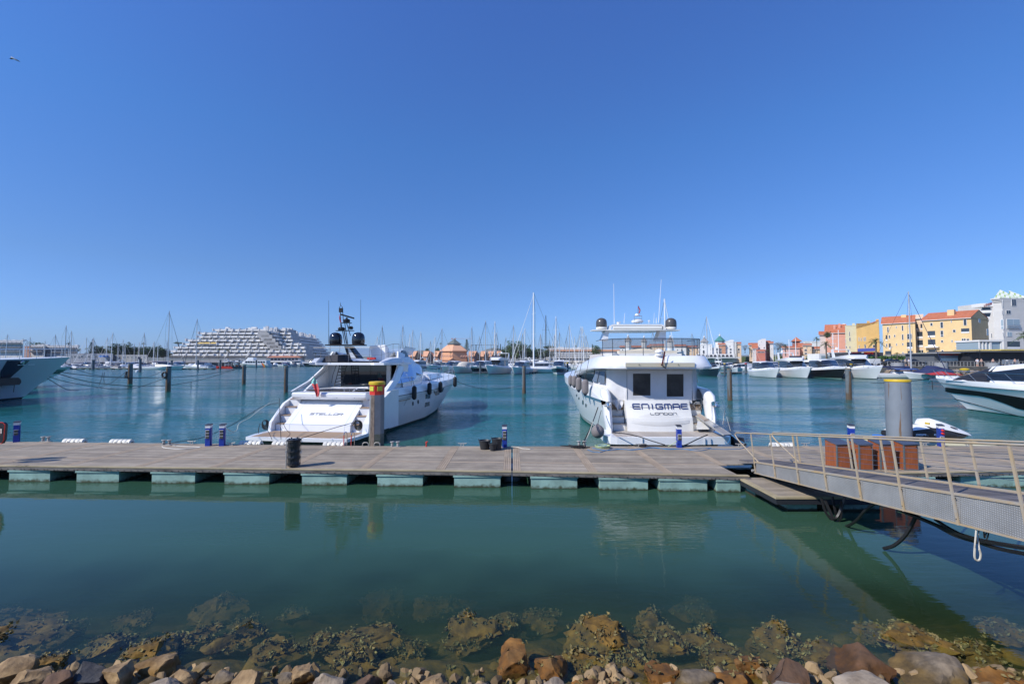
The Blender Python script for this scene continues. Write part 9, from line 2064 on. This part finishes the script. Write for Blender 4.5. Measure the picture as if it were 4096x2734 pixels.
# quay cafe with red roof
r=thing('quay_cafe',(XA(1130,318),318,2.5),'low cafe with a terracotta hipped roof in front of the apartments','cafe'); Y=338; m=MB(); m.box(XA(1078,Y),XA(1200,Y),Y,Y+8,2.5,ZA(1430,Y)); m.build('wall',whi,r)
m=MB(); x0,x1=XA(1068,Y),XA(1206,Y); m.add([(x0,Y-1.5,ZA(1429,Y)),(x1,Y-1.5,ZA(1429,Y)),(x1,Y+9,ZA(1429,Y)),(x0,Y+9,ZA(1429,Y)),(x0+6,Y+4,ZA(1419,Y)),(x1-6,Y+4,ZA(1419,Y))],[(0,1,5,4),(1,2,5),(2,3,4,5),(3,0,4),(0,3,2,1)]); m.build('roof',M('faded_terracotta',(.42,.17,.10),.85),r)
for k in range(8): m=MB(); m.box(XA(1084+k*14,Y),XA(1094+k*14,Y),Y-.1,Y-.02,ZA(1440,Y),ZA(1433,Y)); m.build('window',pane,r)
# villas and low building at the left
def villa(l,pxl,pxr,pt,pb,Y,rows,cols,wm=whi):
    b=simple(l,pxl,pxr,pb,pt,Y,wm,'flat',dep=12,name='villa')
    for i in range(rows):
        for k in range(cols):
            a_=pxl+(pxr-pxl)*(k+.3)/cols; y=pt+(pb-pt)*(i+.3)/rows; b.win(a_,y,a_+(pxr-pxl)/cols*.35,y+(pb-pt)/rows*.5)
        m=MB(); z=ZA(pt+(pb-pt)*(i+.85)/rows,Y); m.box(XA(pxl,Y),XA(pxr,Y),Y-1.2,Y-.02,z,z+.15); m.box(XA(pxl,Y),XA(pxr,Y),Y-1.25,Y-1.2,z,z+.9); m.build('balcony',M('dark_balcony_rail',(.12,.13,.15),.6),b.r)
    m=MB()
    for k in range(3): x=XA(pxl+(pxr-pxl)*(.2+.3*k),Y); m.box(x-.8,x+.8,Y+3,Y+4.5,ZA(pt,Y),ZA(pt-5,Y))
    m.build('chimney',whi,b.r)
whs=wallmat('soft_white_render',(.60,.60,.60))
villa('white three storey villa block with dark balconies at the far left',-30,92,1362,1410,270,3,7,whs); villa('small white villa with dark windows right of the leftmost block',124,175,1381,1410,285,2,5,whs); villa('long white villa terrace with two rows of windows at the left',176,312,1383,1412,288,2,12,whs)
simple('small pink brown house between the villas',98,124,1410,1386,290,wallmat('brick_pink',(.45,.26,.20)),'flat')
b=simple('low grey quay building with a blue awning at the left',258,452,1434,1416,240,wallmat('grey_render',(.30,.31,.34)),'flat',wins=[(268+14*k,1421,277+14*k,1431) for k in range(9)])
m=MB(); m.box(XA(396,237),XA(413,237),237,239.9,ZA(1427,237),ZA(1421,237)); m.build('blue_awning',M('bright_blue_board',(.02,.18,.62),.4),b.r)
simple('long low pale quay shed right of the grey building',452,590,1434,1421,245,wallmat('pale_grey_render',(.42,.41,.38)),'flat',wins=[(460+16*k,1425,468+16*k,1431) for k in range(8)])
# orange pyramid building
r=thing('pyramid_building',(XA(1818,325),325,2.5),'orange pyramid shaped building with a grey hexagonal roof','building'); Y=328
def hexr(w0,z,yc=Y+9,n=6,ph=R(0)): return [Vector((XA(1817,yc)+w0*cos(2*PI*k/n+ph),yc+w0*.9*sin(2*PI*k/n+ph),z)) for k in range(n)]
ph=R(-90); H=lambda px:(px/FPX*(Y+9))
m=MB(); m.loft([hexr(H(62),2.4,ph=ph),hexr(H(54),ZA(1405,Y+9),ph=ph)],True,True); m.build('lower_wall',orp,r)
m=MB(); m.loft([hexr(H(62),ZA(1404.5,Y+9),ph=ph),hexr(H(60),ZA(1401,Y+9),ph=ph),hexr(H(50),ZA(1394,Y+9),ph=ph),hexr(H(27),ZA(1378,Y+9),ph=ph)],True,True); m.build('sloping_roof',M('orange_roof_slab',(.74,.40,.24),.8,var=.1),r)
m=MB(); m.loft([hexr(H(51.5),ZA(1397,Y+9),ph=ph),hexr(H(49),ZA(1394.3,Y+9),ph=ph)],True,True); m.build('window_band',pane,r)
m=MB(); m.loft([hexr(H(26),ZA(1379,Y+9),ph=ph),hexr(H(26),ZA(1376,Y+9),ph=ph)],True,True); m.build('lantern_glazing',pane,r)
m=MB(); m.loft([hexr(H(33),ZA(1376,Y+9),ph=ph),hexr(H(10),ZA(1361,Y+9),ph=ph),hexr(H(1),ZA(1354,Y+9),ph=ph)],True,True); m.build('grey_roof',M('grey_green_roof',(.12,.14,.13),.7),r)
for k in range(5):
    for px in (1762,1840): m=MB(); x=XA(px+k*10,Y-2); m.prism([(x,Y-2,ZA(1427,Y)),(x+.9,Y-2,ZA(1427,Y)),(x+2.1,Y-2,ZA(1420,Y)),(x+1.2,Y-2,ZA(1420,Y))],(0,-1.5,0)); m.build('awning',M('pink_awning',(.66,.36,.25),.8),r)
def gabled(l,px0,px1,pya,pyb,Y,dark=True):
    r=thing('gabled_hall',(XA((px0+px1)/2,Y),Y,2.5),l,'building','orange gabled halls beside the pyramid building'); x0,x1=XA(px0,Y),XA(px1,Y); zb,za=ZA(pyb,Y),ZA(pya,Y)
    m=MB(); m.box(x0+.5,x1-.3,Y+.5,Y+9,2.4,zb); m.build('wall',orp,r)
    xm=x0+(x1-x0)*.62; m=MB(); m.prism([(x0,Y-.5,zb-.3),(x1,Y-.5,zb-.3),(xm+(x1-xm)*.35,Y-.5,za),(x0+(x1-x0)*.05,Y-.5,za)][:0] or [(x0,Y+.2,zb-.3),(x0,Y+9,zb-.3),(x0+.2,Y+9,za),(x0+.2,Y+4,za)],(.2,0,0))
    m.add([(x0,Y-.4,zb-.6),(xm-1.5,Y-.4,zb-.6),(xm,Y+4,za),(x0,Y+4,za)],[(0,1,2,3)]); m.add([(x0,Y-.42,zb-.62),(xm-1.5,Y-.42,zb-.62),(xm-1.5,Y-.42,zb-.9),(x0,Y-.42,zb-.9)],[(0,1,2,3)]); m.add([(xm-1.8,Y-.6,zb-.6),(xm,Y-.6,za),(x1,Y-.6,zb-.9),(x1,Y+6,zb-.9),(xm,Y+6,za)],[(1,2,3,4)]); m.build('roof',M('orange_roof_slab',(.74,.40,.24),.8,var=.1),r)
    m=MB(); m.prism([(xm-1.6,Y-.3,zb-.7),(x1-.2,Y-.3,zb-.9),(xm,Y-.3,za-.3)],(0,.3,0)); m.box(xm-1.4,x1-.4,Y-.2,Y+.48,2.6,zb-.92); m.build('glazed_gable',M('dark_brown_glazing',(.05,.03,.025),.3),r)
for i,(a_,b_,l) in enumerate(((1874,1925,'orange gabled hall directly right of the pyramid building'),(1922,1956,'second orange gabled hall right of the pyramid building'),(1952,1990,'third orange gabled hall right of the pyramid building'),(1986,2022,'last orange gabled hall beside the cypresses'))): gabled(l,a_,b_,1403,1421,330)
for a_,b_,l in ((1733,1775,'orange gabled hall directly left of the pyramid building'),(1690,1735,'orange gabled hall with a wide dark gable at the left'),(1634,1690,'leftmost orange hall with round roof dormers')): gabled(l,a_,b_,1403,1421,334)
# white apartments at right centre
r=thing('white_apartments',(XA(2280,335),335,2.5),'long low white apartment block with an orange roof band behind the masts','apartment building'); Y=335
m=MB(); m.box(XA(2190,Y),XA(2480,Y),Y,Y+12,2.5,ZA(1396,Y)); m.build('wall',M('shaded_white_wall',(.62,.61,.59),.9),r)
m=MB(); m.box(XA(2198,Y),XA(2480,Y),Y-.8,Y-.02,ZA(1404,Y),ZA(1398,Y)); m.build('orange_roof_band',M('orange_roof_slab',(.74,.40,.24),.8),r)
for k,t in enumerate((1411,1419,1427)):
    m=MB(); m.box(XA(2188,Y),XA(2480,Y),Y-1.2,Y-.03,ZA(t+1.5,Y)-.4,ZA(t-1.5,Y)); m.build('balcony_parapet',whi,r)
    for q in range(16): m=MB(); x=XA(2194+q*12,Y); m.box(x,x+1.4,Y-.02,Y-.001,ZA(t-2,Y),ZA(t-6,Y)); m.build('window',pane,r)
for q in range(14): m=MB(); x=XA(2200+q*13+rv.uniform(-3,3),Y); m.box(x,x+rv.uniform(1,4),Y+3+.1*q,Y+8,ZA(1396,Y),ZA(1390-rv.uniform(0,4),Y)); m.build('roof_block',whi,r)
# low band of white and pink town behind, cranes
for i in range(16):
    px=2410+i*5 if i<6 else 1905+i*14
for (px0,px1,py,pyt,Y,l,mt) in ((1805,1885,1353,1362,620,'pale tower crane jib behind the pyramid building',M('faded_red_crane',(.45,.25,.22),.7)),(1884,1985,1379,1383,640,'dark thin crane jib right of the conifer',blackm)):
    r=thing('tower_crane',(XA(px0+12,Y),Y,2),l,'crane'); m=MB(); xm=XA(px0+ (16 if px0<1850 else 20),Y); m.box(xm-.5,xm+.5,Y-.5,Y+.5,2,ZA(py-2,Y)); m.build('mast',mt,r)
    m=MB(); m.box(XA(px0,Y),XA(px1,Y),Y-.4,Y+.4,ZA(py+1,Y),ZA(py,Y)); m.box(XA(px0,Y),XA(px0+6,Y),Y-.6,Y+.6,ZA(py+4,Y),ZA(py-1,Y)); m.build('jib',mt,r)
# gull
r=thing('gull',P(57,236,60),'brown and white gull gliding at the upper left of the sky','bird'); c=P(57,236,60); k=60/FPX
def bp(x,y,dz=0): return P(x,y,60+dz)
m=MB(); m.lathe([(0,-.42),(.05,-.36),(.09,-.15),(.10,.05),(.06,.3),(.03,.42),(0,.5)],c,8,ax=(.75,.3,-.45)); b_=m.build('body',M('gull_white',(.6,.6,.6),.8),r,smooth=True)
for pts in (((57,234),(45,231),(37,235),(44,238),(55,238)),((57,234),(64,237),(72,242),(80,248),(70,245),(60,239))):
    m=MB(); m.prism([bp(x,y,.2*i) for i,(x,y) in enumerate(pts)],(0,.05,.03)); m.build('wing',M('gull_wing',(.12,.09,.07),.8),r)
# ================================================================ AIR
m=bpy.data.materials.new('haze_air'); m.use_nodes=True; nt=m.node_tree; nt.nodes.remove(nt.nodes['Principled BSDF'])
pv=nt.nodes.new('ShaderNodeVolumePrincipled'); pv.inputs['Color'].default_value=(.70,.82,1,1); pv.inputs['Density'].default_value=.00009; nt.links.new(pv.outputs[0],nt.nodes['Material Output'].inputs['Volume'])
mb=MB(); mb.box(-5200,5200,-30,4300,-6.2,150); tag(mb.build('haze',m),None,None,None,'stuff')
